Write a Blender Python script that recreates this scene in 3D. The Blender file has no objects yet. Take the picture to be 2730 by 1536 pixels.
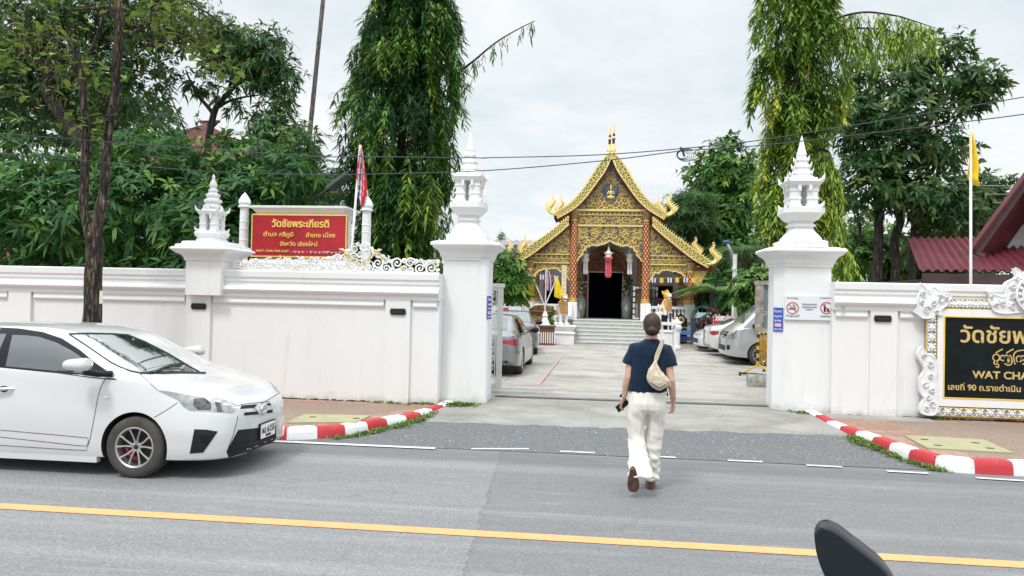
import bpy, bmesh, math, random
import numpy as np
from mathutils import Vector, Matrix, noise
from mathutils.bvhtree import BVHTree

# ------------------------------------------------------------------ camera, sky, sun, exposure
SC = bpy.context.scene
COL = SC.collection
YAW, PITCH, ROLL, EYE, FOC = math.radians(6.4), .0162, .022, 1.83, 1972.0
_f0 = Vector((-math.sin(YAW), math.cos(YAW), 0)); _up0 = Vector((0, 0, 1)); _r0 = Vector((math.cos(YAW), math.sin(YAW), 0))
_fw = _f0*math.cos(PITCH)+_up0*math.sin(PITCH); _u1 = _up0*math.cos(PITCH)-_f0*math.sin(PITCH)
_rt = _r0*math.cos(ROLL)+_u1*math.sin(ROLL); _up = _u1*math.cos(ROLL)-_r0*math.sin(ROLL)
CAMP = Vector((0, 0, EYE))
_cd = bpy.data.cameras.new('camera'); _cd.sensor_width = 36; _cd.lens = 36*FOC/2730; _cd.clip_start = .05; _cd.clip_end = 3000
CAM = bpy.data.objects.new('camera', _cd); COL.objects.link(CAM)
CAM.matrix_world = Matrix(((_rt.x, _up.x, -_fw.x, 0), (_rt.y, _up.y, -_fw.y, 0), (_rt.z, _up.z, -_fw.z, EYE), (0, 0, 0, 1)))
SC.camera = CAM
SUN_EL, SUN_AZ = math.radians(58), math.radians(205)      # azimuth measured from +Y clockwise: behind the camera, a little left
W = bpy.data.worlds.new('World'); SC.world = W; W.use_nodes = True
def _world():
    nt = W.node_tree; nt.nodes.clear(); n = nt.nodes.new; L = nt.links.new
    out = n('ShaderNodeOutputWorld'); bg = n('ShaderNodeBackground'); L(bg.outputs[0], out.inputs[0])
    sky = n('ShaderNodeTexSky'); sky.sky_type = 'NISHITA'; sky.sun_disc = False; sky.sun_elevation = SUN_EL; sky.sun_rotation = SUN_AZ
    tc = n('ShaderNodeTexCoord'); sep = n('ShaderNodeSeparateXYZ'); L(tc.outputs['Generated'], sep.inputs[0])
    def m(op, a, b=None, clamp=False):
        q = n('ShaderNodeMath'); q.operation = op; q.use_clamp = clamp
        for i, s in enumerate((a, b)):
            if s is None: continue
            if isinstance(s, (int, float)): q.inputs[i].default_value = s
            else: L(s, q.inputs[i])
        return q.outputs[0]
    z = m('MAXIMUM', sep.outputs[2], 0.0); d = m('ADD', z, .22)
    cmb = n('ShaderNodeCombineXYZ'); L(m('DIVIDE', sep.outputs[0], d), cmb.inputs[0]); L(m('DIVIDE', sep.outputs[1], d), cmb.inputs[1])
    def nz(scale, det, rough, dist=0.):
        q = n('ShaderNodeTexNoise'); q.inputs['Scale'].default_value = scale; q.inputs['Detail'].default_value = det
        q.inputs['Roughness'].default_value = rough; q.inputs['Distortion'].default_value = dist; L(cmb.outputs[0], q.inputs['Vector']); return q.outputs[0]
    a = nz(1.15, 7, .55, .25); b = nz(3.3, 6, .6, .1)
    f = m('ADD', m('MULTIPLY', a, .72), m('MULTIPLY', b, .28))
    r = n('ShaderNodeValToRGB'); L(f, r.inputs[0]); e = r.color_ramp.elements
    e[0].position = .40; e[0].color = (.75, .83, .87, 1); e[1].position = .60; e[1].color = (1.0, 1.0, 1.0, 1)
    k = e.new(.50); k.color = (.88, .925, .95, 1)
    sk = n('ShaderNodeMix'); sk.data_type = 'RGBA'; sk.blend_type = 'MULTIPLY'; sk.inputs[0].default_value = 1
    L(sky.outputs[0], sk.inputs[6]); sk.inputs[7].default_value = (.09, .09, .09, 1)
    mx = n('ShaderNodeMix'); mx.data_type = 'RGBA'; mx.inputs[0].default_value = .9
    L(sk.outputs[2], mx.inputs[6]); L(r.outputs[0], mx.inputs[7])
    mr = n('ShaderNodeMapRange'); mr.interpolation_type = 'SMOOTHSTEP'; L(sep.outputs[2], mr.inputs[0])
    mr.inputs[1].default_value = .36; mr.inputs[2].default_value = .95; mr.inputs[3].default_value = .83; mr.inputs[4].default_value = 2.3
    L(mx.outputs[2], bg.inputs[0]); L(mr.outputs[0], bg.inputs[1])
_world()
_sl = bpy.data.lights.new('sun', 'SUN'); _sl.energy = 1.5; _sl.angle = math.radians(11); _sl.color = (1, .975, .94)
_so = bpy.data.objects.new('sun', _sl); COL.objects.link(_so)
_sd = Vector((math.sin(SUN_AZ)*math.cos(SUN_EL), math.cos(SUN_AZ)*math.cos(SUN_EL), math.sin(SUN_EL)))
_so.rotation_euler = _sd.to_track_quat('Z', 'Y').to_euler()
SC.view_settings.view_transform = 'Standard'; SC.view_settings.look = 'None'; SC.view_settings.gamma = 1; SC.view_settings.exposure = 0.36
SC.cycles.max_bounces = 6; SC.cycles.diffuse_bounces = 3; SC.cycles.transparent_max_bounces = 8

# ------------------------------------------------------------------ measuring the place: points of the photo at a known depth
CR = {'A1': (0, 820, 2.8974), 'A2': (0, 0, 3.018), 'A3': (0, 440, 3.15), 'A4': (440, 360, 2.862), 'A5': (840, 0, 2.337), 'A6': (1300, 300, 3.15),
      'A7': (1300, 640, 4.5275), 'A8': (1640, 640, 4.026), 'B1': (1960, 0, 3.1506), 'B2': (1980, 360, 3.4347), 'B3': (2000, 680, 3.1507),
      'B4': (1600, 820, 2.785), 'B5': (2080, 1060, 3.0446), 'B6': (720, 980, 3.788), 'B8': (1180, 340, 1.958), 'D': (0, 0, .9433), 'S': (0, 0, 1.)}
def ray(k, x, y):
    a = CR[k]; x = a[0]+x/a[2]; y = a[1]+y/a[2]
    return _fw*FOC+_rt*(x-1365)+_up*(768-y)
def at(k, x, y, Y):
    d = ray(k, x, y); return CAMP+d*(Y/d.y)
def gnd(k, x, y, z=0.):
    d = ray(k, x, y); return CAMP+d*((z-EYE)/d.z)

# ------------------------------------------------------------------ helpers
RNG = random.Random(7)
def tag(o, label=None, cat=None, group=None, kind=None):
    if label: o['label'] = label
    if cat: o['category'] = cat
    if group: o['group'] = group
    if kind: o['kind'] = kind
    return o
def thing(name, label, cat, loc=(0, 0, 0), group=None, rz=0):
    o = bpy.data.objects.new(name, None); COL.objects.link(o); o.empty_display_size = .1
    o.location = loc; o.rotation_euler = (0, 0, rz)
    return tag(o, label, cat, group)
def copy_tree(o, parent=None):
    c = o.copy(); COL.objects.link(c)
    if parent: c.parent = parent
    for ch in [x for x in bpy.data.objects if x.parent == o]: copy_tree(ch, c)
    return c
def wloc(o):
    v = Vector((0, 0, 0))
    while o: v += o.location; o = o.parent
    return v
def link_mesh(name, me, parent=None, origin=None):
    o = bpy.data.objects.new(name, me); COL.objects.link(o)
    if parent:
        o.parent = parent; off = wloc(parent)
    elif origin is not None: off = Vector(origin)
    else:
        n = len(me.vertices); co = np.empty(n*3); me.vertices.foreach_get('co', co); co = co.reshape(-1, 3)
        off = Vector(((co[:, 0].min()+co[:, 0].max())/2, (co[:, 1].min()+co[:, 1].max())/2, co[:, 2].min()))
    if off.length > 0: me.transform(Matrix.Translation(-off))
    if not parent: o.location = off
    return o
class MB:
    def __init__(s): s.v = []; s.f = []; s.m = []; s.k = 0
    def add(s, vs, fs, mi=None):
        b = len(s.v); s.v += [tuple(p) for p in vs]
        mi = s.k if mi is None else mi
        for f in fs: s.f.append([b+i for i in f]); s.m.append(mi)
        return s
    def box(s, c, d, rz=0, mi=None):
        x, y, z = [q/2 for q in d]; p = [(-x, -y, -z), (x, -y, -z), (x, y, -z), (-x, y, -z), (-x, -y, z), (x, -y, z), (x, y, z), (-x, y, z)]
        cs, sn = math.cos(rz), math.sin(rz)
        p = [(c[0]+a*cs-b*sn, c[1]+a*sn+b*cs, c[2]+e) for a, b, e in p]
        return s.add(p, [(0, 3, 2, 1), (4, 5, 6, 7), (0, 1, 5, 4), (1, 2, 6, 5), (2, 3, 7, 6), (3, 0, 4, 7)], mi)
    def bx(s, x0, x1, y0, y1, z0, z1, mi=None): return s.box(((x0+x1)/2, (y0+y1)/2, (z0+z1)/2), (x1-x0, y1-y0, z1-z0), 0, mi)
    def loft(s, rings, closed=True, cap=True, mi=None):
        n = len(rings[0]); vs = [p for r in rings for p in r]; fs = []
        for i in range(len(rings)-1):
            for j in range(n if closed else n-1):
                k = (j+1) % n; fs.append((i*n+j, i*n+k, (i+1)*n+k, (i+1)*n+j))
        if cap and closed: fs.append(tuple(range(n-1, -1, -1))); fs.append(tuple((len(rings)-1)*n+i for i in range(n)))
        return s.add(vs, fs, mi)
    def tube(s, pts, r, n=8, cap=True, mi=None, flat=1.0):
        pts = [Vector(p) for p in pts]; N = len(pts)
        rs = [r]*N if isinstance(r, (int, float)) else list(r)
        t0 = (pts[1]-pts[0]).normalized(); u = t0.orthogonal().normalized(); rings = []
        for i, p in enumerate(pts):
            t = (pts[min(i+1, N-1)]-pts[max(i-1, 0)])
            t = t.normalized() if t.length > 1e-9 else t0
            u = (u-t*u.dot(t)); u = u.normalized() if u.length > 1e-6 else t.orthogonal().normalized()
            w = t.cross(u)
            rings.append([p+(u*math.cos(a)+w*math.sin(a)*flat)*rs[i] for a in (2*math.pi*j/n for j in range(n))])
        return s.loft(rings, True, cap, mi)
    def lathe(s, prof, c=(0, 0, 0), n=20, mi=None, sx=1, sy=1):
        return s.loft([[(c[0]+r*sx*math.cos(2*math.pi*j/n), c[1]+r*sy*math.sin(2*math.pi*j/n), c[2]+z) for j in range(n)] for r, z in prof], True, True, mi)
    def sq(s, prof, c=(0, 0), ch=0., mi=None, corner=None):
        """stack of square rings (half x, half y, z); ch = chamfer; corner 'r'/'l' chamfers only the front right/left corner"""
        rings = []
        for hx, hy, z in prof:
            x, y = c; k = ch if ch >= 0 else -ch*min(hx, hy)
            P = [(x-hx, y-hy), (x+hx, y-hy), (x+hx, y+hy), (x-hx, y+hy)]
            if k > 0:
                if corner == 'r': P = [(x-hx, y-hy), (x+hx-k, y-hy), (x+hx, y-hy+k), (x+hx, y+hy), (x-hx, y+hy)]
                elif corner == 'l': P = [(x-hx+k, y-hy), (x+hx, y-hy), (x+hx, y+hy), (x-hx, y+hy), (x-hx, y-hy+k)]
                else: P = [(x-hx+k, y-hy), (x+hx-k, y-hy), (x+hx, y-hy+k), (x+hx, y+hy-k), (x+hx-k, y+hy), (x-hx+k, y+hy), (x-hx, y+hy-k), (x-hx, y-hy+k)]
            rings.append([(a, b, z) for a, b in P])
        return s.loft(rings, True, True, mi)
    def prism(s, poly, y0, y1, mi=None):
        """polygon of (x, z) extruded from y0 (front) to y1"""
        n = len(poly); a = sum(poly[i][0]*poly[(i+1) % n][1]-poly[(i+1) % n][0]*poly[i][1] for i in range(n))
        if a < 0: poly = poly[::-1]
        vs = [(x, y0, z) for x, z in poly]+[(x, y1, z) for x, z in poly]
        fs = [tuple(range(n)), tuple(range(2*n-1, n-1, -1))]+[(i, n+i, n+(i+1) % n, (i+1) % n) for i in range(n)]
        return s.add(vs, fs, mi)
    def slab(s, poly, z0, z1, mi=None):
        n = len(poly); a = sum(poly[i][0]*poly[(i+1) % n][1]-poly[(i+1) % n][0]*poly[i][1] for i in range(n))
        if a < 0: poly = poly[::-1]
        vs = [(x, y, z1) for x, y in poly]+[(x, y, z0) for x, y in poly]
        return s.add(vs, [tuple(range(n)), tuple(range(2*n-1, n-1, -1))]+[(i, n+i, n+(i+1) % n, (i+1) % n) for i in range(n)], mi)
    def ball(s, c, r, nu=12, nv=8, mi=None, rot=None):
        if isinstance(r, (int, float)): r = (r, r, r)
        rings = []
        for i in range(nv+1):
            th = math.pi*(i/nv if 0 < i < nv else (.03/nv if i == 0 else 1-.03/nv)); ring = []
            for j in range(nu):
                p = Vector((r[0]*math.sin(th)*math.cos(2*math.pi*j/nu), r[1]*math.sin(th)*math.sin(2*math.pi*j/nu), -r[2]*math.cos(th)))
                if rot: p = rot @ p
                ring.append((c[0]+p.x, c[1]+p.y, c[2]+p.z))
            rings.append(ring)
        return s.loft(rings, True, True, mi)
    def mesh(s, name, mats, smooth=False):
        me = bpy.data.meshes.new(name); me.from_pydata(s.v, [], s.f)
        mats = mats if isinstance(mats, (list, tuple)) else [mats]
        for q in mats: me.materials.append(q)
        if len(mats) > 1: me.polygons.foreach_set('material_index', s.m)
        if smooth is not False:
            me.polygons.foreach_set('use_smooth', [True]*len(me.polygons))
            if smooth is not True: me.set_sharp_from_angle(angle=math.radians(smooth))
        me.update(); return me
    def build(s, name, mats, parent=None, smooth=False, origin=None):
        return link_mesh(name, s.mesh(name, mats, smooth), parent, origin)
def fresh(me, mods, mats=None):
    """the mesh with modifiers applied: mods is a list of (type, settings)"""
    o = bpy.data.objects.new('work', me); COL.objects.link(o)
    for t, kw in mods:
        md = o.modifiers.new(t, t)
        for k, v in kw.items(): setattr(md, k, v)
    dg = bpy.context.evaluated_depsgraph_get(); out = bpy.data.meshes.new_from_object(o.evaluated_get(dg))
    bpy.data.objects.remove(o)
    return out
def text_mesh(body, size=1., bold=.0, extrude=.0, width=None, align='CENTER', space=1.0):
    c = bpy.data.curves.new('lettering', 'FONT'); c.body = body; c.size = size; c.align_x = align; c.offset = bold; c.extrude = extrude; c.space_character = space; c.resolution_u = 4
    o = bpy.data.objects.new('lettering', c); COL.objects.link(o)
    dg = bpy.context.evaluated_depsgraph_get(); me = bpy.data.meshes.new_from_object(o.evaluated_get(dg))
    bpy.data.objects.remove(o); bpy.data.curves.remove(c)
    if width and len(me.vertices):
        xs = [v.co.x for v in me.vertices]; k = width/(max(xs)-min(xs)); me.transform(Matrix.Scale(k, 4, (1, 0, 0)))
    return me
def text(name, body, p, mat, parent, size=.1, bold=0., extrude=.003, width=None, align='CENTER', rx=math.pi/2, rz=0., space=1.0):
    """letters standing on the plane through p (front faces -Y when rx = 90 degrees); bold thickens the strokes"""
    m0 = text_mesh(body, size, 0., extrude, width, align, space); V = np.empty(len(m0.vertices)*3); m0.vertices.foreach_get('co', V); V = V.reshape(-1, 3)
    F = [list(q.vertices) for q in m0.polygons]; n = len(V); d = max(bold*.6, 0); vs = []; fs = []
    for k, (ox, oy) in enumerate(((0, 0),) if d == 0 else ((0, 0), (d, 0), (-d, 0), (0, d), (0, -d))):
        vs += [(x+ox, y+oy, z+k*.0004) for x, y, z in V]; fs += [[i+k*n for i in f] for f in F]
    me = bpy.data.meshes.new(name); me.from_pydata(vs, [], fs); me.materials.append(mat)
    me.transform(Matrix.Translation(Vector(p)) @ Matrix.Rotation(rz, 4, 'Z') @ Matrix.Rotation(rx, 4, 'X'))
    return link_mesh(name, me, parent)

# ------------------------------------------------------------------ materials
MATS = {}
def _nt(name):
    m = bpy.data.materials.new(name); m.use_nodes = True; nt = m.node_tree; b = nt.nodes['Principled BSDF']; MATS[name] = m
    return m, nt, b
class G:
    """small node-graph writer"""
    def __init__(s, nt): s.nt = nt; s.L = nt.links.new
    def n(s, t, **kw):
        q = s.nt.nodes.new('ShaderNode'+t)
        for k, v in kw.items(): setattr(q, k, v)
        return q
    def put(s, sock, v):
        if isinstance(v, bpy.types.NodeSocket): s.L(v, sock)
        elif isinstance(v, (tuple, list)) and len(v) == 3 and sock.type == 'RGBA': sock.default_value = (*v, 1)
        else: sock.default_value = v
    def math(s, op, a, b=0., c=None, clamp=False):
        q = s.n('Math', operation=op, use_clamp=clamp); s.put(q.inputs[0], a); s.put(q.inputs[1], b)
        if c is not None: s.put(q.inputs[2], c)
        return q.outputs[0]
    def mix(s, f, a, b, mode='MIX'):
        q = s.n('Mix', data_type='RGBA', blend_type=mode); s.put(q.inputs[0], f); s.put(q.inputs[6], a); s.put(q.inputs[7], b); return q.outputs[2]
    def pos(s, scale=(1, 1, 1), obj=False):
        v = s.n('TexCoord').outputs['Object'] if obj else s.n('NewGeometry').outputs['Position']
        q = s.n('Mapping'); s.L(v, q.inputs[0]); q.inputs['Scale'].default_value = scale; return q.outputs[0]
    def noise(s, vec, scale, detail=4, rough=.55, dist=0.):
        q = s.n('TexNoise'); s.L(vec, q.inputs['Vector']); q.inputs['Scale'].default_value = scale; q.inputs['Detail'].default_value = detail
        q.inputs['Roughness'].default_value = rough; q.inputs['Distortion'].default_value = dist; return q.outputs[0]
    def vor(s, vec, scale, feature='F1', out=0):
        q = s.n('TexVoronoi', feature=feature); s.L(vec, q.inputs['Vector']); q.inputs['Scale'].default_value = scale; return q.outputs[out]
    def ramp(s, f, *stops):
        q = s.n('ValToRGB'); s.put(q.inputs[0], f); e = q.color_ramp.elements
        while len(e) < len(stops): e.new(.5)
        for i, (p, c) in enumerate(stops):
            e[i].position = p; e[i].color = (c, c, c, 1) if isinstance(c, (int, float)) else (*c, 1)
        return q.outputs[0]
    def sep(s, v):
        q = s.n('SeparateXYZ'); s.L(v, q.inputs[0]); return q.outputs
    def bump(s, h, strength, dist=.01):
        q = s.n('Bump'); q.inputs['Strength'].default_value = strength; q.inputs['Distance'].default_value = dist; s.L(h, q.inputs['Height']); return q.outputs[0]
def mat(name, col, rough=.6, metal=0., var=.06, scale=3., bump=0., bscale=60., coat=0., spec=.5, trans=0., emit=0., obj=False, col2=None):
    m, nt, b = _nt(name); g = G(nt); p = g.pos(obj=obj)
    f = g.ramp(g.noise(p, scale, 6, .6), (.3, 0.), (.7, 1.))
    c2 = col2 or tuple(min(1, c*(1+2*var)) for c in col)
    c1 = col if col2 else tuple(c*(1-2*var) for c in col)
    g.L(g.mix(f, c1, c2), b.inputs['Base Color'])
    b.inputs['Roughness'].default_value = rough; b.inputs['Metallic'].default_value = metal
    b.inputs['Coat Weight'].default_value = coat; b.inputs['Coat Roughness'].default_value = .05; b.inputs['Specular IOR Level'].default_value = spec
    b.inputs['Transmission Weight'].default_value = trans
    if bump: g.L(g.bump(g.noise(p, bscale, 5, .6), bump), b.inputs['Normal'])
    return m
# ------------------------------------------------------------------ special materials
_s1, _s2 = gnd('D', 1245, 1190), gnd('D', 1165, 1449)
SEAM_B = (_s2.x-_s1.x)/(_s2.y-_s1.y); SEAM_A = _s1.x-SEAM_B*_s1.y
def _asphalt():
    m, nt, b = _nt('asphalt'); g = G(nt); p = g.pos(); s = g.sep(p)
    fine = g.math('ADD', g.math('MULTIPLY', g.noise(p, 95, 3, .7), .45), g.math('MULTIPLY', g.noise(p, 38, 4, .75), .55)); mid = g.noise(p, 9, 4, .6); big = g.noise(p, .55, 5, .55)
    streak = g.noise(g.pos((.7, 7, 1)), 1.6, 5, .65)
    c = g.mix(g.ramp(fine, (.38, 0), (.62, 1)), (.095, .097, .10), (.35, .352, .35))
    c = g.mix(g.math('MULTIPLY', g.ramp(big, (.35, 0), (.7, 1)), .35), c, (.25, .252, .256))
    c = g.mix(g.math('MULTIPLY', g.ramp(mid, (.4, 1), (.6, 0)), .22), c, (.14, .14, .143))
    # newer, darker surfacing right of the seam
    e = g.math('ADD', g.math('SUBTRACT', s[0], g.math('MULTIPLY_ADD', s[1], SEAM_B, SEAM_A)), g.math('MULTIPLY', g.math('SUBTRACT', g.noise(p, 7, 5, .7), .5), .22))
    right = g.ramp(g.math('MULTIPLY_ADD', e, 25, .5), (.45, 0), (.55, 1))
    c = g.mix(g.math('MULTIPLY', right, .32), c, (.115, .119, .126))
    crack = g.ramp(g.math('ABSOLUTE', e), (.002, 1), (.010, 0))
    c = g.mix(g.math('MULTIPLY', crack, .55), c, (.06, .06, .06))
    # old edge strip along the kerb is darker than the carriageway
    e2 = g.math('ADD', s[1], g.math('MULTIPLY', g.math('SUBTRACT', g.noise(p, 3, 4, .6), .5), .12))
    c = g.mix(g.math('MULTIPLY', g.ramp(g.math('SUBTRACT', e2, 7.9), (.37, 0), (.41, 1)), .42), c, (.105, .108, .112))
    band = g.noise(g.pos((.03, 1.5, 1)), 1.3, 3, .6); c = g.mix(g.math('MULTIPLY', g.ramp(band, (.42, 1), (.56, 0)), .20), c, (.13, .13, .133)); c = g.mix(g.math('MULTIPLY', g.ramp(band, (.55, 0), (.66, 1)), .22), c, (.38, .38, .375))
    oil = g.noise(g.pos((.5, 1.3, 1)), 1.1, 5, .6); c = g.mix(g.math('MULTIPLY', g.ramp(oil, (.60, 0), (.72, 1)), .30), c, (.09, .09, .092))
    # pits and short cracks drawn out along the road
    pit = g.ramp(g.noise(g.pos((1.1, 11, 1)), 2.4, 6, .7), (.255, 1), (.30, 0))
    c = g.mix(g.math('MULTIPLY', pit, .75), c, (.045, .045, .046))
    c = g.mix(g.math('MULTIPLY', g.ramp(streak, (.55, 0), (.75, 1)), .28), c, (.40, .40, .40))
    crk = g.vor(g.pos((.55, .9, 1)), 1.1, 'DISTANCE_TO_EDGE')
    c = g.mix(g.math('MULTIPLY', g.math('MULTIPLY', g.ramp(crk, (.002, 1), (.007, 0)), g.ramp(g.noise(p, 1.3, 3), (.5, 0), (.62, 1))), .3), c, (.06, .06, .06))
    g.L(c, b.inputs['Base Color']); b.inputs['Roughness'].default_value = .85; b.inputs['Specular IOR Level'].default_value = .35
    g.L(g.bump(g.math('ADD', fine, g.math('MULTIPLY', mid, .6)), .55, .006), b.inputs['Normal'])
    return m
def _drive():
    """rough dark patch near the road, worn concrete towards the gate"""
    m, nt, b = _nt('drive_surface'); g = G(nt); p = g.pos(); s = g.sep(p)
    st = g.vor(p, 15, 'F1', 1); big = g.noise(p, 1.2, 5, .6); fine = g.noise(p, 45, 4, .75)
    stone = g.vor(p, 15)
    rough = g.mix(g.ramp(fine, (.35, 0), (.65, 1)), (.07, .072, .075), (.22, .225, .23))
    chip = g.math('MULTIPLY', g.ramp(stone, (.14, 1), (.24, 0)), g.ramp(g.sep(st)[0], (.56, 0), (.62, 1)))
    rough = g.mix(g.math('MULTIPLY', chip, g.ramp(big, (.42, .12), (.60, 1.))), rough, (.50, .51, .51))
    conc = g.mix(g.ramp(big, (.3, 0), (.7, 1)), (.25, .243, .225), (.37, .36, .335))
    conc = g.mix(g.math('MULTIPLY', g.ramp(g.noise(g.pos((1, 3, 1)), 1.7, 6, .7), (.52, 0), (.68, 1)), .5), conc, (.45, .44, .41))
    conc = g.mix(g.math('MULTIPLY', g.ramp(g.noise(g.pos((1.2, 2.0, 1)), .9, 6, .65), (.50, 0), (.62, 1)), .45), conc, (.19, .175, .15))
    conc = g.mix(g.math('MULTIPLY', g.ramp(fine, (.4, 1), (.6, 0)), .22), conc, (.14, .135, .125))
    crk = g.vor(p, .9, 'DISTANCE_TO_EDGE')
    conc = g.mix(g.math('MULTIPLY', g.ramp(crk, (.002, 1), (.008, 0)), .22), conc, (.07, .068, .06))
    e = g.math('ADD', g.math('SUBTRACT', s[1], g.math('MULTIPLY_ADD', s[0], .03, 10.5)), g.math('MULTIPLY', g.math('SUBTRACT', g.noise(p, 2.2, 5, .6), .5), .35))
    g.L(g.mix(g.ramp(g.math('MULTIPLY_ADD', e, 8, .5), (.4, 0), (.6, 1)), rough, conc), b.inputs['Base Color'])
    b.inputs['Roughness'].default_value = .9; b.inputs['Specular IOR Level'].default_value = .25
    g.L(g.bump(g.math('ADD', fine, g.math('MULTIPLY', g.math('SUBTRACT', 1., stone), .5)), .5, .008), b.inputs['Normal'])
    return m
def _court():
    m, nt, b = _nt('court_concrete'); g = G(nt); p = g.pos(); s = g.sep(p)
    big = g.noise(p, .5, 6, .6); st = g.noise(g.pos((.75, 1.1, 1)), .8, 6, .7)
    c = g.mix(g.ramp(big, (.3, 0), (.7, 1)), (.31, .295, .265), (.45, .435, .40))
    c = g.mix(g.math('MULTIPLY', g.ramp(st, (.48, 0), (.60, 1)), .55), c, (.20, .185, .155))
    c = g.mix(g.math('MULTIPLY', g.ramp(g.noise(g.pos((.9, 1.5, 1)), 2.2, 6, .7), (.56, 0), (.66, 1)), .6), c, (.54, .53, .50))
    jy = g.math('ABSOLUTE', g.math('SUBTRACT', g.math('FRACT', g.math('MULTIPLY', s[1], .25)), .5))
    jx = g.math('ABSOLUTE', g.math('SUBTRACT', g.math('FRACT', g.math('MULTIPLY_ADD', s[0], .32, .12)), .5))
    j = g.math('MINIMUM', jx, jy)
    c = g.mix(g.math('MULTIPLY', g.ramp(j, (.003, 1), (.006, 0)), .5), c, (.10, .095, .085))
    g.L(c, b.inputs['Base Color']); b.inputs['Roughness'].default_value = .85
    g.L(g.bump(g.noise(p, 60, 4, .6), .3, .006), b.inputs['Normal']); return m
def _pave(flip):
    m, nt, b = _nt('paving_'+('right' if flip else 'left')); g = G(nt); p = g.pos(); s = g.sep(p)
    grit = g.noise(p, 42, 5, .8); big = g.noise(p, 1.1, 5, .6)
    gravel = g.mix(g.ramp(grit, (.35, 0), (.65, 1)), (.15, .10, .075), (.40, .31, .24))
    gravel = g.mix(g.math('MULTIPLY', g.ramp(big, (.4, 0), (.65, 1)), .4), gravel, (.20, .165, .14))
    bt = g.n('TexBrick'); g.L(g.pos((1, 1, 1)), bt.inputs['Vector'])
    for k, v in (('Scale', 1.0), ('Mortar Size', .006), ('Brick Width', .42), ('Row Height', .16), ('Bias', -.1)): bt.inputs[k].default_value = v
    bt.inputs['Color1'].default_value = (.33, .185, .135, 1); bt.inputs['Color2'].default_value = (.42, .285, .225, 1); bt.inputs['Mortar'].default_value = (.12, .09, .07, 1)
    brick = g.mix(g.math('MULTIPLY', g.ramp(g.noise(p, 14, 5, .7), (.4, 0), (.65, 1)), .5), bt.outputs[0], (.24, .17, .135))
    yw = 12.05 if flip else 11.5
    near_wall = g.math('GREATER_THAN', s[1], yw-.34)
    edge = g.math('LESS_THAN', s[0], 4.35) if flip else g.math('GREATER_THAN', g.math('MULTIPLY_ADD', s[1], -.52, s[0]), -8.45)
    f = g.math('MAXIMUM', near_wall, edge)
    g.L(g.mix(f, gravel, brick), b.inputs['Base Color']); b.inputs['Roughness'].default_value = .9; b.inputs['Specular IOR Level'].default_value = .2
    g.L(g.bump(grit, .5, .006), b.inputs['Normal']); return m
def _white_wall(name, base=.80, dirt=.5):
    m, nt, b = _nt(name); g = G(nt); p = g.pos(); s = g.sep(p)
    streak = g.noise(g.pos((5, 5, .35)), 2.2, 6, .65); blot = g.noise(p, 1.1, 6, .6); fine = g.noise(p, 34, 5, .65)
    c = g.mix(g.ramp(blot, (.3, 0), (.7, 1)), (base*.965, base*.965, base*.97), (base, base*.995, base*.985))
    c = g.mix(g.math('MULTIPLY', g.ramp(streak, (.57, 0), (.76, 1)), .26*dirt), c, (.42, .41, .39))
    c = g.mix(g.math('MULTIPLY', g.math('MULTIPLY', g.ramp(fine, (.63, 0), (.70, 1)), g.ramp(blot, (.52, 0), (.62, 1))), .5*dirt), c, (.38, .36, .33))
    ck = g.vor(g.pos((1, 1, .8)), .8, 'DISTANCE_TO_EDGE'); c = g.mix(g.math('MULTIPLY', g.math('MULTIPLY', g.ramp(ck, (.001, 1), (.005, 0)), g.ramp(g.noise(p, .9, 3), (.52, 0), (.62, 1))), .35*dirt), c, (.45, .44, .42))
    spl = g.math('ADD', s[2], g.math('MULTIPLY', g.math('SUBTRACT', g.noise(p, 5, 6, .7), .5), .45))
    c = g.mix(g.math('MULTIPLY', g.ramp(spl, (.12, 1), (.26, 0)), .55*dirt), c, (.40, .375, .33))       # mud splashed up from the paving
    g.L(c, b.inputs['Base Color']); b.inputs['Roughness'].default_value = .75; b.inputs['Specular IOR Level'].default_value = .3
    g.L(g.bump(g.math('ADD', g.noise(p, 90, 4, .6), g.math('MULTIPLY', g.noise(p, 6, 4, .6), 1.5)), .12, .01), b.inputs['Normal']); return m
def _chipped(name, col, under=(.30, .29, .27), amt=.6):
    m, nt, b = _nt(name); g = G(nt); p = g.pos()
    n1 = g.math('ADD', g.math('MULTIPLY', g.noise(p, 9, 7, .72), .7), g.math('MULTIPLY', g.noise(p, 34, 5, .7), .3)); n2 = g.noise(p, 3, 4, .6)
    c = g.mix(g.math('MULTIPLY', g.ramp(n2, (.35, 0), (.7, 1)), .25), col, tuple(q*.7 for q in col))
    c = g.mix(g.math('MULTIPLY', g.ramp(n1, (.565, 0), (.615, 1)), amt), c, under)
    g.L(c, b.inputs['Base Color']); b.inputs['Roughness'].default_value = .7
    g.L(g.bump(g.noise(p, 40, 6, .7), .5, .01), b.inputs['Normal']); return m
M_ASPH = _asphalt(); M_DRIVE = _drive(); M_COURT = _court(); M_PAVL = _pave(0); M_PAVR = _pave(1)
M_WALL = _white_wall('white_wall_paint', .79, 1.1); M_TRIM = _white_wall('white_plaster', .81, .7)
M_KW = _chipped('kerb_white_paint', (.76, .77, .77)); M_KR = _chipped('kerb_red_paint', (.50, .035, .045), (.30, .13, .12), .5)
M_LINE = _chipped('road_paint_white', (.62, .62, .61), (.20, .20, .20), .8); M_YEL = _chipped('road_paint_yellow', (.80, .375, .15), (.40, .31, .19), .95)
M_CONC = mat('plain_concrete', (.36, .34, .29), .9, var=.14, scale=6, bump=.3)
M_SLAB = mat('mossy_slab_concrete', (.40, .36, .22), .9, scale=4, bump=.4, col2=(.30, .30, .17))
M_BLACK = mat('black_hole', (.01, .01, .012), .9)
M_DIRT = mat('joint_dirt', (.06, .05, .035), .95, var=.3, scale=8, bump=.5)
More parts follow.
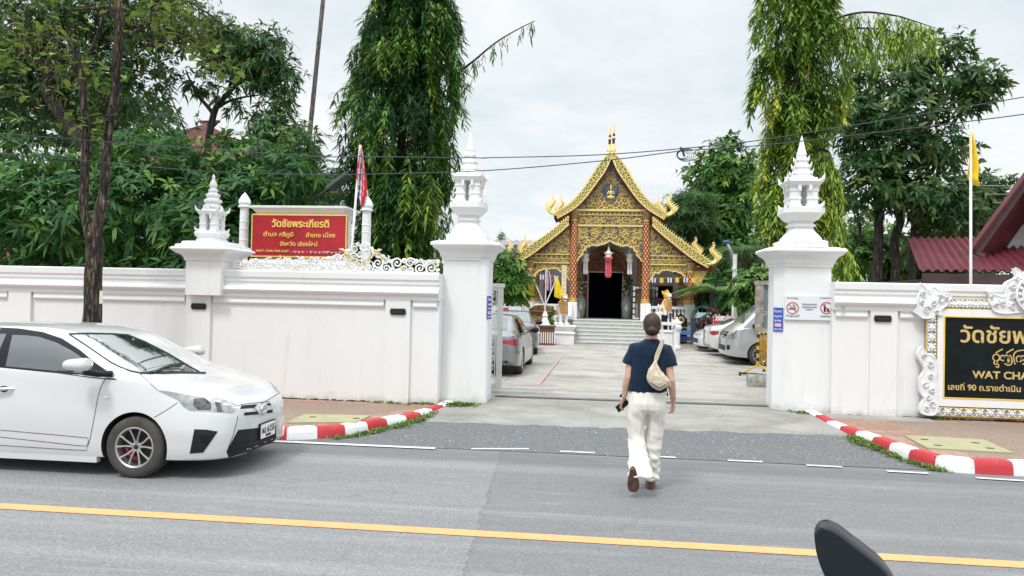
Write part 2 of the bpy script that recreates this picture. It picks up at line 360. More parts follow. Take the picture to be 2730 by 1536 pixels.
M_GOLD = mat('gold_paint', (.80, .55, .16), .36, .35, var=.08, scale=14)
M_GOLD2 = mat('pale_gold_paint', (.84, .66, .25), .42, .2, var=.08, scale=14)
M_IRON_W = _chipped('white_iron_paint', (.80, .80, .78), (.33, .25, .2), .55)

# ------------------------------------------------------------------ ground, road, pavements
def sheet(name, x0, x1, y0, y1, m, zf=lambda x, y: 0., nx=1, ny=1):
    vs = [(x0+(x1-x0)*i/nx, y0+(y1-y0)*j/ny) for j in range(ny+1) for i in range(nx+1)]
    fs = [(j*(nx+1)+i, j*(nx+1)+i+1, (j+1)*(nx+1)+i+1, (j+1)*(nx+1)+i) for j in range(ny) for i in range(nx)]
    mb = MB(); mb.add([(x, y, zf(x, y)) for x, y in vs], fs); o = mb.build(name, m, smooth=True, origin=(0, 0, 0))
    return tag(o, kind='structure')
def sm(t): t = max(0, min(1, t)); return t*t*(3-2*t)
def zdrive(x, y):
    if y < 12.5: return .006+.17*sm((y-9.2)/3.3)
    return .006+.17-.15*sm((y-12.9)/3.6)
M_GRND = mat('bare_ground', (.20, .18, .12), .95, var=.2, scale=.4)
sheet('ground', -600, 600, -300, 900, M_GRND, lambda x, y: -.03)
sheet('road', -90, 90, -7, 8.93, M_ASPH)
sheet('driveway', -4.3, 5.1, 8.90, 13.35, M_DRIVE, zdrive, 40, 60)
sheet('temple_court', -30, 34, 13.35, 62, M_COURT, zdrive, 4, 60)
def strip(mb, a, b, w, z=.005, mi=None):
    a = Vector((a.x, a.y, 0)); b = Vector((b.x, b.y, 0)); d = (b-a).normalized(); n = Vector((-d.y, d.x, 0))*w/2
    mb.add([(q.x, q.y, z) for q in (a-n, b-n, b+n, a+n)], [(0, 1, 2, 3)], mi)
mb = MB()
strip(mb, Vector((-60, 5.7, 0)), Vector((60, 5.78, 0)), .145)
tag(mb.build('centre_line', M_YEL, origin=(0, 0, 0)), kind='structure')
mb = MB(); strip(mb, Vector((-60, 8.66, 0)), gnd('B6', 1670, 825), .10, .012)
for a, b in (((1185, 1131), (1330, 1131)), ((1408, 1137), (1495, 1141)), ((1604, 1148), (1700, 1153)), ((1830, 1160), (1917, 1164)), ((2028, 1172), (2118, 1177)), ((2230, 1187), (2335, 1193)), ((2455, 1204), (2580, 1212))):
    strip(mb, gnd('D', *a), gnd('D', *b), .07, .012)
for k in range(12): strip(mb, Vector((5.6+k*.85, 8.5, 0)), Vector((6.05+k*.85, 8.5, 0)), .085, .012)
tag(mb.build('edge_marking', M_LINE, origin=(0, 0, 0)), kind='structure')

def catmull(P, n=6):
    out = []
    for i in range(len(P)-1):
        p0, p1, p2, p3 = P[max(i-1, 0)], P[i], P[i+1], P[min(i+2, len(P)-1)]
        for k in range(n):
            t = k/n
            out.append(tuple(.5*((2*b)+(c-a)*t+(2*a-5*b+4*c-d)*t*t+(3*b-a-3*c+d)*t**3) for a, b, c, d in zip(p0, p1, p2, p3)))
    out.append(tuple(P[-1])); return out
KL = [(-14, 8.93), (-10, 8.93), (-7, 8.93), (-5.4, 8.93), (-4.5, 8.93), (-3.9, 8.95), (-3.5, 9.10), (-3.13, 9.42), (-2.84, 9.95), (-2.56, 10.45), (-2.40, 11.0), (-2.28, 11.45), (-2.2, 11.78)]
KR = [(3.30, 12.16), (3.36, 11.65), (3.42, 11.2), (3.50, 10.75), (3.60, 10.3), (3.70, 9.7), (3.79, 9.25), (3.90, 9.0), (4.08, 8.86), (4.36, 8.82), (4.75, 8.82), (5.3, 8.82), (6.2, 8.82), (7.8, 8.82), (10.5, 8.82), (16, 8.82)]
def kerb(name, P, side, block=.40, phase=0):
    C = [Vector((x, y, 0)) for x, y in catmull(P, 12)]; Ls = [0]
    for a, b in zip(C, C[1:]): Ls.append(Ls[-1]+(b-a).length)
    def pt(s):
        s = max(0, min(Ls[-1]-1e-4, s)); i = max(j for j in range(len(Ls)) if Ls[j] <= s); i = min(i, len(C)-2)
        return C[i].lerp(C[i+1], (s-Ls[i])/(Ls[i+1]-Ls[i]+1e-9))
    mb = MB(); inner = []; r = random.Random(3); n = int(Ls[-1]/block); k = 0
    for q in range(n):
        s0, s1 = q*Ls[-1]/n, (q+1)*Ls[-1]/n; rings = []
        for j in range(6):
            s = s0+(s1-s0)*j/5; p = pt(s); d = (pt(s+.03)-pt(s-.03)).normalized(); nn = Vector((-d.y, d.x, 0))*side
            zt = max(.155, zdrive(p.x, p.y)+.035) if p.y > 8.9 else .155
            jit = .006*noise.noise(p*7); g = .004 if j in (0, 5) else 0
            o = [(.0, -.02), (.012+jit, zt*.55), (.024+jit, zt-.03), (.045, zt-.004+jit), (.15, zt+.003-g), (.17, zt-.05), (.17, -.02)]
            rings.append([(p.x+nn.x*a, p.y+nn.y*a, z-g) for a, z in o])
            inner.append((p.x+nn.x*.09, p.y+nn.y*.09))
        mb.loft(rings, True, True, (q+phase) % 2)
    tag(mb.build(name, [M_KW, M_KR], smooth=40, origin=(0, 0, 0)), kind='structure'); return inner
innL = kerb('kerb', KL, 1, .375, 1); innR = kerb('kerb', KR, 1, .40, 0)
mb = MB(); mb.slab(innL+[(-2.3, 11.9), (-14, 11.9)], .0, .15); tag(mb.build('pavement', M_PAVL, origin=(0, 0, 0)), kind='structure')
mb = MB(); mb.slab(innR+[(16, 12.3), (3.4, 12.3)], .0, .15); tag(mb.build('pavement', M_PAVR, origin=(0, 0, 0)), kind='structure')
# steel gate rail and its channel across the entrance
mb = MB(); mb.bx(-1.66, 3.0, 12.60, 12.64, .17, .205); mb.k = 1; mb.bx(-1.66, 3.0, 12.48, 12.60, .172, .182)
tag(mb.build('gate_rail', [mat('worn_steel', (.55, .55, .54), .45, .6), M_DIRT], origin=(0, 0, 0)), 'steel gate rail set in a dark channel across the driveway entrance', 'gate rail')
mb = MB(); a = gnd('D', 1395, 890, .02); b = gnd('D', 1355, 985, .1)
strip(mb, Vector((-1.02, 26.2, 0)), Vector((-1.16, 15.6, 0)), .09, .0)
for i, v in enumerate(mb.v): mb.v[i] = (v[0], v[1], zdrive(*v[:2])+.006)
tag(mb.build('parking_line', _chipped('faded_red_paint', (.47, .33, .29), (.40, .38, .35), 1.), origin=(0, 0, 0)), kind='structure')
# drain covers
def cover(name, P, lab, holes):
    mb = MB(); mb.slab([(p.x, p.y) for p in P], .13, .168); o = thing(name, lab, 'drain cover', (sum(p.x for p in P)/len(P), sum(p.y for p in P)/len(P), .13))
    mb.build('slab', M_SLAB, o, origin=None)
    for h in holes:
        q = MB(); q.box((h.x, h.y, .169), (.085, .05, .004)); q.build('lifting_hole', M_BLACK, o)
cover('drain_cover', [gnd('B6', x, y, .165) for x, y in ((165, 556), (350, 470), (1020, 484), (870, 550))], 'yellowish concrete drain cover with two lifting holes, in the pavement beside the white hatchback', [gnd('B6', 432, 500, .168), gnd('B6', 868, 515, .168)])
cover('drain_cover', [gnd('B5', x, y, .165) for x, y in ((1000, 305), (1650, 340), (1900, 450), (1195, 410))], 'yellowish concrete drain cover with four lifting holes, below the black temple sign', [gnd('B5', x, y, .168) for x, y in ((1172, 340), (1585, 368), (1280, 388), (1703, 412))])

# ------------------------------------------------------------------ boundary walls
PROF = [(-.06, 1.79), (-.06, 1.855), (-.085, 1.862), (-.115, 1.88), (-.128, 1.908), (-.122, 1.94), (-.10, 1.962), (-.055, 1.972), (-.055, 2.03), (-.078, 2.045), (-.078, 2.10), (-.10, 2.115), (-.105, 2.205), (-.09, 2.222), (.3, 2.222), (.3, 1.79)]
def extr(mb, prof, Y, x0, x1, mi=None):
    a = [(x0, Y+d, z) for d, z in prof]; b = [(x1, Y+d, z) for d, z in prof]; mb.loft([a, b], True, True, mi)
def wall(lab, Y, x0, x1, pil):
    w = thing('boundary_wall', lab, 'wall', ((x0+x1)/2, Y, 0), None)
    mb = MB(); mb.bx(x0, x1, Y, Y+.25, -.02, 1.795); mb.build('wall_panel', M_WALL, w)
    mb = MB(); extr(mb, PROF, Y, x0, x1)
    ed = [x0]+[e for p in pil for e in p]+[x1]
    for a, b in zip(ed[0::2], ed[1::2]):
        if b-a < .15: continue
        a2, b2 = a+.04, b-.04; R = []
        for k, (d, z) in enumerate([(0.01, 1.80), (-.045, 1.80), (-.045, 1.775), (-.034, 1.765), (-.034, 1.745), (-.046, 1.725), (-.046, 1.695), (-.025, 1.67), (-.006, 1.66), (.01, 1.66)]): R.append((d, z))
        q0 = [(a2+max(0, .0), Y+d, z) for d, z in R]; q1 = [(b2, Y+d, z) for d, z in R]; mb.loft([q0, q1], True, True)
    mb.build('coping', M_TRIM, w, smooth=35)
    for a, b in pil:
        mb = MB(); mb.bx(a, b, Y-.055, Y+.1, -.02, 1.792); mb.build('pilaster', M_WALL, w)
    return w
YL, YR = 11.56, 12.06
wall('long white plastered wall with a rounded coping, behind the white hatchback', YL, -15.0, -2.45, [(-13.2, -12.8), (-9.87, -9.46), (-6.68, -6.26), (-3.31, -2.91)])
wall('white plastered wall carrying the black temple sign', YR, 3.70, 10.5, [(4.25, 4.65), (8.9, 9.3)])
M_PLQ = mat('blackened_bronze', (.025, .024, .024), .5, .4, bump=.3)
for k, (key, x, y, Y, lab) in enumerate((('A3', 1670, 1187, YL-.06, 'small blackened hexagonal plaque on the pilaster under the lantern pier'), ('D', 1001, 784, YL-.06, 'small blackened hexagonal plaque on the pilaster beside the left gate pillar'), ('B3', 1113, 535, YR-.06, 'small blackened plaque with scraps of white, left of the black temple sign'))):
    p = at(key, x, y, Y); mb = MB(); w, h = .115, .05
    mb.prism([(p.x-w*1.13, p.z), (p.x-w, p.z-h), (p.x+w, p.z-h), (p.x+w*1.13, p.z), (p.x+w, p.z+h), (p.x-w, p.z+h)], Y-.02, Y+.01)
    mb.prism([(p.x-w*.85, p.z-h*.6), (p.x+w*.85, p.z-h*.6), (p.x+w*.85, p.z+h*.6), (p.x-w*.85, p.z+h*.6)], Y-.026, Y-.018)
    tag(mb.build('wall_plaque', M_PLQ), lab, 'plaque', 'plaques on the wall pilasters')

mb = MB(); q = random.Random(12)
for x0, x1, yy in ((-14, -3.33, YL), (-2.9, -2.5, YL), (3.75, 4.2, YR), (4.7, 10, YR)):
    n_ = int((x1-x0)/.06)
    for k in range(n_):
        if q.random() < .8: mb.box((x0+(k+.5)*(x1-x0)/n_, yy-.012, .152), (.07, .022+.03*q.random(), .012+.03*q.random()**2), q.uniform(-.2, .2))
tag(mb.build('wall_base_dirt', M_DIRT, origin=(0, 0, 0)), kind='stuff')
# ------------------------------------------------------------------ gate pillars and lantern pier
def finial(root, c, z0, k=1., tall=True, kx=1.):
    """miniature shrine-lantern on a waisted foot; c = centre, z0 = base height, k = scale"""
    X, Y = c; Z = lambda z: z0+z*k; S = lambda h: h*k*kx
    mb = MB()
    if tall: foot = [(.315, 0), (.315, .10), (.30, .11), (.245, .13), (.245, .15), (.16, .28), (.16, .30), (.145, .31), (.145, .335), (.175, .35), (.175, .375), (.15, .385), (.15, .42), (.20, .45), (.245, .52), (.275, .55), (.275, .635), (.26, .645)]
    else: foot = [(.24, 0), (.25, .02), (.255, .05), (.225, .08), (.275, .14), (.285, .17), (.275, .22), (.255, .23), (.225, .25), (.225, .645)][:8]
    zt = foot[-1][1]
    mb.sq([(S(h), S(h), Z(z)) for h, z in foot], c, -.3)
    mb.build('foot', M_TRIM, root, smooth=25)
    b = zt; mb = MB()
    for sx in (-1, 1):
        for sy in (-1, 1):                                   # four corner piers with ring mouldings leave a slot in each face
            cc = (X+sx*S(.115), Y+sy*S(.115))
            mb.sq([(S(h), S(h), Z(b+z)) for h, z in ((.085, -.01), (.085, .04), (.072, .05), (.072, .12), (.083, .13), (.083, .15), (.072, .16), (.072, .25), (.083, .26), (.083, .28), (.072, .29), (.078, .36), (.095, .40))], cc, -.25)
    mb.sq([(S(.215), S(.215), Z(b+.345)), (S(.235), S(.235), Z(b+.385)), (S(.255), S(.255), Z(b+.40)), (S(.255), S(.255), Z(b+.415)), (S(.10), S(.10), Z(b+.42))], c, -.25)
    mb.build('lantern_body', M_TRIM, root, smooth=25)
    mb = MB()                                                # pointed gables over the slots and corner leaves
    g = [(-.085, .26), (-.10, .34), (-.075, .42), (-.03, .465), (0, .51), (.03, .465), (.075, .42), (.10, .34), (.085, .26), (.05, .26), (.05, .34), (0, .385), (-.05, .34), (-.05, .26)]
    for y0, y1 in ((-.225, -.18), (.18, .225)): mb = MB(); mb.prism([(X+S(x), Z(b+z)) for x, z in g], Y+S(y0), Y+S(y1)); mb.build('gable', M_TRIM, root, smooth=30)
    for s_ in (-1, 1):
        P = [(Y+S(x), Z(b+z)) for x, z in g]; q = MB(); q.prism(P, 0, S(.045)); mb = MB(); mb.add([(X+s_*S(.2)+a[1]-S(.022), a[0], a[2]) for a in q.v], q.f); mb.build('gable', M_TRIM, root, smooth=30)
    for sx in (-1, 1):
        for sy in (-1, 1):
            for zz, ln in ((.40, .13), (-.01, .10)):
                px, py = X+sx*S(.215), Y+sy*S(.215); mb = MB()
                mb.tube([(px-sx*S(.03), py-sy*S(.03), Z(b+zz)), (px+sx*S(.02), py+sy*S(.02), Z(b+zz+.04)), (px+sx*S(.035), py+sy*S(.035), Z(b+zz+ln))], [S(.035), S(.026), S(.004)], 6); mb.build('leaf_ornament', M_TRIM, root, smooth=30)
    mb = MB(); t = b+.41
    if tall: sp = [(.215, 0), (.20, .03), (.145, .10), (.125, .12), (.14, .13), (.14, .15), (.115, .17), (.105, .23), (.12, .24), (.12, .265), (.09, .28), (.08, .34), (.095, .35), (.095, .375), (.07, .39), (.055, .44), (.065, .45), (.06, .47), (.05, .52), (.032, .62), (.015, .72), (.004, .77)]
    else: sp = [(.20, 0), (.13, .07), (.165, .09), (.165, .13), (.12, .16), (.16, .21), (.155, .25), (.10, .28), (.125, .33), (.12, .36), (.07, .40), (.085, .44), (.08, .46), (.05, .49), (.068, .55), (.06, .60), (.028, .67), (.022, .70), (.03, .72), (.004, .80)]
    mb.sq([(S(h), S(h), Z(t+z)) for h, z in sp], c, -.45)
    if tall:
        for q, zz in enumerate((.14, .25, .36)):
            h = (.135, .115, .09)[q]
            for sx, sy in ((1, 1), (1, -1), (-1, 1), (-1, -1)):
                mb.tube([(X+sx*S(h*.8), Y+sy*S(h*.8), Z(t+zz)), (X+sx*S(h), Y+sy*S(h), Z(t+zz+.08))], [S(.022), S(.003)], 5)
    mb.build('spire', M_TRIM, root, smooth=25)
def gate_pillar(lab, x0, x1, y0, y1, corner):
    r = thing('gate_pillar', lab, 'gate pillar', ((x0+x1)/2, (y0+y1)/2, 0), 'gate pillars with lantern finials')
    c = ((x0+x1)/2, (y0+y1)/2); hx, hy = (x1-x0)/2, (y1-y0)/2
    mb = MB(); mb.sq([(hx, hy, -.02), (hx-.012, hy-.01, 2.47)], c, .03 if corner == 'r' else .14, corner=corner); mb.build('shaft', M_WALL, r)
    mb = MB(); mb.sq([(hx-.02+o, hy-.02+o, z) for o, z in ((0, 2.455), (.03, 2.46), (.035, 2.50), (.05, 2.51), (.06, 2.56), (.09, 2.61), (.14, 2.645), (.155, 2.65), (.155, 2.67), (.185, 2.685), (.195, 2.71), (.185, 2.74), (.16, 2.752), (.06, 2.775))], c, .17, corner=corner)
    mb.build('cap', M_TRIM, r, smooth=30)
    finial(r, (c[0]+(-.01 if corner == 'r' else .0), c[1]-.02), 2.765, 1.01, True, 1.04 if corner == 'r' else 1.14)
    return r
gpL = gate_pillar('white gate pillar with lantern finial, left of the driveway beside the iron gate', -2.47, -1.70, 11.82, 12.34, 'r')
gpR = gate_pillar('white gate pillar with lantern finial, right of the driveway, carrying the no smoking board', 2.86, 3.73, 12.2, 12.72, 'l')
pr = thing('lantern_pier', 'short white pier with small lantern finial on the long wall beside the red sign', 'wall pier', (-6.3, 11.7, 1.9))
mb = MB(); mb.bx(-6.62, -6.02, 11.36, 12.0, 1.80, 2.37); mb.build('shaft', M_WALL, pr)
mb = MB(); mb.sq([(.30+o, .32+o, z) for o, z in ((0, 2.355), (.02, 2.36), (.03, 2.41), (.06, 2.45), (.13, 2.49), (.15, 2.50), (.15, 2.515), (.18, 2.53), (.185, 2.55), (.17, 2.57), (.13, 2.58), (.12, 2.62), (.06, 2.63), (.05, 2.67), (.0, 2.68))], (-6.32, 11.68)); mb.build('cap', M_TRIM, pr, smooth=30)
finial(pr, (-6.36, 11.68), 2.675, .80, False)
# ------------------------------------------------------------------ scroll ornament
def in_poly(x, z, P):
    c = False; n = len(P); j = n-1
    for i in range(n):
        if (P[i][1] > z) != (P[j][1] > z) and x < (P[j][0]-P[i][0])*(z-P[i][1])/(P[j][1]-P[i][1])+P[i][0]: c = not c
        j = i
    return c
def edge_dist(x, z, P):
    d = 1e9
    for (ax, az), (bx, bz) in zip(P, P[1:]+P[:1]):
        t = max(0, min(1, ((x-ax)*(bx-ax)+(z-az)*(bz-az))/((bx-ax)**2+(bz-az)**2+1e-12)))
        d = min(d, math.hypot(x-ax-t*(bx-ax), z-az-t*(bz-az)))
    return d
def pack(P, rmax, rmin, tries, seed, avoid=()):
    r = random.Random(seed); xs = [p[0] for p in P]; zs = [p[1] for p in P]; C = []; pts = []
    for _ in range(tries):
        x, z = r.uniform(min(xs), max(xs)), r.uniform(min(zs), max(zs))
        if in_poly(x, z, P): pts.append((x, z, edge_dist(x, z, P)))
    for lim in [rmax*.8**k for k in range(12)]:
        if lim < rmin: break
        for x, z, e in pts:
            q = e
            for cx, cz, cr in C+list(avoid):
                d = math.hypot(x-cx, z-cz)-cr
                if d < q: q = d
                if q < lim*.8: break
            if q >= lim*.8: C.append((x, z, min(q, rmax)))
    return C
def spiral(mb, cx, cz, R, y, hand=1, a0=0., w=None, dep=None, turns=1.45, n=22, mi=1, leaves=4):
    w = w or R*.17; dep = dep or w*.9; rows = []
    for i in range(n+1):
        t = i/n; a = a0+hand*t*turns*2*math.pi; rr = (R-w*.5)*(1-t)**.85+R*.10*t; ww = w*(.55+.6*math.sin(math.pi*min(1, t*1.15+.1)))*(1-.35*t)
        ca, sa = math.cos(a), math.sin(a)
        rows.append([(cx+ca*(rr+ww*.55), y, cz+sa*(rr+ww*.55)), (cx+ca*rr, y-dep, cz+sa*rr), (cx+ca*(rr-ww*.55), y, cz+sa*(rr-ww*.55))])
    mb.loft(rows, False, False, mi)
    mb.ball((cx, y-dep*.2, cz), (R*.17, dep, R*.17), 7, 4, mi)
    for k in range(leaves):
        a = a0+hand*(.06+.13*k)*2*math.pi; r0 = R*(.99-.075*k); ln = R*.5; ca, sa = math.cos(a), math.sin(a); ta = a+hand*.9; b = w*.75
        p = (cx+ca*r0, cz+sa*r0); tip = (p[0]+math.cos(ta)*ln, p[1]+math.sin(ta)*ln); sx, sz = -math.sin(ta)*b, math.cos(ta)*b
        mb.add([(p[0]+sx, y, p[1]+sz), (p[0]-sx, y, p[1]-sz), (tip[0], y-.002, tip[1]), ((p[0]*.6+tip[0]*.4), y-dep*.8, (p[1]*.6+tip[1]*.4))], [(0, 3, 2), (3, 1, 2), (0, 1, 3)], mi)
def filigree(mb, P, y, rmax, rmin, seed, mirror=None, avoid=(), tries=1900, mi=1, leaves=6, wk=.33):
    r = random.Random(seed)
    for x, z, R in pack(P, rmax, rmin, tries, seed, avoid):
        h = r.choice((1, -1)); a = r.uniform(0, 6.28)
        spiral(mb, x, z, R*1.08, y, h, a, w=R*wk*1.08, mi=mi, leaves=leaves, n=20 if R > rmin*2 else 12, turns=1.45 if R > rmin*2 else 1.0)
        if mirror is not None: spiral(mb, 2*mirror-x, z, R*1.08, y, -h, math.pi-a, w=R*wk*1.08, mi=mi, leaves=leaves, n=20 if R > rmin*2 else 12, turns=1.45 if R > rmin*2 else 1.0)
def ribbon(mb, P, y0, y1, w, mi=None):
    """flat bar following (x, z) points, between depths y0 (front) and y1"""
    rings = []
    for i, p in enumerate(P):
        a, b = P[max(0, i-1)], P[min(len(P)-1, i+1)]; dx, dz = b[0]-a[0], b[1]-a[1]; l = math.hypot(dx, dz) or 1; nx, nz = -dz/l*w/2, dx/l*w/2
        rings.append([(p[0]-nx, y0, p[1]-nz), (p[0]+nx, y0, p[1]+nz), (p[0]+nx, y1, p[1]+nz), (p[0]-nx, y1, p[1]-nz)])
    mb.loft(rings, True, True, mi)

# ------------------------------------------------------------------ temple hall
def _mosaic():
    m, nt, b = _nt('dark_mosaic'); g = G(nt); p = g.pos()
    v = g.vor(p, 26, 'F1', 1)
    c = g.mix(g.ramp(g.sep(v)[0], (.25, 0), (.8, 1)), (.03, .028, .032), (.19, .165, .13)); c = g.mix(g.math('MULTIPLY', g.ramp(g.sep(v)[1], (.80, 0), (.84, 1)), .8), c, (.30, .30, .26))
    g.L(c, b.inputs['Base Color']); b.inputs['Roughness'].default_value = .35; return m
def _column():
    m, nt, b = _nt('lattice_column_paint'); g = G(nt); s = g.sep(g.pos(obj=True))
    a = g.math('MULTIPLY', g.math('ARCTAN2', s[1], s[0]), 7/(2*math.pi)*1.0); z = g.math('MULTIPLY', s[2], 4.1)
    u = g.math('FRACT', g.math('ADD', a, z)); v = g.math('FRACT', g.math('SUBTRACT', z, a))
    du = g.math('ABSOLUTE', g.math('SUBTRACT', u, .5)); dv = g.math('ABSOLUTE', g.math('SUBTRACT', v, .5)); e = g.math('MAXIMUM', du, dv)
    c = g.mix(g.ramp(e, (.27, 0), (.31, 1)), (.80, .60, .24), (.30, .015, .018)); c = g.mix(g.ramp(e, (.09, 1), (.12, 0)), c, (.45, .10, .04))
    ed = g.ramp(e, (.455, 0), (.475, 1)); c = g.mix(ed, c, (.20, .012, .014))
    g.L(c, b.inputs['Base Color']); b.inputs['Roughness'].default_value = .4; return m
def _carved():
    m, nt, b = _nt('carved_teak'); g = G(nt); p = g.pos(); n = g.noise(p, 14, 6, .7, .8)
    g.L(g.mix(g.ramp(n, (.35, 0), (.65, 1)), (.085, .030, .016), (.24, .105, .055)), b.inputs['Base Color']); b.inputs['Roughness'].default_value = .5
    g.L(g.bump(n, .8, .03), b.inputs['Normal']); return m
M_MOS = _mosaic(); M_COLM = _column(); M_TEAK = _carved()
M_GOLD2.name = 'pale_gold_paint'; M_RED = mat('red_lacquer', (.24, .018, .02), .45, var=.15); M_TILE = mat('brown_roof_tile', (.16, .075, .045), .7, var=.2, scale=12)
M_GRN = mat('green_gold_glass', (.10, .15, .02), .35, var=.25, scale=9, col2=(.27, .29, .05)); M_PLAST = mat('porch_plaster', (.60, .60, .61), .8, var=.04)
M_STEP = mat('pale_terrazzo', (.62, .63, .60), .55, var=.06, scale=5); M_PURP = mat('purple_lacquer', (.09, .02, .05), .4)
M_DARK = mat('dark_interior', (.004, .005, .011), .9, spec=.05); M_TRIMT = mat('temple_white_paint', (.82, .82, .81), .6, var=.03)  # M_DARK: dimness behind openings put in as near-black colour
XC, FZ = .62, 1.04                   # centre line and floor of the hall
TP = thing('temple_hall', 'gilded temple hall with steep gable roof at the end of the courtyard', 'temple', (XC, 33.4, 0))
def T6(pts, Y, key='A6'): return [(lambda q: (q.x, q.z))(at(key, x, y, Y)) for x, y in pts]
def mir(P): return [(2*XC-x, z) for x, z in P]
mb = MB(); mb.bx(XC-4.0, XC+4.0, 33.1, 47, 0, FZ-.02); mb.k = 1; mb.bx(XC-3.85, XC+3.85, 33.0, 46.8, FZ-.02, FZ)
mb.build('plinth', [M_TRIMT, M_STEP], TP)
mb = MB()
for k in range(7):
    z1 = FZ*(7-k)/7; y = 33.0-.26*k
    mb.k = 0; mb.bx(XC-1.56, XC+1.56, y-.26, y, 0, z1-.03); mb.k = 1; mb.bx(XC-1.57, XC+1.57, y-.285, y, z1-.03, z1)
mb.build('stair', [mat('stair_riser', (.46, .47, .45), .7, var=.08), M_STEP], TP)
# back wall with the doorway and two side openings
mb = MB(); YB = 36.2
d0, d1 = T6([(850, 1345)], YB)[0][0], T6([(1133, 1345)], YB)[0][0]; dz = T6([(1000, 1345)], YB)[0][1]
wl = T6([(680, 535), (890, 535)], YB, 'A7'); wz = wl[0][1]; hw0 = 1.75
hi, lo = 5.75, 3.75
for s_ in (-1, 1):
    X = lambda v: v if s_ < 0 else 2*XC-v
    def seg(a, b, z0, z1): a, b = sorted((X(a), X(b))); mb.bx(a, b, YB, YB+.2, z0, z1)
    seg(XC-3.7, wl[0][0], FZ, lo-.5); seg(wl[0][0], wl[1][0], wz, lo); seg(wl[1][0], XC-hw0, FZ, lo+.3); seg(XC-hw0, (d0 if s_ < 0 else 2*XC-d1), FZ, hi)
mb.bx(d0, d1, YB, YB+.2, dz, hi)
for x0, x1, zz in ((wl[0][0], wl[1][0], wz), (2*XC-wl[1][0], 2*XC-wl[0][0], wz)):
    mb.k = 1; mb.bx(x0, x1, YB+.6, YB+.65, FZ, zz+.2); mb.k = 2; mb.bx(x0, x0+.06, YB-.03, YB+.1, FZ, zz+.06); mb.bx(x1-.06, x1, YB-.03, YB+.1, FZ, zz+.06); mb.bx(x0+.06, x1-.06, YB-.03, YB+.1, zz, zz+.06)  # black sheets behind the side openings stand in for the dim inside
mb.k = 0; mb.bx(XC-3.7, XC-3.5, YB+.2, 46.5, FZ, 3.6); mb.bx(XC+3.5, XC+3.7, YB+.2, 46.5, FZ, 3.6); mb.bx(XC-3.5, XC+3.5, 46.3, 46.5, FZ, 5.5)
mb.build('hall_wall', [M_PLAST, M_DARK, M_RED], TP)
for x0, x1, z0 in ((-1.8, 1.8, 5.6), (-3.6, -1.8, 3.62), (1.8, 3.6, 3.62)): mb = MB(); mb.bx(XC+x0, XC+x1, 33.5, YB, z0, z0+.05); mb.build('porch_ceiling', M_PLAST, TP)
# carved doorway
mb = MB()
out = [(1128, 955), (1135, 800), (1165, 700), (1150, 600), (1140, 520), (1165, 440), (1130, 380), (1140, 300), (1175, 255), (1215, 225), (1260, 170), (1330, 115), (1420, 90)]
P = T6(out, YB, 'A7'); cx = (d0+d1)/2
arch = P+[(2*cx-x, z) for x, z in P[::-1]]+[(d1+.06, FZ), (d1+.06, dz+.05), (d0-.06, dz+.05), (d0-.06, FZ)]
mb.prism(arch, YB-.22, YB+.05)
mb.k = 1
rr = d1-cx+.1
for rad in (rr*1.16, rr*1.02, rr*.98):
    ribbon(mb, [(cx+rad*math.cos(a), dz+.12+rad*1.02*math.sin(a)) for a in np.linspace(0.05, math.pi-.05, 20)], YB-.27, YB-.2, .045)
tymp = [(cx+rr*.92*math.cos(a), dz+.14+rr*.92*math.sin(a)) for a in np.linspace(0, math.pi, 14)]
half = [p for p in tymp if p[0] >= cx-.001]+[(cx, dz+.14)]
filigree(mb, half, YB-.22, .26, .06, 5, mirror=cx, mi=1)
for s_ in (-1, 1):
    for k in range(7): spiral(mb, cx+s_*(d1-cx+.22), FZ+.25+.27*k, .12, YB-.22, s_, k*1.3, mi=1)
    mb.bx(cx+s_*(d1-cx+.1)-.025, cx+s_*(d1-cx+.1)+.025, YB-.26, YB-.2, FZ, dz+.1, 2)
mb.bx(cx-rr, cx+rr, YB-.26, YB-.2, dz+.06, dz+.12, 2)
DR = mb.build('doorway', [M_TEAK, mat('worn_gilding', (.30, .14, .06), .45, .2, var=.2), M_RED], TP)
mb = MB(); mb.bx(d0-.1, d1+.1, YB+1.4, YB+1.45, FZ, dz+.3); mb.bx(d0-.12, d0-.08, YB+.2, YB+1.4, FZ, dz+.3); mb.bx(d1+.08, d1+.12, YB+.2, YB+1.4, FZ, dz+.3); mb.build('dark_interior', M_DARK, DR)  # black back and side sheets stand in for the hall's dimness
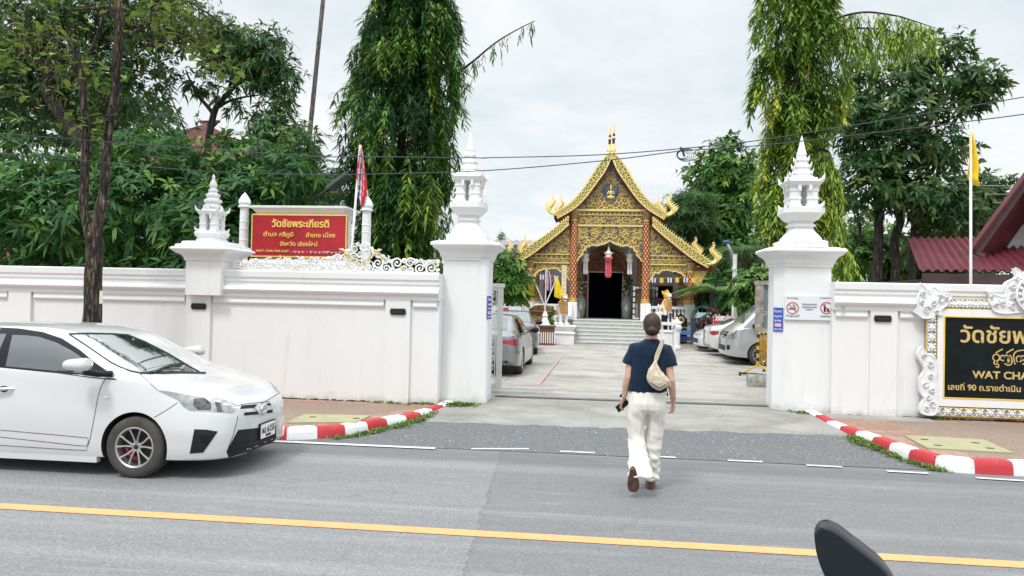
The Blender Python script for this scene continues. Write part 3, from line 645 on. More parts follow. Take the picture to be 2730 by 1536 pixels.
# columns
M_COLLAR = mat('gilt_collar', (.66, .42, .12), .4, .3, var=.2, scale=30)
def column(x, y, ztop, r):
    mb = MB(); mb.lathe([(r*1.03, 1.93), (r*.93, ztop)], (x, y, 0), 24); o = mb.build('column', M_COLM, TP, smooth=40, origin=None)
    me = o.data; me.transform(Matrix.Translation((-(x-XC), -(y-33.4), 0))); o.location = (x-XC, y-33.4, 0)
    mb = MB(); mb.bx(x-r*1.2, x+r*1.2, y-r*1.2, y+r*1.2, FZ, 1.80); mb.build('base', M_TRIMT, o)
    mb = MB(); mb.lathe([(r*1.15, 1.80), (r*1.2, 1.82), (r*1.2, 1.86), (r*1.12, 1.88), (r*1.12, 1.92), (r*1.2, 1.94), (r*1.15, 1.99), (r*1.04, 2.0)], (x, y, 0), 20); mb.build('collar', M_COLLAR, o, smooth=30)
    mb = MB(); mb.lathe([(r*.95, ztop-.42), (r*1.1, ztop-.40), (r*1.0, ztop-.36), (r*1.02, ztop-.3), (r*1.35, ztop-.05), (r*1.4, ztop)], (x, y, 0), 20)
    for k in range(14):
        a = 2*math.pi*k/14; mb.tube([(x+r*1.02*math.cos(a), y+r*1.02*math.sin(a), ztop-.33), (x+r*1.3*math.cos(a), y+r*1.3*math.sin(a), ztop-.03)], [.02, .035], 5, mi=1)
    mb.build('capital', [M_COLLAR, M_MOS], o, smooth=30)
    return o
cmL = (T6([(717, 1100)], 33.4)[0][0], T6([(1327, 1100)], 33.4)[0][0]); hw = (cmL[1]-cmL[0])/2
coL = (T6([(352, 1350)], 33.4)[0][0], T6([(1696, 1350)], 33.4)[0][0]); hw2 = (coL[1]-coL[0])/2
for s_ in (-1, 1):
    column(XC+s_*hw, 33.4, 5.86, .17); column(XC+s_*hw2, 33.4, 3.62, .165)
    column(XC+s_*hw*.93, 35.6, 5.5, .16); column(XC+s_*(hw2-.1), 35.6, 3.5, .16)
# main frieze and arch fretwork (between the main columns)
L6 = lambda pts, Y=33.4: T6(pts, Y)
YF = 33.36
def zof(y): return T6([(1045, y)], 33.4)[0][1]
xi = hw-.17                          # clear half width between main columns
mb = MB()
mb.bx(XC-hw-.25, XC+hw+.25, YF-.12, YF+.1, zof(833), zof(815), 1)
mb.bx(XC-xi, XC+xi, YF, YF+.06, zof(865), zof(833), 0)
for k in range(15):
    x = XC-xi+(2*xi)*(k+.5)/15; z = (zof(865)+zof(833))/2; h = .07; w = xi/15*.8
    mb.add([(x-w, YF, z), (x, YF, z-h), (x+w, YF, z), (x, YF, z+h), (x, YF-.05, z)], [(0, 1, 4), (1, 2, 4), (2, 3, 4), (3, 0, 4)], 1)
for y0, y1 in ((866, 860), (960, 945)): mb.bx(XC-xi, XC+xi, YF-.07, YF+.05, zof(y0), zof(y1), 1)
mb.bx(XC-xi, XC+xi, YF, YF+.06, zof(945), zof(866), 0)
filigree(mb, [(XC, zof(944)), (XC+xi, zof(944)), (XC+xi, zof(867)), (XC, zof(867))], YF, .16, .045, 11, mirror=XC)
mb.build('frieze', [M_MOS, M_GOLD2], TP)
mb = MB()
scal = [(748, 1245), (770, 1215), (800, 1190), (800, 1165), (822, 1150), (830, 1128), (858, 1122), (880, 1110), (920, 1118), (955, 1108), (985, 1100), (1022, 1075)]
S = [(XC-abs(x-XC), z) for x, z in L6(scal)]; S[-1] = (XC, S[-1][1]); S[0] = (XC-xi, S[0][1])
pan = [(XC-xi, zof(960))]+S+mir(S[:-1])[::-1]+[(XC+xi, zof(960))]
mb.prism(pan, YF, YF+.06, 0)
halfp = [(XC, zof(960))]+mir(S)[::-1]+[(XC+xi, zof(960))]
filigree(mb, halfp, YF, .17, .045, 23, mirror=XC)
edge = S+mir(S[:-1])[::-1]; ribbon(mb, edge, YF-.07, YF+.06, .05, 1)
for a, b in zip(edge, edge[1:]):
    n_ = max(1, int(math.hypot(b[0]-a[0], b[1]-a[1])/.07))
    for k in range(n_): mb.ball((a[0]+(b[0]-a[0])*k/n_, YF-.05, a[1]+(b[1]-a[1])*k/n_-.04), .028, 6, 4, 1)
mb.build('arch_fretwork', [M_MOS, M_GOLD2], TP)
# pediment with a praying figure in the middle
mb = MB()
apex = (XC, zof(385)); bl = L6([(690, 815)])[0]
side = [(XC-abs(x-XC), z) for x, z in L6([(700, 812), (800, 752), (880, 660), (960, 550), (1010, 460)])]
ped = [(bl[0], zof(816))]+side+[apex]+mir(side)[::-1]+[(2*XC-bl[0], zof(816))]
mb.prism(ped, YF+.02, YF+.10, 0)
fig = (XC, zof(668), .36)
hp = [(XC, zof(814))]+[(2*XC-bl[0]-.1, zof(814))]+[(2*XC-x-.12, z) for x, z in side]+[(XC, zof(440))]
filigree(mb, hp, YF+.02, .20, .045, 31, mirror=XC, avoid=(fig,), tries=2600)
zc = zof(690)
mb.ball((XC, YF-.02, zc+.06), (.085, .07, .13), 10, 8, 1); mb.ball((XC, YF-.03, zc-.12), (.19, .08, .08), 10, 6, 1); mb.ball((XC, YF-.03, zc+.26), (.055, .06, .07), 10, 8, 1)
mb.lathe([(.055, 0), (.05, .05), (.02, .12), (.004, .2)], (XC, YF-.03, zc+.31), 8, 1)
for s_ in (-1, 1):
    mb.tube([(XC+s_*.09, YF-.03, zc+.14), (XC+s_*.16, YF-.06, zc+.02), (XC+s_*.02, YF-.12, zc+.04)], [.03, .026, .02], 6, mi=1)
    for k in range(4): mb.tube([(XC+s_*.10, YF, zc+.05), (XC+s_*(.22+.03*k), YF-.02, zc-.08+.10*k), (XC+s_*(.26+.02*k), YF-.01, zc+.02+.11*k)], [.03, .035, .006], 6, mi=2)
mb.build('pediment', [M_MOS, M_GOLD2, mat('blue_glass', (.06, .14, .30), .3)], TP)
# side gables, side beams and side fretwork
for s_ in (-1, 1):
    q = lambda P: [(XC+s_*abs(x-XC), z) for x, z in P]
    mb = MB(); tri = q(L6([(692, 935), (692, 1197), (395, 1197), (480, 1120), (560, 1060), (630, 1000)])); mb.prism(tri, YF+.02, YF+.08, 0)
    ti = q(L6([(690, 960), (690, 1192), (425, 1192), (500, 1130), (570, 1075), (635, 1015)])); filigree(mb, ti, YF+.02, .17, .04, 41+s_)
    mb.build('side_gable', [M_MOS, M_GOLD2], TP)
    mb = MB(); x0, x1 = sorted([XC+s_*(hw+.17), XC+s_*(hw2+.1)])
    zz = [zof(y) for y in (1196, 1204, 1228, 1234, 1266, 1276, 1290)]
    mb.bx(x0, x1, YF-.09, YF+.1, zz[1], zz[0], 1); mb.bx(x0, x1, YF, YF+.06, zz[2], zz[1], 0); mb.bx(x0, x1, YF-.03, YF+.06, zz[3], zz[2], 1); mb.bx(x0, x1, YF, YF+.06, zz[4], zz[3], 0); mb.bx(x0, x1, YF-.08, YF+.1, zz[5], zz[4], 1)
    for k in range(8):
        x = x0+(x1-x0)*(k+.5)/8; z = (zz[1]+zz[2])/2; h = .055; w = (x1-x0)/16*.8
        mb.add([(x-w, YF, z), (x, YF, z-h), (x+w, YF, z), (x, YF, z+h), (x, YF-.05, z)], [(0, 1, 4), (1, 2, 4), (2, 3, 4), (3, 0, 4)], 1)
    filigree(mb, [(x0, zz[4]), (x1, zz[4]), (x1, zz[3]), (x0, zz[3])], YF, .085, .03, 51)
    mb.build('side_beam', [M_MOS, M_GOLD2], TP)
    mb = MB(); sc = [(388, 1415), (398, 1375), (402, 1350), (420, 1340), (430, 1328), (455, 1322), (478, 1310), (500, 1316), (545, 1304), (590, 1312), (612, 1335), (640, 1330), (660, 1360), (690, 1415)]
    e = q(L6(sc)); pn = [(e[0][0], zz[5])]+e+[(e[-1][0], zz[5])]; mb.prism(pn, YF, YF+.06, 0); filigree(mb, pn, YF, .10, .03, 61); ribbon(mb, e, YF-.06, YF+.06, .045, 1)
    for a, b in zip(e, e[1:]): mb.ball(((a[0]+b[0])/2, YF-.05, (a[1]+b[1])/2-.035), .03, 6, 4, 1); mb.ball((a[0], YF-.05, a[1]-.035), .03, 6, 4, 1)
    mb.build('side_fretwork', [M_MOS, M_GOLD2], TP)
    mb = MB(); ex = XC+s_*(hw2+.15)
    br = [(0, 3.3), (s_*.62, 3.3), (s_*.5, 3.1), (s_*.40, 2.95), (s_*.34, 2.75), (s_*.2, 2.62), (s_*.14, 2.35), (0, 2.2)]
    mb.prism([(ex+x, z) for x, z in br], 33.36, 33.44, 0); filigree(mb, [(ex+x, z) for x, z in br], 33.36, .13, .04, 71, mi=0); mb.k = 1
    mb.bx(min(ex, ex+s_*.95), max(ex, ex+s_*.95), 33.2, 46, 3.32, 3.46); mb.build('eave_bracket', [M_GOLD2, M_RED], TP)
# roofs: bargeboards with lattice and teeth, naga finials, roof planes
def board(name, top, bot, Y, thick=.08, teeth=True, parent=TP):
    a = catmull(top, 5); b = catmull(bot, 5); mb = MB(); n = len(a)
    P = a+b[::-1]; mb.prism(P, Y, Y+thick, 0)
    Ls = [0]
    for p, q in zip(a, a[1:]): Ls.append(Ls[-1]+math.hypot(q[0]-p[0], q[1]-p[1]))
    def on(curve, s):
        t = s/Ls[-1]*(n-1); i = min(int(t), n-2); f = t-i; return (curve[i][0]*(1-f)+curve[i+1][0]*f, curve[i][1]*(1-f)+curve[i+1][1]*f)
    ribbon(mb, a, Y-.03, Y+thick, .05, 1); ribbon(mb, b, Y-.04, Y+thick, .06, 1)
    mid = [((p[0]+q[0])/2, (p[1]+q[1])/2) for p, q in zip(a, b)]; ribbon(mb, mid, Y-.012, Y, .028, 1)
    step = .22; s = 0
    while s+step < Ls[-1]:
        for p, q in ((on(a, s), on(b, s+step)), (on(b, s), on(a, s+step))):
            ribbon(mb, [p, q], Y-.022, Y, .042, 1)
        s += step
    if teeth:
        s = .1
        while s < Ls[-1]-.1:
            p = on(a, s); q = on(a, s+.05); b_ = on(b, s); ux, uz = p[0]-b_[0], p[1]-b_[1]; l = math.hypot(ux, uz); ux /= l; uz /= l
            mb.add([(p[0], Y-.01, p[1]), (q[0], Y-.01, q[1]), (q[0]+ux*.10, Y+.02, q[1]+uz*.10+.05), (p[0], Y+.05, p[1]), (q[0], Y+.05, q[1])], [(0, 1, 2), (1, 4, 2), (4, 3, 2), (3, 0, 2)], 1); s += .11
    return mb.build(name, [M_GRN, M_GOLD2], parent)
ut = T6([(1018, 322), (935, 440), (850, 575), (765, 692), (690, 765), (625, 808), (556, 848)], 33.0)
ub = T6([(1046, 372), (985, 490), (905, 602), (828, 705), (745, 790), (665, 843), (585, 888)], 33.0)
lt = T6([(682, 872), (590, 950), (490, 1028), (380, 1102), (290, 1165), (190, 1238)], 33.0)
lb = T6([(682, 938), (600, 1012), (510, 1082), (420, 1152), (330, 1215), (218, 1275)], 33.0)
ut[0] = (XC-.04, ut[0][1]); ub[0] = (XC-.005, ub[0][1])
def naga(name, base, h, s_, Y, parent=TP):
    """rearing serpent finial: S-curve with flame barbs; s_ = -1 curls to the left"""
    x, z = base; C = catmull([(x-s_*.25*h, z-.02*h), (x, z), (x+s_*.17*h, z+.10*h), (x+s_*.19*h, z+.28*h), (x+s_*.05*h, z+.45*h), (x-s_*.01*h, z+.62*h), (x+s_*.07*h, z+.80*h), (x+s_*.04*h, z+1.0*h)], 4)
    n = len(C); rad = [h*(.07+.055*math.sin(math.pi*min(1, i/n*1.25)))*(1-(i/n)**2.2)+.004 for i in range(n)]
    mb = MB(); mb.tube([(p[0], Y, p[1]) for p in C], rad, 8, flat=.7)
    for i in range(4, n-2, 2):
        p = C[i]; r = rad[i]*1.3+.02*h
        mb.add([(p[0]+s_*r*.5, Y-.02, p[1]-r*.4), (p[0]+s_*r*.5, Y+.03, p[1]-r*.4), (p[0]+s_*r*.4, Y, p[1]+r*.5), (p[0]+s_*r*1.75, Y, p[1]+r*1.1)], [(0, 2, 3), (2, 1, 3), (1, 0, 3)])
        if i > n*.55: mb.add([(p[0]-s_*r*.4, Y-.02, p[1]-r*.4), (p[0]-s_*r*.4, Y+.03, p[1]-r*.4), (p[0]-s_*r*.3, Y, p[1]+r*.5), (p[0]-s_*r*1.4, Y, p[1]+r*1.0)], [(0, 2, 3), (2, 1, 3), (1, 0, 3)])
    return mb.build(name, M_GOLD2, parent, smooth=40)
for s_ in (-1, 1):
    q = (lambda P: P) if s_ < 0 else mir
    board('bargeboard', q(ut), q(ub), 33.0); board('bargeboard', q(lt), q(lb), 33.02)
    naga('naga_finial', q([ut[-1]])[0], .95, s_, 33.05); naga('naga_finial', q([lt[-1]])[0], .95, s_, 33.07)
    sh = lambda P, k: [(XC+(x-XC)*k, z+.20) for x, z in P]
    naga('naga_finial', q(sh([ut[-1]], .885))[0], .92, s_, 35.1); naga('naga_finial', q([(lt[-1][0]+.50, lt[-1][1]+.42)])[0], .92, s_, 35.1)
    U = catmull(ut, 4); Lw = catmull(lt, 4); mb = MB()
    def plane(C, y0, y1, dzz, k=1.):
        r = []
        for y in (y0, y1):
            f = [(XC+(x-XC)*k, z+dzz) for x, z in C]; P = [(x, y, z) for x, z in f]+[(x, y, z-.14) for x, z in f[::-1]]
            r.append(P if s_ < 0 else [(2*XC-a, b, c) for a, b, c in P][::-1])
        mb.loft(r, True, True, 0)
    plane([(x, z-.06) for x, z in U], 33.1, 35.2, 0); plane([(x, z-.06) for x, z in U], 35.2, 47.2, .22, .92); plane([(x, z-.08) for x, z in Lw], 33.1, 35.2, 0); plane([(x, z-.08) for x, z in Lw], 35.2, 47.2, .26, .95)
    mb.build('roof', M_TILE, TP, smooth=30)
    mb = MB(); a = q([ub[-1], ut[-1]]); e = q(ub)
    ribbon(mb, [(x, z-.05) for x, z in e], 33.06, 33.35, .05, 0); ribbon(mb, [(x, z-.05) for x, z in q(lb)], 33.08, 33.35, .05, 0)
    ex = XC+s_*(hw+.42); mb.bx(min(ex, XC+s_*(hw+.17)), max(ex, XC+s_*(hw+.17)), 33.2, 33.5, 5.45, 5.85)
    ex2 = q([ub[-1]])[0][0]; mb.bx(min(ex2, XC+s_*(hw+.17)), max(ex2, XC+s_*(hw+.17)), 33.15, 35.2, zof(905), zof(880))
    mb.build('eave_board', M_RED, TP)
for k, (x, y, yb) in enumerate(((1033, 105, 325), (1066, 85, 325))):
    a = at('A6', x, y, 33.1+1.9*(1-k)); b = at('A6', x-12 if k else x-12, yb, 33.1+1.9*(1-k)); h = a.z-b.z; mb = MB()
    for (z0, z1, m_, pr) in ((0, .25, 0, [(.13, 0), (.12, .05), (.075, .16), (.055, .25)]), (.25, .62, 1, [(.055, .25), (.062, .36), (.075, .44), (.05, .5), (.06, .56), (.045, .62)]), (.62, 1, 0, [(.045, .62), (.03, .78), (.005, 1.)])):
        mb.loft([[(b.x+(a.x-b.x)*t+r*math.cos(g), 33.1+1.9*(1-k)+r*math.sin(g), b.z+h*t) for g in (2*math.pi*j/10 for j in range(10))] for r, t in pr], True, True, m_)
    mb.ball((b.x+(a.x-b.x)*.45, 33.1+1.9*(1-k), b.z+h*.46), .085, 8, 6, 0); mb.build('roof_spire', [M_GOLD2, M_PURP], TP, smooth=40)
# balustrades, between outer and main columns, and hand walls beside the stair
for s_ in (-1, 1):
    x0, x1 = sorted([XC+s_*(hw+.22), XC+s_*(hw2-.2)]); mb = MB()
    mb.bx(x0, x1, 33.3, 33.5, FZ, 1.12); mb.bx(x0, x1, 33.28, 33.52, 1.58, 1.70)
    n_ = 9
    for k in range(n_): mb.lathe([(.04, 1.12), (.055, 1.2), (.03, 1.3), (.055, 1.42), (.035, 1.5), (.045, 1.58)], (x0+(x1-x0)*(k+.5)/n_, 33.4, 0), 8)
    mb.build('balustrade', M_TRIMT, TP, smooth=30)
    x = XC+s_*1.72; mb = MB(); P = [(32.55, FZ), (33.2, FZ), (33.2, 1.78), (33.0, 1.8), (32.85, 1.72), (32.75, 1.5), (32.62, 1.3), (32.5, 1.2)]
    mb.loft([[(x-.09, y, z) for y, z in P], [(x+.09, y, z) for y, z in P]]); mb.build('stair_cheek', M_TRIMT, TP)
# ------------------------------------------------------------------ things on and around the porch
M_PAPER = mat('white_lantern_cloth', (.80, .78, .72), .8, var=.05); M_PINK = mat('red_lantern_ribbon', (.62, .10, .12), .7, var=.15)
def lantern(lab, p, red):
    r = thing('hanging_lantern', lab, 'lantern', (p.x, p.y, p.z), 'lanterns hanging in the porch'); k = .95
    mb = MB(); mb.lathe([(.02, .0), (.05, -.06), (.06, -.14), (.17, -.26), (.17, -.29), (.135, -.31), (.135, -.46), (.17, -.48), (.12, -.58), (.09, -.60)], (p.x, p.y, p.z), 6)
    for j in range(6):
        a = j*math.pi/3; mb.tube([(p.x+.17*math.cos(a), p.y+.17*math.sin(a), p.z-.27), (p.x+.22*math.cos(a), p.y+.22*math.sin(a), p.z-.22)], [.02, .004], 4)
    for j in range(3):
        a = j*2*math.pi/3+.3; mb.tube([(p.x, p.y, p.z-.05), (p.x+.05*math.cos(a), p.y+.05*math.sin(a), p.z+.06)], [.03, .004], 4)
    mb.build('lantern_body', M_PAPER, r)
    mb = MB()
    if red: mb.lathe([(.19, -.44), (.21, -.47), (.13, -.56), (.10, -.6)], (p.x, p.y, p.z), 10)
    for j in range(5 if red else 3):
        x = p.x+(-.10+.05*j if red else -.06+.06*j); y = p.y+(j % 2)*.05; ln = 1.28+.06*(j % 2) if red else 1.12
        w = .042 if red else .05
        mb.add([(x-w*.7, y, p.z-.55), (x+w*.7, y, p.z-.55), (x+w, y-.01, p.z-ln), (x, y-.01, p.z-ln-.05), (x-w, y-.01, p.z-ln), (x-w*.7, y+.02, p.z-.55), (x+w*.7, y+.02, p.z-.55), (x+w, y+.01, p.z-ln), (x, y+.01, p.z-ln-.05), (x-w, y+.01, p.z-ln)], [(0, 4, 3, 2, 1), (5, 6, 7, 8, 9), (0, 5, 9, 4), (1, 2, 7, 6), (4, 9, 8, 3), (3, 8, 7, 2)])
    mb.build('tassel', M_PINK if red else M_PAPER, r)
    mb = MB(); mb.tube([(p.x, p.y, p.z), (p.x, p.y, 5.6)], .008, 5); mb.build('cord', M_PAPER, r)
lantern('white hanging lantern with white tails, left of the temple door', at('A6', 826, 1145, 33.9), False)
lantern('hanging lantern with long red ribbon tails, above the temple door', at('A6', 1017, 1133, 33.5), True)
lantern('white hanging lantern with white tails, right of the temple door', at('A6', 1196, 1145, 33.9), False)
# bunting across the side bays
M_BY = mat('yellow_bunting', (.85, .50, .05), .8, var=.08); M_BW = mat('white_bunting', (.75, .75, .78), .8); M_BB = mat('blue_bunting', (.05, .05, .35), .8); M_CORD = mat('thin_cord', (.5, .5, .48), .8)
def bunting(lab, key, pts, Y):
    A = [at(key, x, y, Y) for x, y, c in pts]; r = thing('bunting', lab, 'bunting', tuple(A[0]), 'bunting on the porch')
    mb = MB(); mb.tube([a+Vector((0, 0, .10)) for a in A], .008, 4); mb.build('cord', M_CORD, r)
    for a, (_, _, c) in zip(A, pts):
        mb = MB(); w, h, q = .088, .11, .01
        if c == 'y': mb.bx(a.x-w, a.x+w*.8, Y-q, Y, a.z-h, a.z+.10, 0)
        else:
            for k, cc in enumerate((1, 2, 1) if c == 'w' else (1, 2, 1)): mb.bx(a.x-w+k*w*.66, a.x-w+(k+1)*w*.66, Y-q, Y, a.z-h, a.z+.10, cc)
        mb.build('pennant', [M_BY, M_BW, M_BB], r)
bunting('string of yellow and white-and-blue pennants in the left bay of the porch', 'A7', [(485, 440, 'w'), (566, 443, 'y'), (656, 448, 'w'), (750, 452, 'y'), (828, 458, 'w')], 33.2)
bunting('string of yellow and white-and-blue pennants in the right bay of the porch', 'A8', [(415, 430, 'w'), (500, 432, 'y'), (585, 430, 'w'), (668, 430, 'y'), (756, 430, 'w'), (838, 432, 'y')], 33.2)
# vases with flowers
M_PORC = mat('porcelain_celadon', (.22, .27, .24), .2, var=.3, scale=16, col2=(.42, .47, .42)); M_PORW = mat('porcelain_white', (.72, .76, .76), .2, var=.1, scale=30)
M_LEAFV = mat('vase_greenery', (.05, .12, .03), .6, var=.3); M_FLY = mat('yellow_flowers', (.75, .62, .12), .7, var=.2); M_FLW = mat('cream_flowers', (.75, .70, .55), .7)
for key, x, y, lab in (('A7', 1120, 975, 'left'), ('A7', 1672, 968, 'right')):
    p = at(key, x, y, 35.6); p.z = FZ; r = thing('floor_vase', 'tall grey-green porcelain vase with white medallion, %s of the temple door' % lab, 'vase', tuple(p), 'vases beside the temple door')
    mb = MB(); mb.lathe([(.14, 0), (.15, .08), (.19, .2), (.255, .62), (.25, .85), (.17, 1.02), (.08, 1.10), (.075, 1.22), (.12, 1.30)], tuple(p), 18); mb.build('vase_body', M_PORC, r, smooth=True)
    mb = MB(); mb.ball((p.x, p.y-.13, p.z+.62), (.14, .13, .32), 14, 10); mb.build('medallion', M_PORW, r, smooth=True)
    f = thing('flower_arrangement', 'yellow and cream flowers with greenery in the %s vase at the temple door' % lab, 'flowers', (p.x, p.y, p.z+1.3), 'flower arrangements'); q = random.Random(len(lab))
    mb = MB(); m2 = MB()
    for k in range(34):
        d = Vector((q.gauss(0, .16), q.gauss(0, .1)-.05, q.uniform(-.1, 1.0 if k % 4 == 0 else .55))); c = Vector((p.x, p.y, p.z+1.32))+d
        mb.add([c+Vector((-.06, 0, -.08)), c+Vector((.05, .02, -.03)), c+Vector((.03, -.02, .13)), c+Vector((-.03, -.06, .02))], [(0, 1, 2), (0, 2, 3)])
        if k % 2 == 0 and d.z < .5: m2.ball(c+Vector((0, -.06, 0)), .045, 6, 4, k//2 % 2)
    mb.tube([p+Vector((0, 0, 1.25)), p+Vector((.03, 0, 1.8))], .03, 5); mb.build('greenery', M_LEAFV, f); m2.build('blossoms', [M_FLY, M_FLW], f)
# folding screen, altar table, notice post
a, b = at('A8', 197, 832, 34.2), at('A8', 440, 832, 34.8); a.z = b.z = FZ; zt = at('A8', 197, 487, 34.2).z
r = thing('folding_screen', 'black and white framed folding screen leaning in the right side of the porch', 'screen', tuple((a+b)/2)); mb = MB(); d = (b-a).normalized(); ang = math.atan2(d.y, d.x); l = (b-a).length
for s0 in (0, .5*l, l):
    c = a+d*s0
    for k in range(6): mb.box((c.x, c.y, FZ+(zt-FZ)*(k+.5)/6), (.10, .05, (zt-FZ)/6-.07), ang, 1)
    mb.box((c.x, c.y+.02, (FZ+zt)/2), (.15, .04, zt-FZ), ang, 0)
c = (a+b)/2
for z in (FZ+.08, zt-.1):
    mb.box((c.x, c.y+.02, z), (l, .04, .15), ang, 0)
    for k in range(4): cc = a+d*(l*(k+.5)/4); mb.box((cc.x, cc.y, z), (l/4-.07, .05, .09), ang, 1)
mb.build('screen_frame', [mat('black_lacquer', (.02, .015, .018), .4), M_TRIMT], r)
mb = MB(); mb.box((c.x, c.y+.05, (FZ+zt)/2), (l*.6, .03, (zt-FZ)*.8), ang); mb.build('woven_panel', mat('woven_rattan', (.13, .10, .07), .8, var=.3, scale=40), r)
a, b = at('A8', 402, 620, 34.6), at('A8', 682, 620, 34.6); r = thing('altar_table', 'dark purple altar table behind the right balustrade of the porch', 'table', ((a.x+b.x)/2, 34.6, FZ)); mb = MB()
mb.bx(a.x, b.x, 34.4, 34.9, a.z-.12, a.z); mb.build('tabletop', M_PURP, r)
mb = MB(); mb.bx(a.x+.1, b.x-.1, 34.42, 34.45, a.z-.3, a.z-.121); mb.build('apron', M_PURP, r)
for xx in (a.x+.15, b.x-.15):
    for yy in (34.48, 34.82): mb = MB(); mb.bx(xx-.05, xx+.05, yy-.05, yy+.05, FZ, a.z-.12); mb.build('leg', M_PURP, r)
a = at('A7', 897, 305, 32.9); b = at('A7', 945, 800, 32.9); mb = MB(); mb.bx(a.x, b.x, 32.86, 32.92, FZ-.3, a.z)
q = random.Random(4)
for k in range(15): z = a.z-.15-k*.19; mb.k = 1; mb.bx(a.x+.07, a.x+.07+q.uniform(.05, .12), 32.855, 32.861, z, z+.09)
tag(mb.build('inscribed_post', [mat('pale_yellow_board', (.74, .66, .44), .7, var=.06), mat('faded_ink', (.60, .50, .28), .8)]), 'tall pale yellow inscribed board standing before the left bay of the porch', 'notice board')
# plinths and guardian lions
M_LW = mat('lion_white', (.80, .78, .76), .5, var=.05); M_LO = mat('lion_orange_gold', (.66, .27, .04), .45, var=.25, scale=18, col2=(.85, .50, .10)); M_LR = mat('lion_red', (.45, .03, .04), .5)
def lion(lab, key, x0, y0, Y, s_, h=1.35):
    """seated guardian lion facing s_ (+1 right) seen three-quarter from the front"""
    p = at(key, x0, y0, Y); px = thing('lion_plinth', 'white moulded plinth under the ' + lab.split(',')[0], 'plinth', (p.x, Y, 0), 'lion plinths'); zt = p.z
    mb = MB(); mb.sq([(.56, .5, 0), (.56, .5, zt*.55), (.62, .56, zt*.6), (.52, .46, zt*.66), (.52, .46, zt*.8), (.6, .54, zt*.86), (.64, .58, zt*.97), (.6, .54, zt)], (p.x, Y+.3)); mb.build('block', M_TRIMT, px)
    r = thing('guardian_lion', lab, 'lion statue', (p.x, Y+.2, zt), 'guardian lions'); k = h/1.35; ca, sa = math.cos(.95), math.sin(.95); V = lambda x, y, z: (p.x+s_*(x*ca+y*sa)*k, Y+.25+(-x*sa+y*ca)*k, zt+z*k)
    mb = MB()
    mb.tube([V(-.30, .1, .20), V(-.22, .05, .36), V(-.08, 0, .56), V(.04, 0, .76), V(.08, 0, .95)], [.20*k, .25*k, .22*k, .19*k, .14*k], 12)
    for y in (-.13, .13):
        mb.tube([V(.06, y, .66), V(.13, y, .40), V(.14, y, .14), V(.16, y, .06)], [.11*k, .085*k, .07*k, .08*k], 8); mb.ball(V(.22, y, .05), (.13*k, .085*k, .06*k), 8, 5)
        mb.tube([V(-.28, y*1.5, .26), V(-.06, y*1.7, .30), V(-.10, y*1.6, .08)], [.16*k, .13*k, .09*k], 8); mb.ball(V(.0, y*1.6, .05), (.15*k, .08*k, .06*k), 8, 5)
    mb.tube([V(-.45, 0, .15), V(-.56, 0, .4), V(-.45, 0, .62), V(-.5, 0, .78)], [.05*k, .06*k, .07*k, .01], 7)
    me = fresh(mb.mesh('lion', M_LW), [('REMESH', dict(mode='VOXEL', voxel_size=.03)), ('SMOOTH', dict(iterations=4))]); me.materials.clear(); me.materials.append(M_LW)
    me.polygons.foreach_set('use_smooth', [True]*len(me.polygons)); link_mesh('body', me, r)
    mb = MB()
    for row in range(4):
        z = .52+.13*row; rad = .205-.02*row
        for j in range(10):
            a = 2*math.pi*j/10+row*.3; c = V(.02+.03*row+rad*math.cos(a), rad*math.sin(a), z); t = V(.02+.03*row+(rad+.05)*math.cos(a), (rad+.05)*math.sin(a), z-.11)
            mb.tube([c, t], [.055*k, .01], 5)
    mb.build('mane', M_LO, r)
    mb = MB(); mb.ball(V(.10, 0, 1.10), (.17*k, .165*k, .17*k), 12, 8, 0); mb.ball(V(.24, 0, 1.09), (.12*k, .12*k, .07*k), 10, 6, 1); mb.ball(V(.22, 0, .97), (.10*k, .10*k, .04*k), 10, 6, 1); mb.ball(V(.20, 0, 1.03), (.09*k, .09*k, .05*k), 8, 6, 2)
    for y in (-.1, .1):
        mb.ball(V(.20, y, 1.18), .035*k, 7, 5, 1); mb.tube([V(.02, y*1.4, 1.18), V(-.05, y*2.0, 1.32)], [.06*k, .01], 6, mi=0)
    for j in range(5): mb.tube([V(.12-.07*j, 0, 1.24-.02*j), V(.10-.09*j, 0, 1.40-.03*j)], [.05*k, .006], 5, mi=0)
    mb.build('head', [M_LO, M_LW, M_LR], r, smooth=50)
    mb = MB(); ring = [V(.03+.21*math.cos(a), .21*math.sin(a), .50) for a in np.linspace(0, 2*math.pi, 16)]; mb.tube(ring, .025*k, 6)
    mb.tube([V(-.20, -.24, .60), V(-.18, -.27, .3), V(-.16, -.26, .1)], .02*k, 5); mb.build('red_trim', M_LR, r)
lion('white guardian lion with orange mane, left of the temple steps beside the flags', 'A7', 885, 1030, 31.2, 1, 1.45)
lion('white guardian lion with orange mane, right of the temple steps behind the walking person', 'A8', 545, 870, 31.6, 1, 1.30)
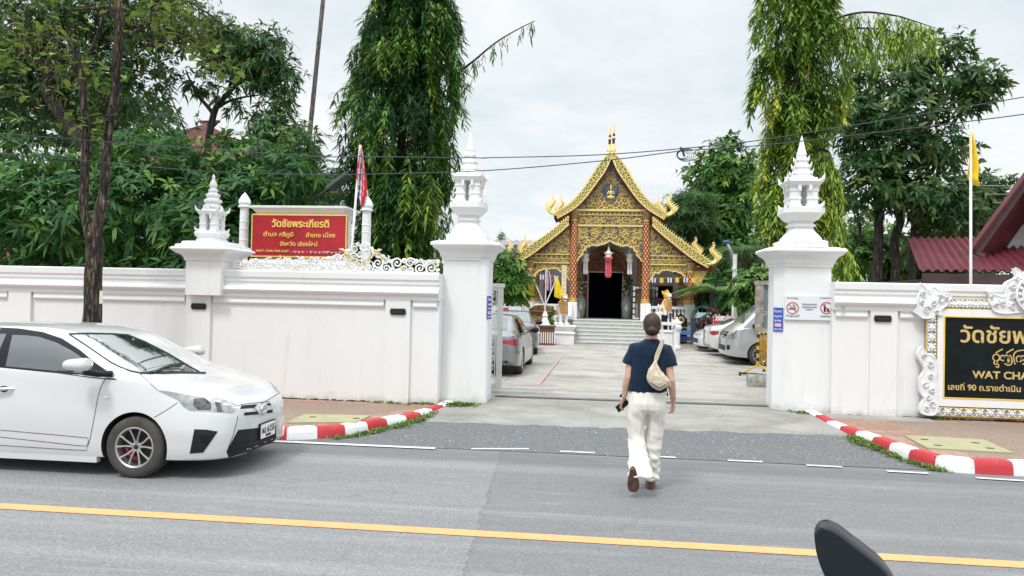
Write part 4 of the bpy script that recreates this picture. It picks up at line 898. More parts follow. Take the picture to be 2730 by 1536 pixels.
# wooden sign, flags on a stand, clipped shrub
a, b = at('A7', 497, 1020, 31.9), at('A7', 830, 800, 31.9); r = thing('wooden_sign', 'carved brown wooden temple sign with gold letters before the left balustrade', 'sign', ((a.x+b.x)/2, 31.9, 0)); mb = MB()
top = [(a.x, a.z), (b.x, a.z), (b.x, b.z-.13), (b.x-.12, b.z-.1)]+[((a.x+b.x)/2+(b.x-a.x)*.42*math.cos(t), b.z-.12+.16*math.sin(t)) for t in np.linspace(0.1, math.pi-.1, 9)]+[(a.x+.12, b.z-.1), (a.x, b.z-.13)]
mb.prism(top, 31.88, 31.96, 0); mb.bx(a.x+.1, a.x+.2, 31.89, 31.95, 0, a.z, 0); mb.bx(b.x-.2, b.x-.1, 31.89, 31.95, 0, a.z, 0); mb.build('board', M_TEAK, r)
mb = MB(); cx = (a.x+b.x)/2
for t in range(7): spiral(mb, cx-.36+.12*t, b.z-.10+.04*math.sin(math.pi*t/6), .07, 31.88, 1 if t % 2 else -1, t, mi=0)
ribbon(mb, [(a.x+.05, a.z+.1), (a.x+.05, b.z-.22), (b.x-.05, b.z-.22), (b.x-.05, a.z+.1)], 31.865, 31.88, .025, 0); mb.build('gilt_border', M_GOLD, r)
text('lettering', 'วัดชัยพระเกียรติ', (cx, 31.87, b.z-.62), M_GOLD, r, .30, .004, .004, width=1.25); text('lettering', 'WAT CHAI PRA KAIT', (cx, 31.87, a.z+.12), M_GOLD, r, .16, .003, .004, width=1.1)
M_FLY_ = mat('yellow_flag_cloth', (.86, .62, .02), .75, var=.08, scale=4); M_FR = mat('flag_red', (.60, .03, .05), .75); M_FW = mat('flag_white', (.80, .80, .80), .75); M_FB = mat('flag_blue', (.05, .05, .28), .75); M_POLE = mat('white_pole', (.72, .72, .70), .5)
def flag(parent, top, bot_z, width, lean, mats, seed, n=14):
    """limp flag hanging from its pole: top point, bottom height, width of the drape; mats by stripe"""
    mb = MB(); rows = []; r = random.Random(seed); ph = r.uniform(0, 6)
    for i in range(n+1):
        t = i/n; z = top.z+(bot_z-top.z)*t; row = []
        w = width*(.35+.65*math.sin(min(1, t*1.15+.12)*math.pi*.62)); sw = lean*t
        for j in range(13):
            u = j/12; row.append((top.x+w*u+sw*u, top.y+.09*math.sin(u*9+ph+t*1.5)*(.3+t)*.6*width/.3, z-.35*u*(1-t)*width-.10*u*t*width*3))
        rows.append(row)
    for j in range(12):
        mi = 0 if len(mats) == 1 else [0, 0, 1, 1, 2, 2, 2, 2, 1, 1, 0, 0][j]
        mb.loft([[q[j], q[j+1]] for q in rows], False, False, mi)
    me = mb.mesh('flag', mats, smooth=True)
    me2 = fresh(me, [('WELD', dict(merge_threshold=.0005)), ('SOLIDIFY', dict(thickness=.006))]); return link_mesh('flag_cloth', me2, parent)
b = at('A7', 690, 1085, 30.9); r = thing('flag_stand', 'three small flags on crossed white poles beside the left guardian lion', 'flags', (b.x, 30.9, 0))
mb = MB(); t0 = at('A7', 706, 350, 30.9); mb.tube([(b.x, 30.9, .3), t0], .03, 6); mb.build('pole', M_POLE, r)
flag(r, at('A7', 716, 360, 30.9), at('A7', 716, 610, 30.9).z, .20, .03, [M_FR, M_FW, M_FB], 2)
for (x1, y1, xf, yf, yb, w) in ((570, 510, 530, 430, 650, .34), (845, 440, 838, 440, 690, .28)):
    e = at('A7', x1, y1, 30.8); s0 = at('A7', 690, 800, 30.85); s1 = at('A7', xf, yf, 30.8)
    mb = MB(); mb.tube([at('A7', 690, 880, 30.85), s0, e, s1], .028, 6); mb.build('pole', M_POLE, r)
    f = flag(r, s1+(Vector((-.22, 0, 0)) if xf < 600 else Vector((-.1, 0, 0))), at('A7', xf, yb, 30.8).z, w, .02, [M_FLY_], int(x1))
mb = MB(); mb.lathe([(.35, .45), (.30, .5), (.2, .55), (.16, .7), (.24, .8), (.16, .95), (.10, 1.15), (.13, 1.2), (.05, 1.4)], (b.x, 30.9, 0), 12); mb.lathe([(.42, 0), (.42, .4), (.38, .45)], (b.x, 30.9, 0), 4)
mb.build('pedestal', M_TRIMT, r, smooth=30)
# ------------------------------------------------------------------ cars
def pchip(xs, ys, q):
    xs, ys = np.array(xs, float), np.array(ys, float); h = np.diff(xs); d = np.diff(ys)/h; m = np.zeros(len(xs))
    for i in range(1, len(xs)-1):
        if d[i-1]*d[i] > 0: w1, w2 = 2*h[i]+h[i-1], h[i]+2*h[i-1]; m[i] = (w1+w2)/(w1/d[i-1]+w2/d[i])
    m[0], m[-1] = d[0], d[-1]; i = np.clip(np.searchsorted(xs, q)-1, 0, len(xs)-2); t = (q-xs[i])/h[i]
    return (2*t**3-3*t**2+1)*ys[i]+(t**3-2*t**2+t)*h[i]*m[i]+(-2*t**3+3*t**2)*ys[i+1]+(t**3-t**2)*h[i]*m[i+1]
def car_loft(S, nx=150):
    """S: rows x, zb, wl, zs, wb, ze, we, zt -> closed body; forward is +x, left is +y"""
    x = S['x']; q = np.concatenate([np.linspace(x[0], x[-1], nx)]); R = {k: pchip(x, S[k], q) for k in S if k != 'x'}; rings = []
    for i, X in enumerate(q):
        zb, wl, zs, wb, ze, we, zt = (R[k][i] for k in ('zb', 'wl', 'zs', 'wb', 'ze', 'we', 'zt')); zm = zb+(zs-zb)*.48
        hf = [(0, zb), (wl*.6, zb), (wl*.93, zb+.012), (wl*.985, zb+.06), (wl, zb+(zs-zb)*.28), (wl*1.0, zm), (wl*.985*.7+wb*.3, zs-(zs-zb)*.22), (wb*1.0+.008, zs-.02), (wb-.012, zs+.012*(1 if ze-zs > .1 else .2)), (wb*.45+we*.55+.018*min(1, (ze-zs)/.3), zs*.45+ze*.55), (we, ze), (we*.82, ze+(zt-ze)*.55), (we*.45, ze+(zt-ze)*.9), (0, zt)]
        d = catmull(hf, 4); rings.append([(X, -a, b) for a, b in d]+[(X, a, b) for a, b in d[-2:0:-1]])
    mb = MB(); mb.loft(rings); return mb
def bvh_of(me): 
    bm = bmesh.new(); bm.from_mesh(me); t = BVHTree.FromBMesh(bm); bm.free(); return t
def grid_poly(poly, step):
    bm = bmesh.new(); vs = [bm.verts.new((x, y, 0)) for x, y in poly]; bm.faces.new(vs)
    xs = [p[0] for p in poly]; ys = [p[1] for p in poly]
    for k in range(1, int((max(xs)-min(xs))/step)+1): bmesh.ops.bisect_plane(bm, geom=bm.verts[:]+bm.edges[:]+bm.faces[:], plane_co=(min(xs)+k*step, 0, 0), plane_no=(1, 0, 0))
    for k in range(1, int((max(ys)-min(ys))/step)+1): bmesh.ops.bisect_plane(bm, geom=bm.verts[:]+bm.edges[:]+bm.faces[:], plane_co=(0, min(ys)+k*step, 0), plane_no=(0, 1, 0))
    bm.verts.index_update(); P = [(v.co.x, v.co.y) for v in bm.verts]; F = [[v.index for v in f.verts] for f in bm.faces]; bm.free(); return P, F
def patch(mb, poly, cast, step, off=.004, mi=None):
    """lays a polygon on a body: cast((u, v)) -> (hit, normal) or None"""
    P, F = grid_poly(poly, step); cx = sum(p[0] for p in P)/len(P); cy = sum(p[1] for p in P)/len(P); V = []
    for x, y in P:
        h = None
        for k in range(14):
            h = cast((x+(cx-x)*k*.03, y+(cy-y)*k*.03))
            if h: break
        V.append(h[0]+h[1]*off if h else None)
    ok = [f for f in F if all(V[i] is not None for i in f)]
    mb.add([v if v is not None else (0, 0, 0) for v in V], ok, mi)
def cam_cast(bvh, key):
    def f(p):
        d = ray(key, *p).normalized(); h = bvh.ray_cast(CAMP, d)
        if h[0] is None: return None
        n = h[1] if h[1].dot(d) < 0 else -h[1]; return h[0], n
    return f
def stroke(P, w):
    """polygon around a polyline"""
    a = []; b = []
    for i, p in enumerate(P):
        q0, q1 = P[max(0, i-1)], P[min(len(P)-1, i+1)]; dx, dy = q1[0]-q0[0], q1[1]-q0[1]; l = math.hypot(dx, dy); a.append((p[0]-dy/l*w/2, p[1]+dx/l*w/2)); b.append((p[0]+dy/l*w/2, p[1]-dx/l*w/2))
    return a+b[::-1]
M_CARW = mat('white_car_paint', (.60, .61, .61), .2, var=.012, coat=.8, scale=2); M_GLASS = mat('tinted_glass', (.012, .017, .018), .03, var=.02, spec=.9, coat=.5)
M_WGLASS = mat('windscreen_glass', (.02, .026, .026), .03, var=.02, spec=1.0, coat=1.0)
M_WGLASS.node_tree.nodes['Principled BSDF'].inputs['IOR'].default_value = 2.6; M_GLASS.node_tree.nodes['Principled BSDF'].inputs['IOR'].default_value = 1.9
M_PLASTIC = mat('black_plastic', (.011, .012, .014), .5, var=.1, spec=.3); M_SATIN = mat('black_trim', (.010, .011, .016), .42, var=.05, spec=.2)
M_CHROME = mat('chrome', (.75, .75, .76), .12, 1.0, var=.02); M_LAMP = mat('headlamp_lens', (.34, .345, .33), .08, .55, var=.2, scale=16, coat=1.0); M_LAMPD = mat('headlamp_reflector', (.10, .10, .10), .15, .8, var=.3, scale=30)
M_TYRE = mat('dusty_tyre_rubber', (.035, .034, .032), .85, scale=6, bump=.15, col2=(.075, .068, .054)); M_RIM = mat('alloy_rim', (.50, .49, .49), .28, .75, var=.06); M_DRUM = mat('red_brake_drum', (.35, .02, .03), .5); M_SEAM = mat('panel_gap', (.05, .05, .05), .8)
M_TAIL = mat('tail_lamp_red', (.30, .012, .02), .1, var=.2, coat=1.0, scale=9); M_SILV = mat('silver_car_paint', (.25, .26, .28), .25, .55, var=.02, coat=.8); M_GREY = mat('grey_car_paint', (.19, .22, .24), .28, .5, var=.02, coat=.8)
M_PW = mat('number_plate_white', (.78, .78, .78), .4); M_INK = mat('black_ink', (.012, .012, .012), .5); M_RIMD = mat('wheel_black', (.02, .018, .018), .8)  # M_RIMD: even near-black colour of housings, hub caps and brakes
def wheel(root, c, r, w, axis='y', s_=-1, spokes=10, rimr=.66, steer=0):
    """tyre > none, rim > spokes; outer face towards s_ along the axle axis"""
    R = Matrix.Translation(c) @ Matrix.Rotation(steer, 4, 'Z') @ (Matrix.Rotation(0, 4, 'Z') if axis == 'y' else Matrix.Rotation(math.pi/2, 4, 'Z'))
    def T(mb): 
        mb.v = [tuple(R @ Vector((x, s_*y, z))) for x, y, z in mb.v]
        if s_ < 0: mb.f = [f[::-1] for f in mb.f]
        return mb
    wh = bpy.data.objects.new('wheel', None); COL.objects.link(wh); wh.parent = root; wh.location = Vector(c)-wloc(root); wh.empty_display_size = .05
    def ringm(prof, n=40): 
        mb = MB(); mb.loft([[(q*math.cos(2*math.pi*j/n), y, q*math.sin(2*math.pi*j/n)) for j in range(n)] for q, y in prof], True, False); return mb
    h = w/2; rr = r*rimr
    T(ringm([(rr*.98, h*.75), (rr*1.02, h*.92), (r*.80, h*1.0), (r*.92, h*.93), (r*.985, h*.78), (r, h*.5), (r, -h*.5), (r*.985, -h*.8), (r*.9, -h*.95), (rr, -h*.9)])).build('tyre', M_TYRE, wh, smooth=50)
    mb = ringm([(rr*1.01, h*.70), (rr*1.02, h*.90), (rr*.97, h*.94), (rr*.92, h*.86), (rr*.90, h*.4), (rr*.88, -h*.8)]); mb.k = 0
    for k in range(spokes):
        a = 2*math.pi*(k+.5)/spokes+math.pi/2; b = a+(.13 if k % 2 else -.13)*(10/spokes)
        p0 = (rr*.17*math.cos(b), h*.50, rr*.17*math.sin(b)); p1 = (rr*.55*math.cos((a+b)/2), h*.66, rr*.55*math.sin((a+b)/2)); p2 = (rr*.94*math.cos(a), h*.78, rr*.94*math.sin(a))
        mb.tube([p0, p1, p2], [rr*.065, rr*.048, rr*.062], 6, mi=0)
    mb.loft([[(q*math.cos(2*math.pi*j/20), y, q*math.sin(2*math.pi*j/20)) for j in range(20)] for q, y in ((rr*.25, h*.3), (rr*.25, h*.52), (rr*.21, h*.56), (rr*.13, h*.57), (.001, h*.57))], True, False, 0)
    mb.loft([[(q*math.cos(2*math.pi*j/16), y, q*math.sin(2*math.pi*j/16)) for j in range(16)] for q, y in ((rr*.12, h*.585), (rr*.10, h*.61), (.001, h*.615))], True, False, 1)
    for k in range(5): a = 2*math.pi*k/5+.3; mb.ball((rr*.19*math.cos(a), h*.56, rr*.19*math.sin(a)), rr*.035, 6, 4, 1)
    T(mb).build('rim', [M_RIM, M_RIMD], wh, smooth=45)
    mb = MB(); mb.loft([[(q*math.cos(2*math.pi*j/24), y, q*math.sin(2*math.pi*j/24)) for j in range(24)] for q, y in ((rr*.86, -h*.2), (rr*.86, h*.05), (rr*.5, h*.10), (.001, h*.1))], True, False, 0)
    for k in range(3): mb.tube([(rr*.6*math.cos(a), h*.13, rr*.6*math.sin(a)) for a in np.linspace(3.3+k*.5, 3.7+k*.5, 5)], rr*.10, 6, mi=1)
    T(mb).build('brake', [M_RIMD, M_DRUM], wh, smooth=40)
    return wh
def cut_arches(me, cyl, mats):
    """wheel housings cut out of a closed body; cyl = list of (x, y0, y1, z, r) along the y axle in local space"""
    tmp = []
    def outward(q):
        bm = bmesh.new(); bm.from_mesh(q); bmesh.ops.remove_doubles(bm, verts=bm.verts, dist=1e-5); bmesh.ops.recalc_face_normals(bm, faces=bm.faces); bm.to_mesh(q); bm.free()
    outward(me); o = bpy.data.objects.new('work', me); COL.objects.link(o)
    for x, y0, y1, z, r in cyl:
        mb = MB(); n = 48; mb.loft([[(x+r*math.cos(2*math.pi*j/n), y, z+r*math.sin(2*math.pi*j/n)) for j in range(n)] for y in (y0, y1)]); cm = mb.mesh('cut', mats[-1]); outward(cm)
        c = bpy.data.objects.new('cut', cm); COL.objects.link(c); tmp.append(c); md = o.modifiers.new('b', 'BOOLEAN'); md.operation = 'DIFFERENCE'; md.object = c; md.solver = 'EXACT'; md.material_mode = 'TRANSFER'
    dg = bpy.context.evaluated_depsgraph_get(); out = bpy.data.meshes.new_from_object(o.evaluated_get(dg))
    for c in tmp+[o]: bpy.data.objects.remove(c)
    return out
def finish_body(me, name, parent, mats):
    me.polygons.foreach_set('use_smooth', [True]*len(me.polygons)); me.set_sharp_from_angle(angle=math.radians(38)); return link_mesh(name, me, parent)

# --- the white hatchback at the kerb side of the road (forward is +X)
HB = Vector((-4.455, 7.66, 0)); hb = thing('hatchback', 'white hatchback car with a number plate, driving along the road past the white wall', 'car', tuple(HB))
HS = dict(x=[-3.32, -3.26, -3.1, -2.85, -2.5, -1.9, -1.35, -1.0, -.75, -.45, -.15, .02, .15, .35, .55, .72, .83, .895, .935, .96],
          zb=[.34, .28, .22, .19, .18, .17, .17, .17, .17, .17, .17, .17, .17, .17, .175, .18, .185, .19, .20, .24],
          wl=[.58, .68, .77, .82, .845, .85, .85, .85, .85, .85, .85, .85, .85, .847, .835, .795, .72, .63, .52, .38],
          zs=[.82, .92, 1.0, 1.04, 1.05, 1.035, 1.02, 1.008, 1.00, .985, .965, .945, .93, .885, .835, .775, .715, .675, .64, .58],
          wb=[.50, .60, .68, .74, .78, .80, .80, .80, .80, .797, .79, .783, .775, .755, .73, .685, .61, .53, .44, .34],
          ze=[.84, .96, 1.12, 1.27, 1.355, 1.405, 1.415, 1.395, 1.335, 1.20, 1.055, .985, .958, .912, .86, .80, .735, .69, .65, .59],
          we=[.44, .50, .53, .55, .56, .57, .575, .585, .605, .655, .70, .70, .68, .64, .60, .55, .49, .43, .36, .28],
          zt=[.86, 1.0, 1.17, 1.33, 1.43, 1.475, 1.475, 1.45, 1.40, 1.265, 1.115, 1.03, 1.0, .958, .905, .84, .765, .71, .665, .60])
me = car_loft(HS, 190).mesh('body', [M_CARW, M_RIMD])
me = cut_arches(me, [(x, y0, y1, .305, .345) for x in (0, -2.55) for y0, y1 in ((-1.1, -.60), (.60, 1.1))], [M_CARW, M_RIMD])
me.materials.clear(); me.materials.append(M_CARW); me.materials.append(M_RIMD)
mi_ = np.zeros(len(me.polygons), int)
for p in me.polygons:                                     # inner faces of the wheel housings are bare black liner
    c = p.center
    for x in (0, -2.55):
        d = math.hypot(c.x-x, c.z-.305)
        if d < .3465 and (abs(c.y) < .62 or (d > .338 and abs(p.normal.y) < .5)): mi_[p.index] = 1
me.polygons.foreach_set('material_index', mi_.tolist())
me.transform(Matrix.Translation(HB)); hbvh = bvh_of(me); finish_body(me, 'body', hb, None)
cc = cam_cast(hbvh, 'A1')
def hpatch(name, polys, m, step=40, off=.004, parent=hb, mirror=True, smooth=True):
    o = None
    for p in polys:
        mb = MB(); patch(mb, p, cc, step, off)
        if mirror:
            q = MB(); q.v = [(x, 2*HB.y-y, z) for x, y, z in mb.v]; q.f = [f[::-1] for f in mb.f]; q.m = mb.m[:]; q.build(name, m, parent, smooth=smooth)
        o = mb.build(name, m, parent, smooth=smooth)
    return o
hpatch('window_surround', [[(-60, 155), (0, 155), (150, 163), (330, 190), (480, 240), (620, 330), (740, 430), (820, 485), (902, 560), (800, 553), (700, 543), (480, 512), (0, 464), (-60, 460)]], M_SATIN, off=.003)
hpatch('side_window', [[(98, 213), (200, 216), (310, 230), (440, 273), (560, 337), (655, 402), (700, 450), (690, 515), (480, 495), (250, 474), (45, 455)]], M_GLASS, off=.0055)
hpatch('side_window', [[(-60, 205), (52, 205), (0, 330), (-40, 445), (-60, 445)]], M_GLASS, off=.0055)
hpatch('windscreen', [[(533, 206), (680, 204), (850, 206), (985, 215), (1120, 270), (1300, 362), (1480, 470), (1500, 494), (1400, 503), (1260, 507), (1085, 508), (1010, 492), (930, 462), (850, 420), (760, 358), (650, 282)]], M_WGLASS, mirror=False, step=28)
hpatch('windscreen_edge', [stroke([(533, 206), (680, 203), (850, 205), (985, 214), (1120, 268), (1300, 360), (1480, 468), (1540, 500)], 11), stroke([(1085, 508), (1260, 508), (1400, 504), (1590, 507)], 13), stroke([(533, 206), (650, 282), (760, 358), (850, 420), (930, 462), (1010, 492), (1085, 508)], 9)], M_PLASTIC, off=.0065, mirror=False)
hl = hpatch('headlight', [[(1212, 640), (1300, 648), (1480, 682), (1680, 702), (1775, 722), (1836, 760), (1800, 816), (1640, 805), (1462, 795), (1420, 768), (1370, 712), (1290, 676)]], M_LAMP, step=24)
hpatch('reflector', [[(1500, 705), (1580, 700), (1630, 740), (1630, 795), (1530, 790), (1490, 755)], [(1660, 730), (1700, 735), (1715, 805), (1680, 806)]], M_LAMPD, off=.0065, parent=hl, step=24)
hpatch('grille', [[(1865, 757), (1988, 748), (1965, 776), (1852, 784)], [(1888, 812), (1985, 802), (1995, 824), (1880, 835)], [(2050, 743), (2086, 737), (2094, 755), (2062, 760)], [(2055, 795), (2102, 787), (2106, 810), (2058, 818)]], M_PLASTIC, step=25, mirror=False)
hpatch('lower_grille', [[(1838, 946), (1985, 930), (2040, 925), (2130, 905), (2135, 1055), (2080, 1088), (1900, 1118), (1765, 1158), (1748, 1110)]], M_PLASTIC, step=25, mirror=False)
hpatch('grille_bar', [stroke([(1790, 1060), (1960, 1030), (2130, 1000)], 7), stroke([(1765, 1105), (1940, 1072), (2132, 1035)], 7)], M_SATIN, off=.012, step=25, mirror=False)
hpatch('fog_lamp_recess', [[(1502, 940), (1600, 944), (1682, 958), (1640, 1020), (1570, 1120), (1466, 1128), (1485, 1030)]], M_PLASTIC, step=25)
hpatch('fog_lamp', [[(1578+32*math.cos(t), 1015+32*math.sin(t)) for t in np.linspace(0, 6.28, 15)[:-1]]], M_SATIN, off=.008, step=25)
hpatch('panel_gap', [stroke(P, 4.2) for P in ([(812, 556), (780, 610), (755, 700), (738, 800), (715, 920), (695, 1020), (668, 1104), (500, 1096), (250, 1080), (0, 1064), (-50, 1060)], [(1080, 512), (1140, 566), (1215, 638)], [(1190, 850), (1290, 790), (1372, 736)], [(0, 1000), (300, 1032), (600, 1066), (668, 1070), (684, 1040), (680, 1008), (500, 990), (0, 946)], [(1838, 760), (1870, 748), (2082, 726)], [(1836, 838), (1830, 880), (1800, 990), (1760, 1090)])], M_SEAM, step=40, off=.0028)
hpatch('bumper_scuff', [[(1540, 1185), (1620, 1178), (1650, 1166), (1672, 1182), (1735, 1184), (1700, 1198), (1600, 1196)]], _chipped('scuffed_paint', (.45, .43, .42), (.12, .10, .10), .9), step=25, mirror=False)
hpatch('indicator', [[(825+25*math.cos(t), 690+10*math.sin(t)) for t in np.linspace(0, 6.28, 13)[:-1]]], M_CHROME, off=.01, step=25)
hpatch('wiper', [stroke([(1140, 512), (1260, 492), (1380, 488), (1420, 497)], 12)], M_PLASTIC, off=.02, step=30, mirror=False)
# side mirror, handle, plate, badge
for s_ in (-1, 1):
    Yf = lambda y: y if s_ < 0 else 2*HB.y-y
    a = at('A1', 598, 455, 6.62); mb = MB()
    ring = []
    for k, t in enumerate(np.linspace(0, 1, 9)):
        r = (1-abs(2*t-1)**4.5)**.5*(.80+.2*t)+.05; ring.append([(a.x+.145*(2*t-1), Yf(a.y+.085*math.cos(g)*r), a.z+.012+(.060+.018*t)*math.copysign(abs(math.sin(g))**.7, math.sin(g))*r*(1 if math.sin(g) > 0 else .72)) for g in (2*math.pi*j/14 for j in range(14))])
    mb.loft(ring, mi=0); mb.tube([(a.x+.03, Yf(6.67), a.z-.055), (a.x+.10, Yf(6.78), a.z-.085), (a.x+.18, Yf(6.88), a.z-.09)], [.035, .032, .03], 8, mi=1); mb.build('side_mirror', [M_CARW, M_PLASTIC], hb, smooth=50)
    h0 = cc((-40, 628)); h1 = cc((98, 628)); mb = MB()
    mb.tube([(h0[0].x, Yf(h0[0].y-.03), h0[0].z), (h0[0].x+.05, Yf(h0[0].y-.045), h0[0].z), (h1[0].x-.02, Yf(h1[0].y-.035), h1[0].z+.004), (h1[0].x+.01, Yf(h1[0].y+.0), h1[0].z)], [.014, .017, .015, .012], 8, mi=0); mb.ball((h0[0].x+.10, Yf(h0[0].y), h0[0].z+.0), (.055, .008, .035), 10, 6, 1); mb.build('door_handle', [M_CHROME, M_SEAM], hb, smooth=50)
p = cc((2043, 940)); PX = p[0].x+.022; PY = 7.66; PZ = at('A1', 2043, 940, 7.66).z
lp = MB(); lp.bx(PX-.02, PX, PY-.185, PY+.185, PZ-.085, PZ+.085, 0); lp.bx(PX-.002, PX+.004, PY-.172, PY+.172, PZ-.074, PZ+.074, 1); plate = lp.build('number_plate', [M_PLASTIC, M_PW], hb)
text('lettering', 'จฉ 6155', (PX+.006, PY, PZ-.022), M_INK, plate, .098, .0015, .001, width=.30, rz=math.pi/2); text('lettering', 'เชียงใหม่', (PX+.006, PY, PZ-.062), M_INK, plate, .036, .0006, .001, width=.12, rz=math.pi/2)
p = cc((2025, 785)); mb = MB(); bx = p[0].x+.018; by = p[0].y; bz = p[0].z
ell = lambda ry, rz, oz=0: [(bx+.006*math.cos(t), by+ry*math.sin(t), bz+oz+rz*math.cos(t)) for t in np.linspace(0, 2*math.pi, 22)]
mb.tube(ell(.062, .043), .0075, 6); mb.tube(ell(.022, .041), .006, 6); mb.tube(ell(.046, .016, .016), .006, 6); mb.build('badge', M_CHROME, hb, smooth=True)
hpatch('badge_panel', [[(1960, 776), (1990, 748), (2050, 745), (2062, 762), (2062, 792), (2050, 820), (1998, 824), (1985, 800)]], M_CARW, off=.008, step=25, mirror=False)
for x in (0, -2.55):
    for s_ in (-1, 1): wheel(hb, (HB.x+x, HB.y+s_*.755, .302), .302, .195, 'y', s_)
mb = MB()                                                   # seats and headrests are lost in the dark glass; the skirt closes the sill
for s_ in (-1, 1): mb = MB(); mb.bx(HB.x-2.15, HB.x-.40, HB.y+s_*.80-.03, HB.y+s_*.80+.03, .135, .20); mb.build('side_skirt', M_CARW, hb)
# --- cars in the court
SED = dict(x=[-2.42, -2.38, -2.25, -2.0, -1.75, -1.5, -1.1, -.6, 0, .4, .75, 1.05, 1.4, 1.8, 2.1, 2.28, 2.36, 2.40],
           zb=[.38, .32, .26, .22, .2, .18, .18, .18, .18, .18, .18, .18, .18, .19, .2, .21, .23, .28], wl=[.62, .76, .86, .90, .91, .91, .91, .91, .91, .91, .91, .91, .91, .90, .86, .76, .66, .5],
           zs=[.90, .96, .99, 1.0, 1.0, .99, .98, .97, .95, .94, .93, .92, .88, .82, .76, .70, .66, .60], wb=[.55, .68, .77, .81, .83, .84, .85, .85, .85, .85, .85, .84, .82, .79, .72, .62, .52, .4],
           ze=[.92, 1.0, 1.04, 1.08, 1.16, 1.28, 1.385, 1.40, 1.39, 1.34, 1.18, 1.02, .93, .86, .79, .72, .675, .61], we=[.48, .6, .66, .66, .64, .61, .60, .60, .60, .61, .66, .72, .72, .68, .6, .5, .42, .33],
           zt=[.94, 1.03, 1.075, 1.12, 1.22, 1.335, 1.43, 1.45, 1.44, 1.385, 1.22, 1.065, .98, .91, .84, .75, .69, .62])
VAN = dict(x=[-2.45, -2.42, -2.3, -1.8, -1, 0, .8, 1.25, 1.5, 1.75, 1.95, 2.12, 2.24, 2.33, 2.38],
           zb=[.4, .34, .28, .24, .22, .22, .22, .22, .22, .22, .23, .24, .26, .28, .34], wl=[.78, .84, .88, .90, .90, .90, .90, .90, .90, .90, .895, .87, .81, .72, .6],
           zs=[1.05, 1.12, 1.15, 1.16, 1.16, 1.16, 1.16, 1.15, 1.14, 1.12, 1.10, 1.05, .99, .90, .80], wb=[.76, .82, .86, .88, .88, .88, .88, .88, .87, .86, .84, .80, .73, .64, .52],
           ze=[1.75, 1.82, 1.86, 1.89, 1.90, 1.90, 1.88, 1.80, 1.62, 1.40, 1.20, 1.10, 1.02, .925, .82], we=[.62, .66, .70, .71, .71, .71, .70, .70, .72, .75, .77, .74, .66, .56, .44],
           zt=[1.80, 1.88, 1.93, 1.97, 1.98, 1.98, 1.95, 1.86, 1.68, 1.46, 1.26, 1.155, 1.07, .96, .84])
def car(lab, S, loc, heading, paint, wheels, windows, name='parked_car', cat='car', group='cars parked in the temple court', screens=(), lamps=(), wr=.325, extra=None):
    """generic parked car; windows: side polygons (x, z); screens: (x0, x1, z0, z1, half width) front and rear glass; lamps: (material, x sign, polygon (y, z))"""
    r = thing(name, lab, cat, loc, group, heading); hwd = max(S['wl'])
    me = car_loft(S, 110).mesh('body', [paint, M_RIMD]); me = cut_arches(me, [(x, y0, y1, wr, wr+.05) for x in wheels for y0, y1 in ((-1.2, -hwd+.24), (hwd-.24, 1.2))], [paint, M_RIMD])
    me.materials.clear(); me.materials.append(paint); bv = bvh_of(me)
    def loc_link(n, m_, parent=r):
        o = bpy.data.objects.new(n, m_); COL.objects.link(o); o.parent = parent; return o
    me.polygons.foreach_set('use_smooth', [True]*len(me.polygons)); me.set_sharp_from_angle(angle=math.radians(38)); loc_link('body', me)
    def cst(o_, d_):
        h = bv.ray_cast(o_, d_); return None if h[0] is None else (h[0], h[1] if h[1].dot(d_) < 0 else -h[1])
    for poly, m_, nm in windows:
        for s_ in (-1, 1):
            mb = MB(); patch(mb, poly, lambda p: cst(Vector((p[0], s_*3, p[1])), Vector((0, -s_, 0))), .12, .004); loc_link(nm, mb.mesh(nm, m_, smooth=True))
    for poly, sx, m_, nm in screens:
        mb = MB(); patch(mb, poly, lambda p: cst(Vector((sx*5, p[0], p[1])), Vector((-sx, 0, 0))), .1, .004); loc_link(nm, mb.mesh(nm, m_, smooth=True))
    for poly, sx, m_, nm in lamps:
        for s_ in (-1, 1):
            mb = MB(); patch(mb, [(s_*y, z) for y, z in poly], lambda p: cst(Vector((sx*4, p[0]+s_*.54, p[1])), Vector((-sx, -s_*.3, 0)).normalized()), .05, .005); loc_link(nm, mb.mesh(nm, m_, smooth=True))
    for x in wheels:
        for s_ in (-1, 1):
            w = wheel(r, Vector(loc)+Vector((x, s_*(hwd-.12), wr)), wr, .21, 'y', s_)
    for s_ in (-1, 1):
        mb = MB(); mx = S['x'][-1]-1.55 if S is SED else S['x'][-1]-.75; mz = 1.0 if S is SED else 1.2
        mb.ball((mx, s_*(hwd+.10), mz), (.07, .11, .075), 10, 7); mb.tube([(mx, s_*(hwd-.06), mz-.04), (mx, s_*(hwd+.06), mz-.02)], .03, 6); loc_link('side_mirror', mb.mesh('side_mirror', M_PLASTIC if S is SED else M_PLASTIC, smooth=True))
    return r
M_CGLASS = mat('parked_car_glass', (.010, .013, .015), .08, var=.02, spec=.35); M_CWGLASS = mat('parked_car_screen', (.10, .13, .14), .06, var=.02, spec=.8)
M_CWGLASS.node_tree.nodes['Principled BSDF'].inputs['IOR'].default_value = 1.8
sw = [([(-1.55, 1.0), (-1.15, 1.32), (-.6, 1.365), (0, 1.36), (.35, 1.30), (.78, 1.10), (.95, .985)], M_CGLASS, 'side_window'), ([(-.06, 1.0), (-.06, 1.37), (-.01, 1.37), (-.01, 1.0)], M_PLASTIC, 'door_pillar'), ([(.62, .30), (.70, .95), (.715, .95), (.635, .30)], M_SEAM, 'panel_gap'), ([(-.40, .30), (-.40, .98), (-.385, .98), (-.385, .30)], M_SEAM, 'panel_gap')]
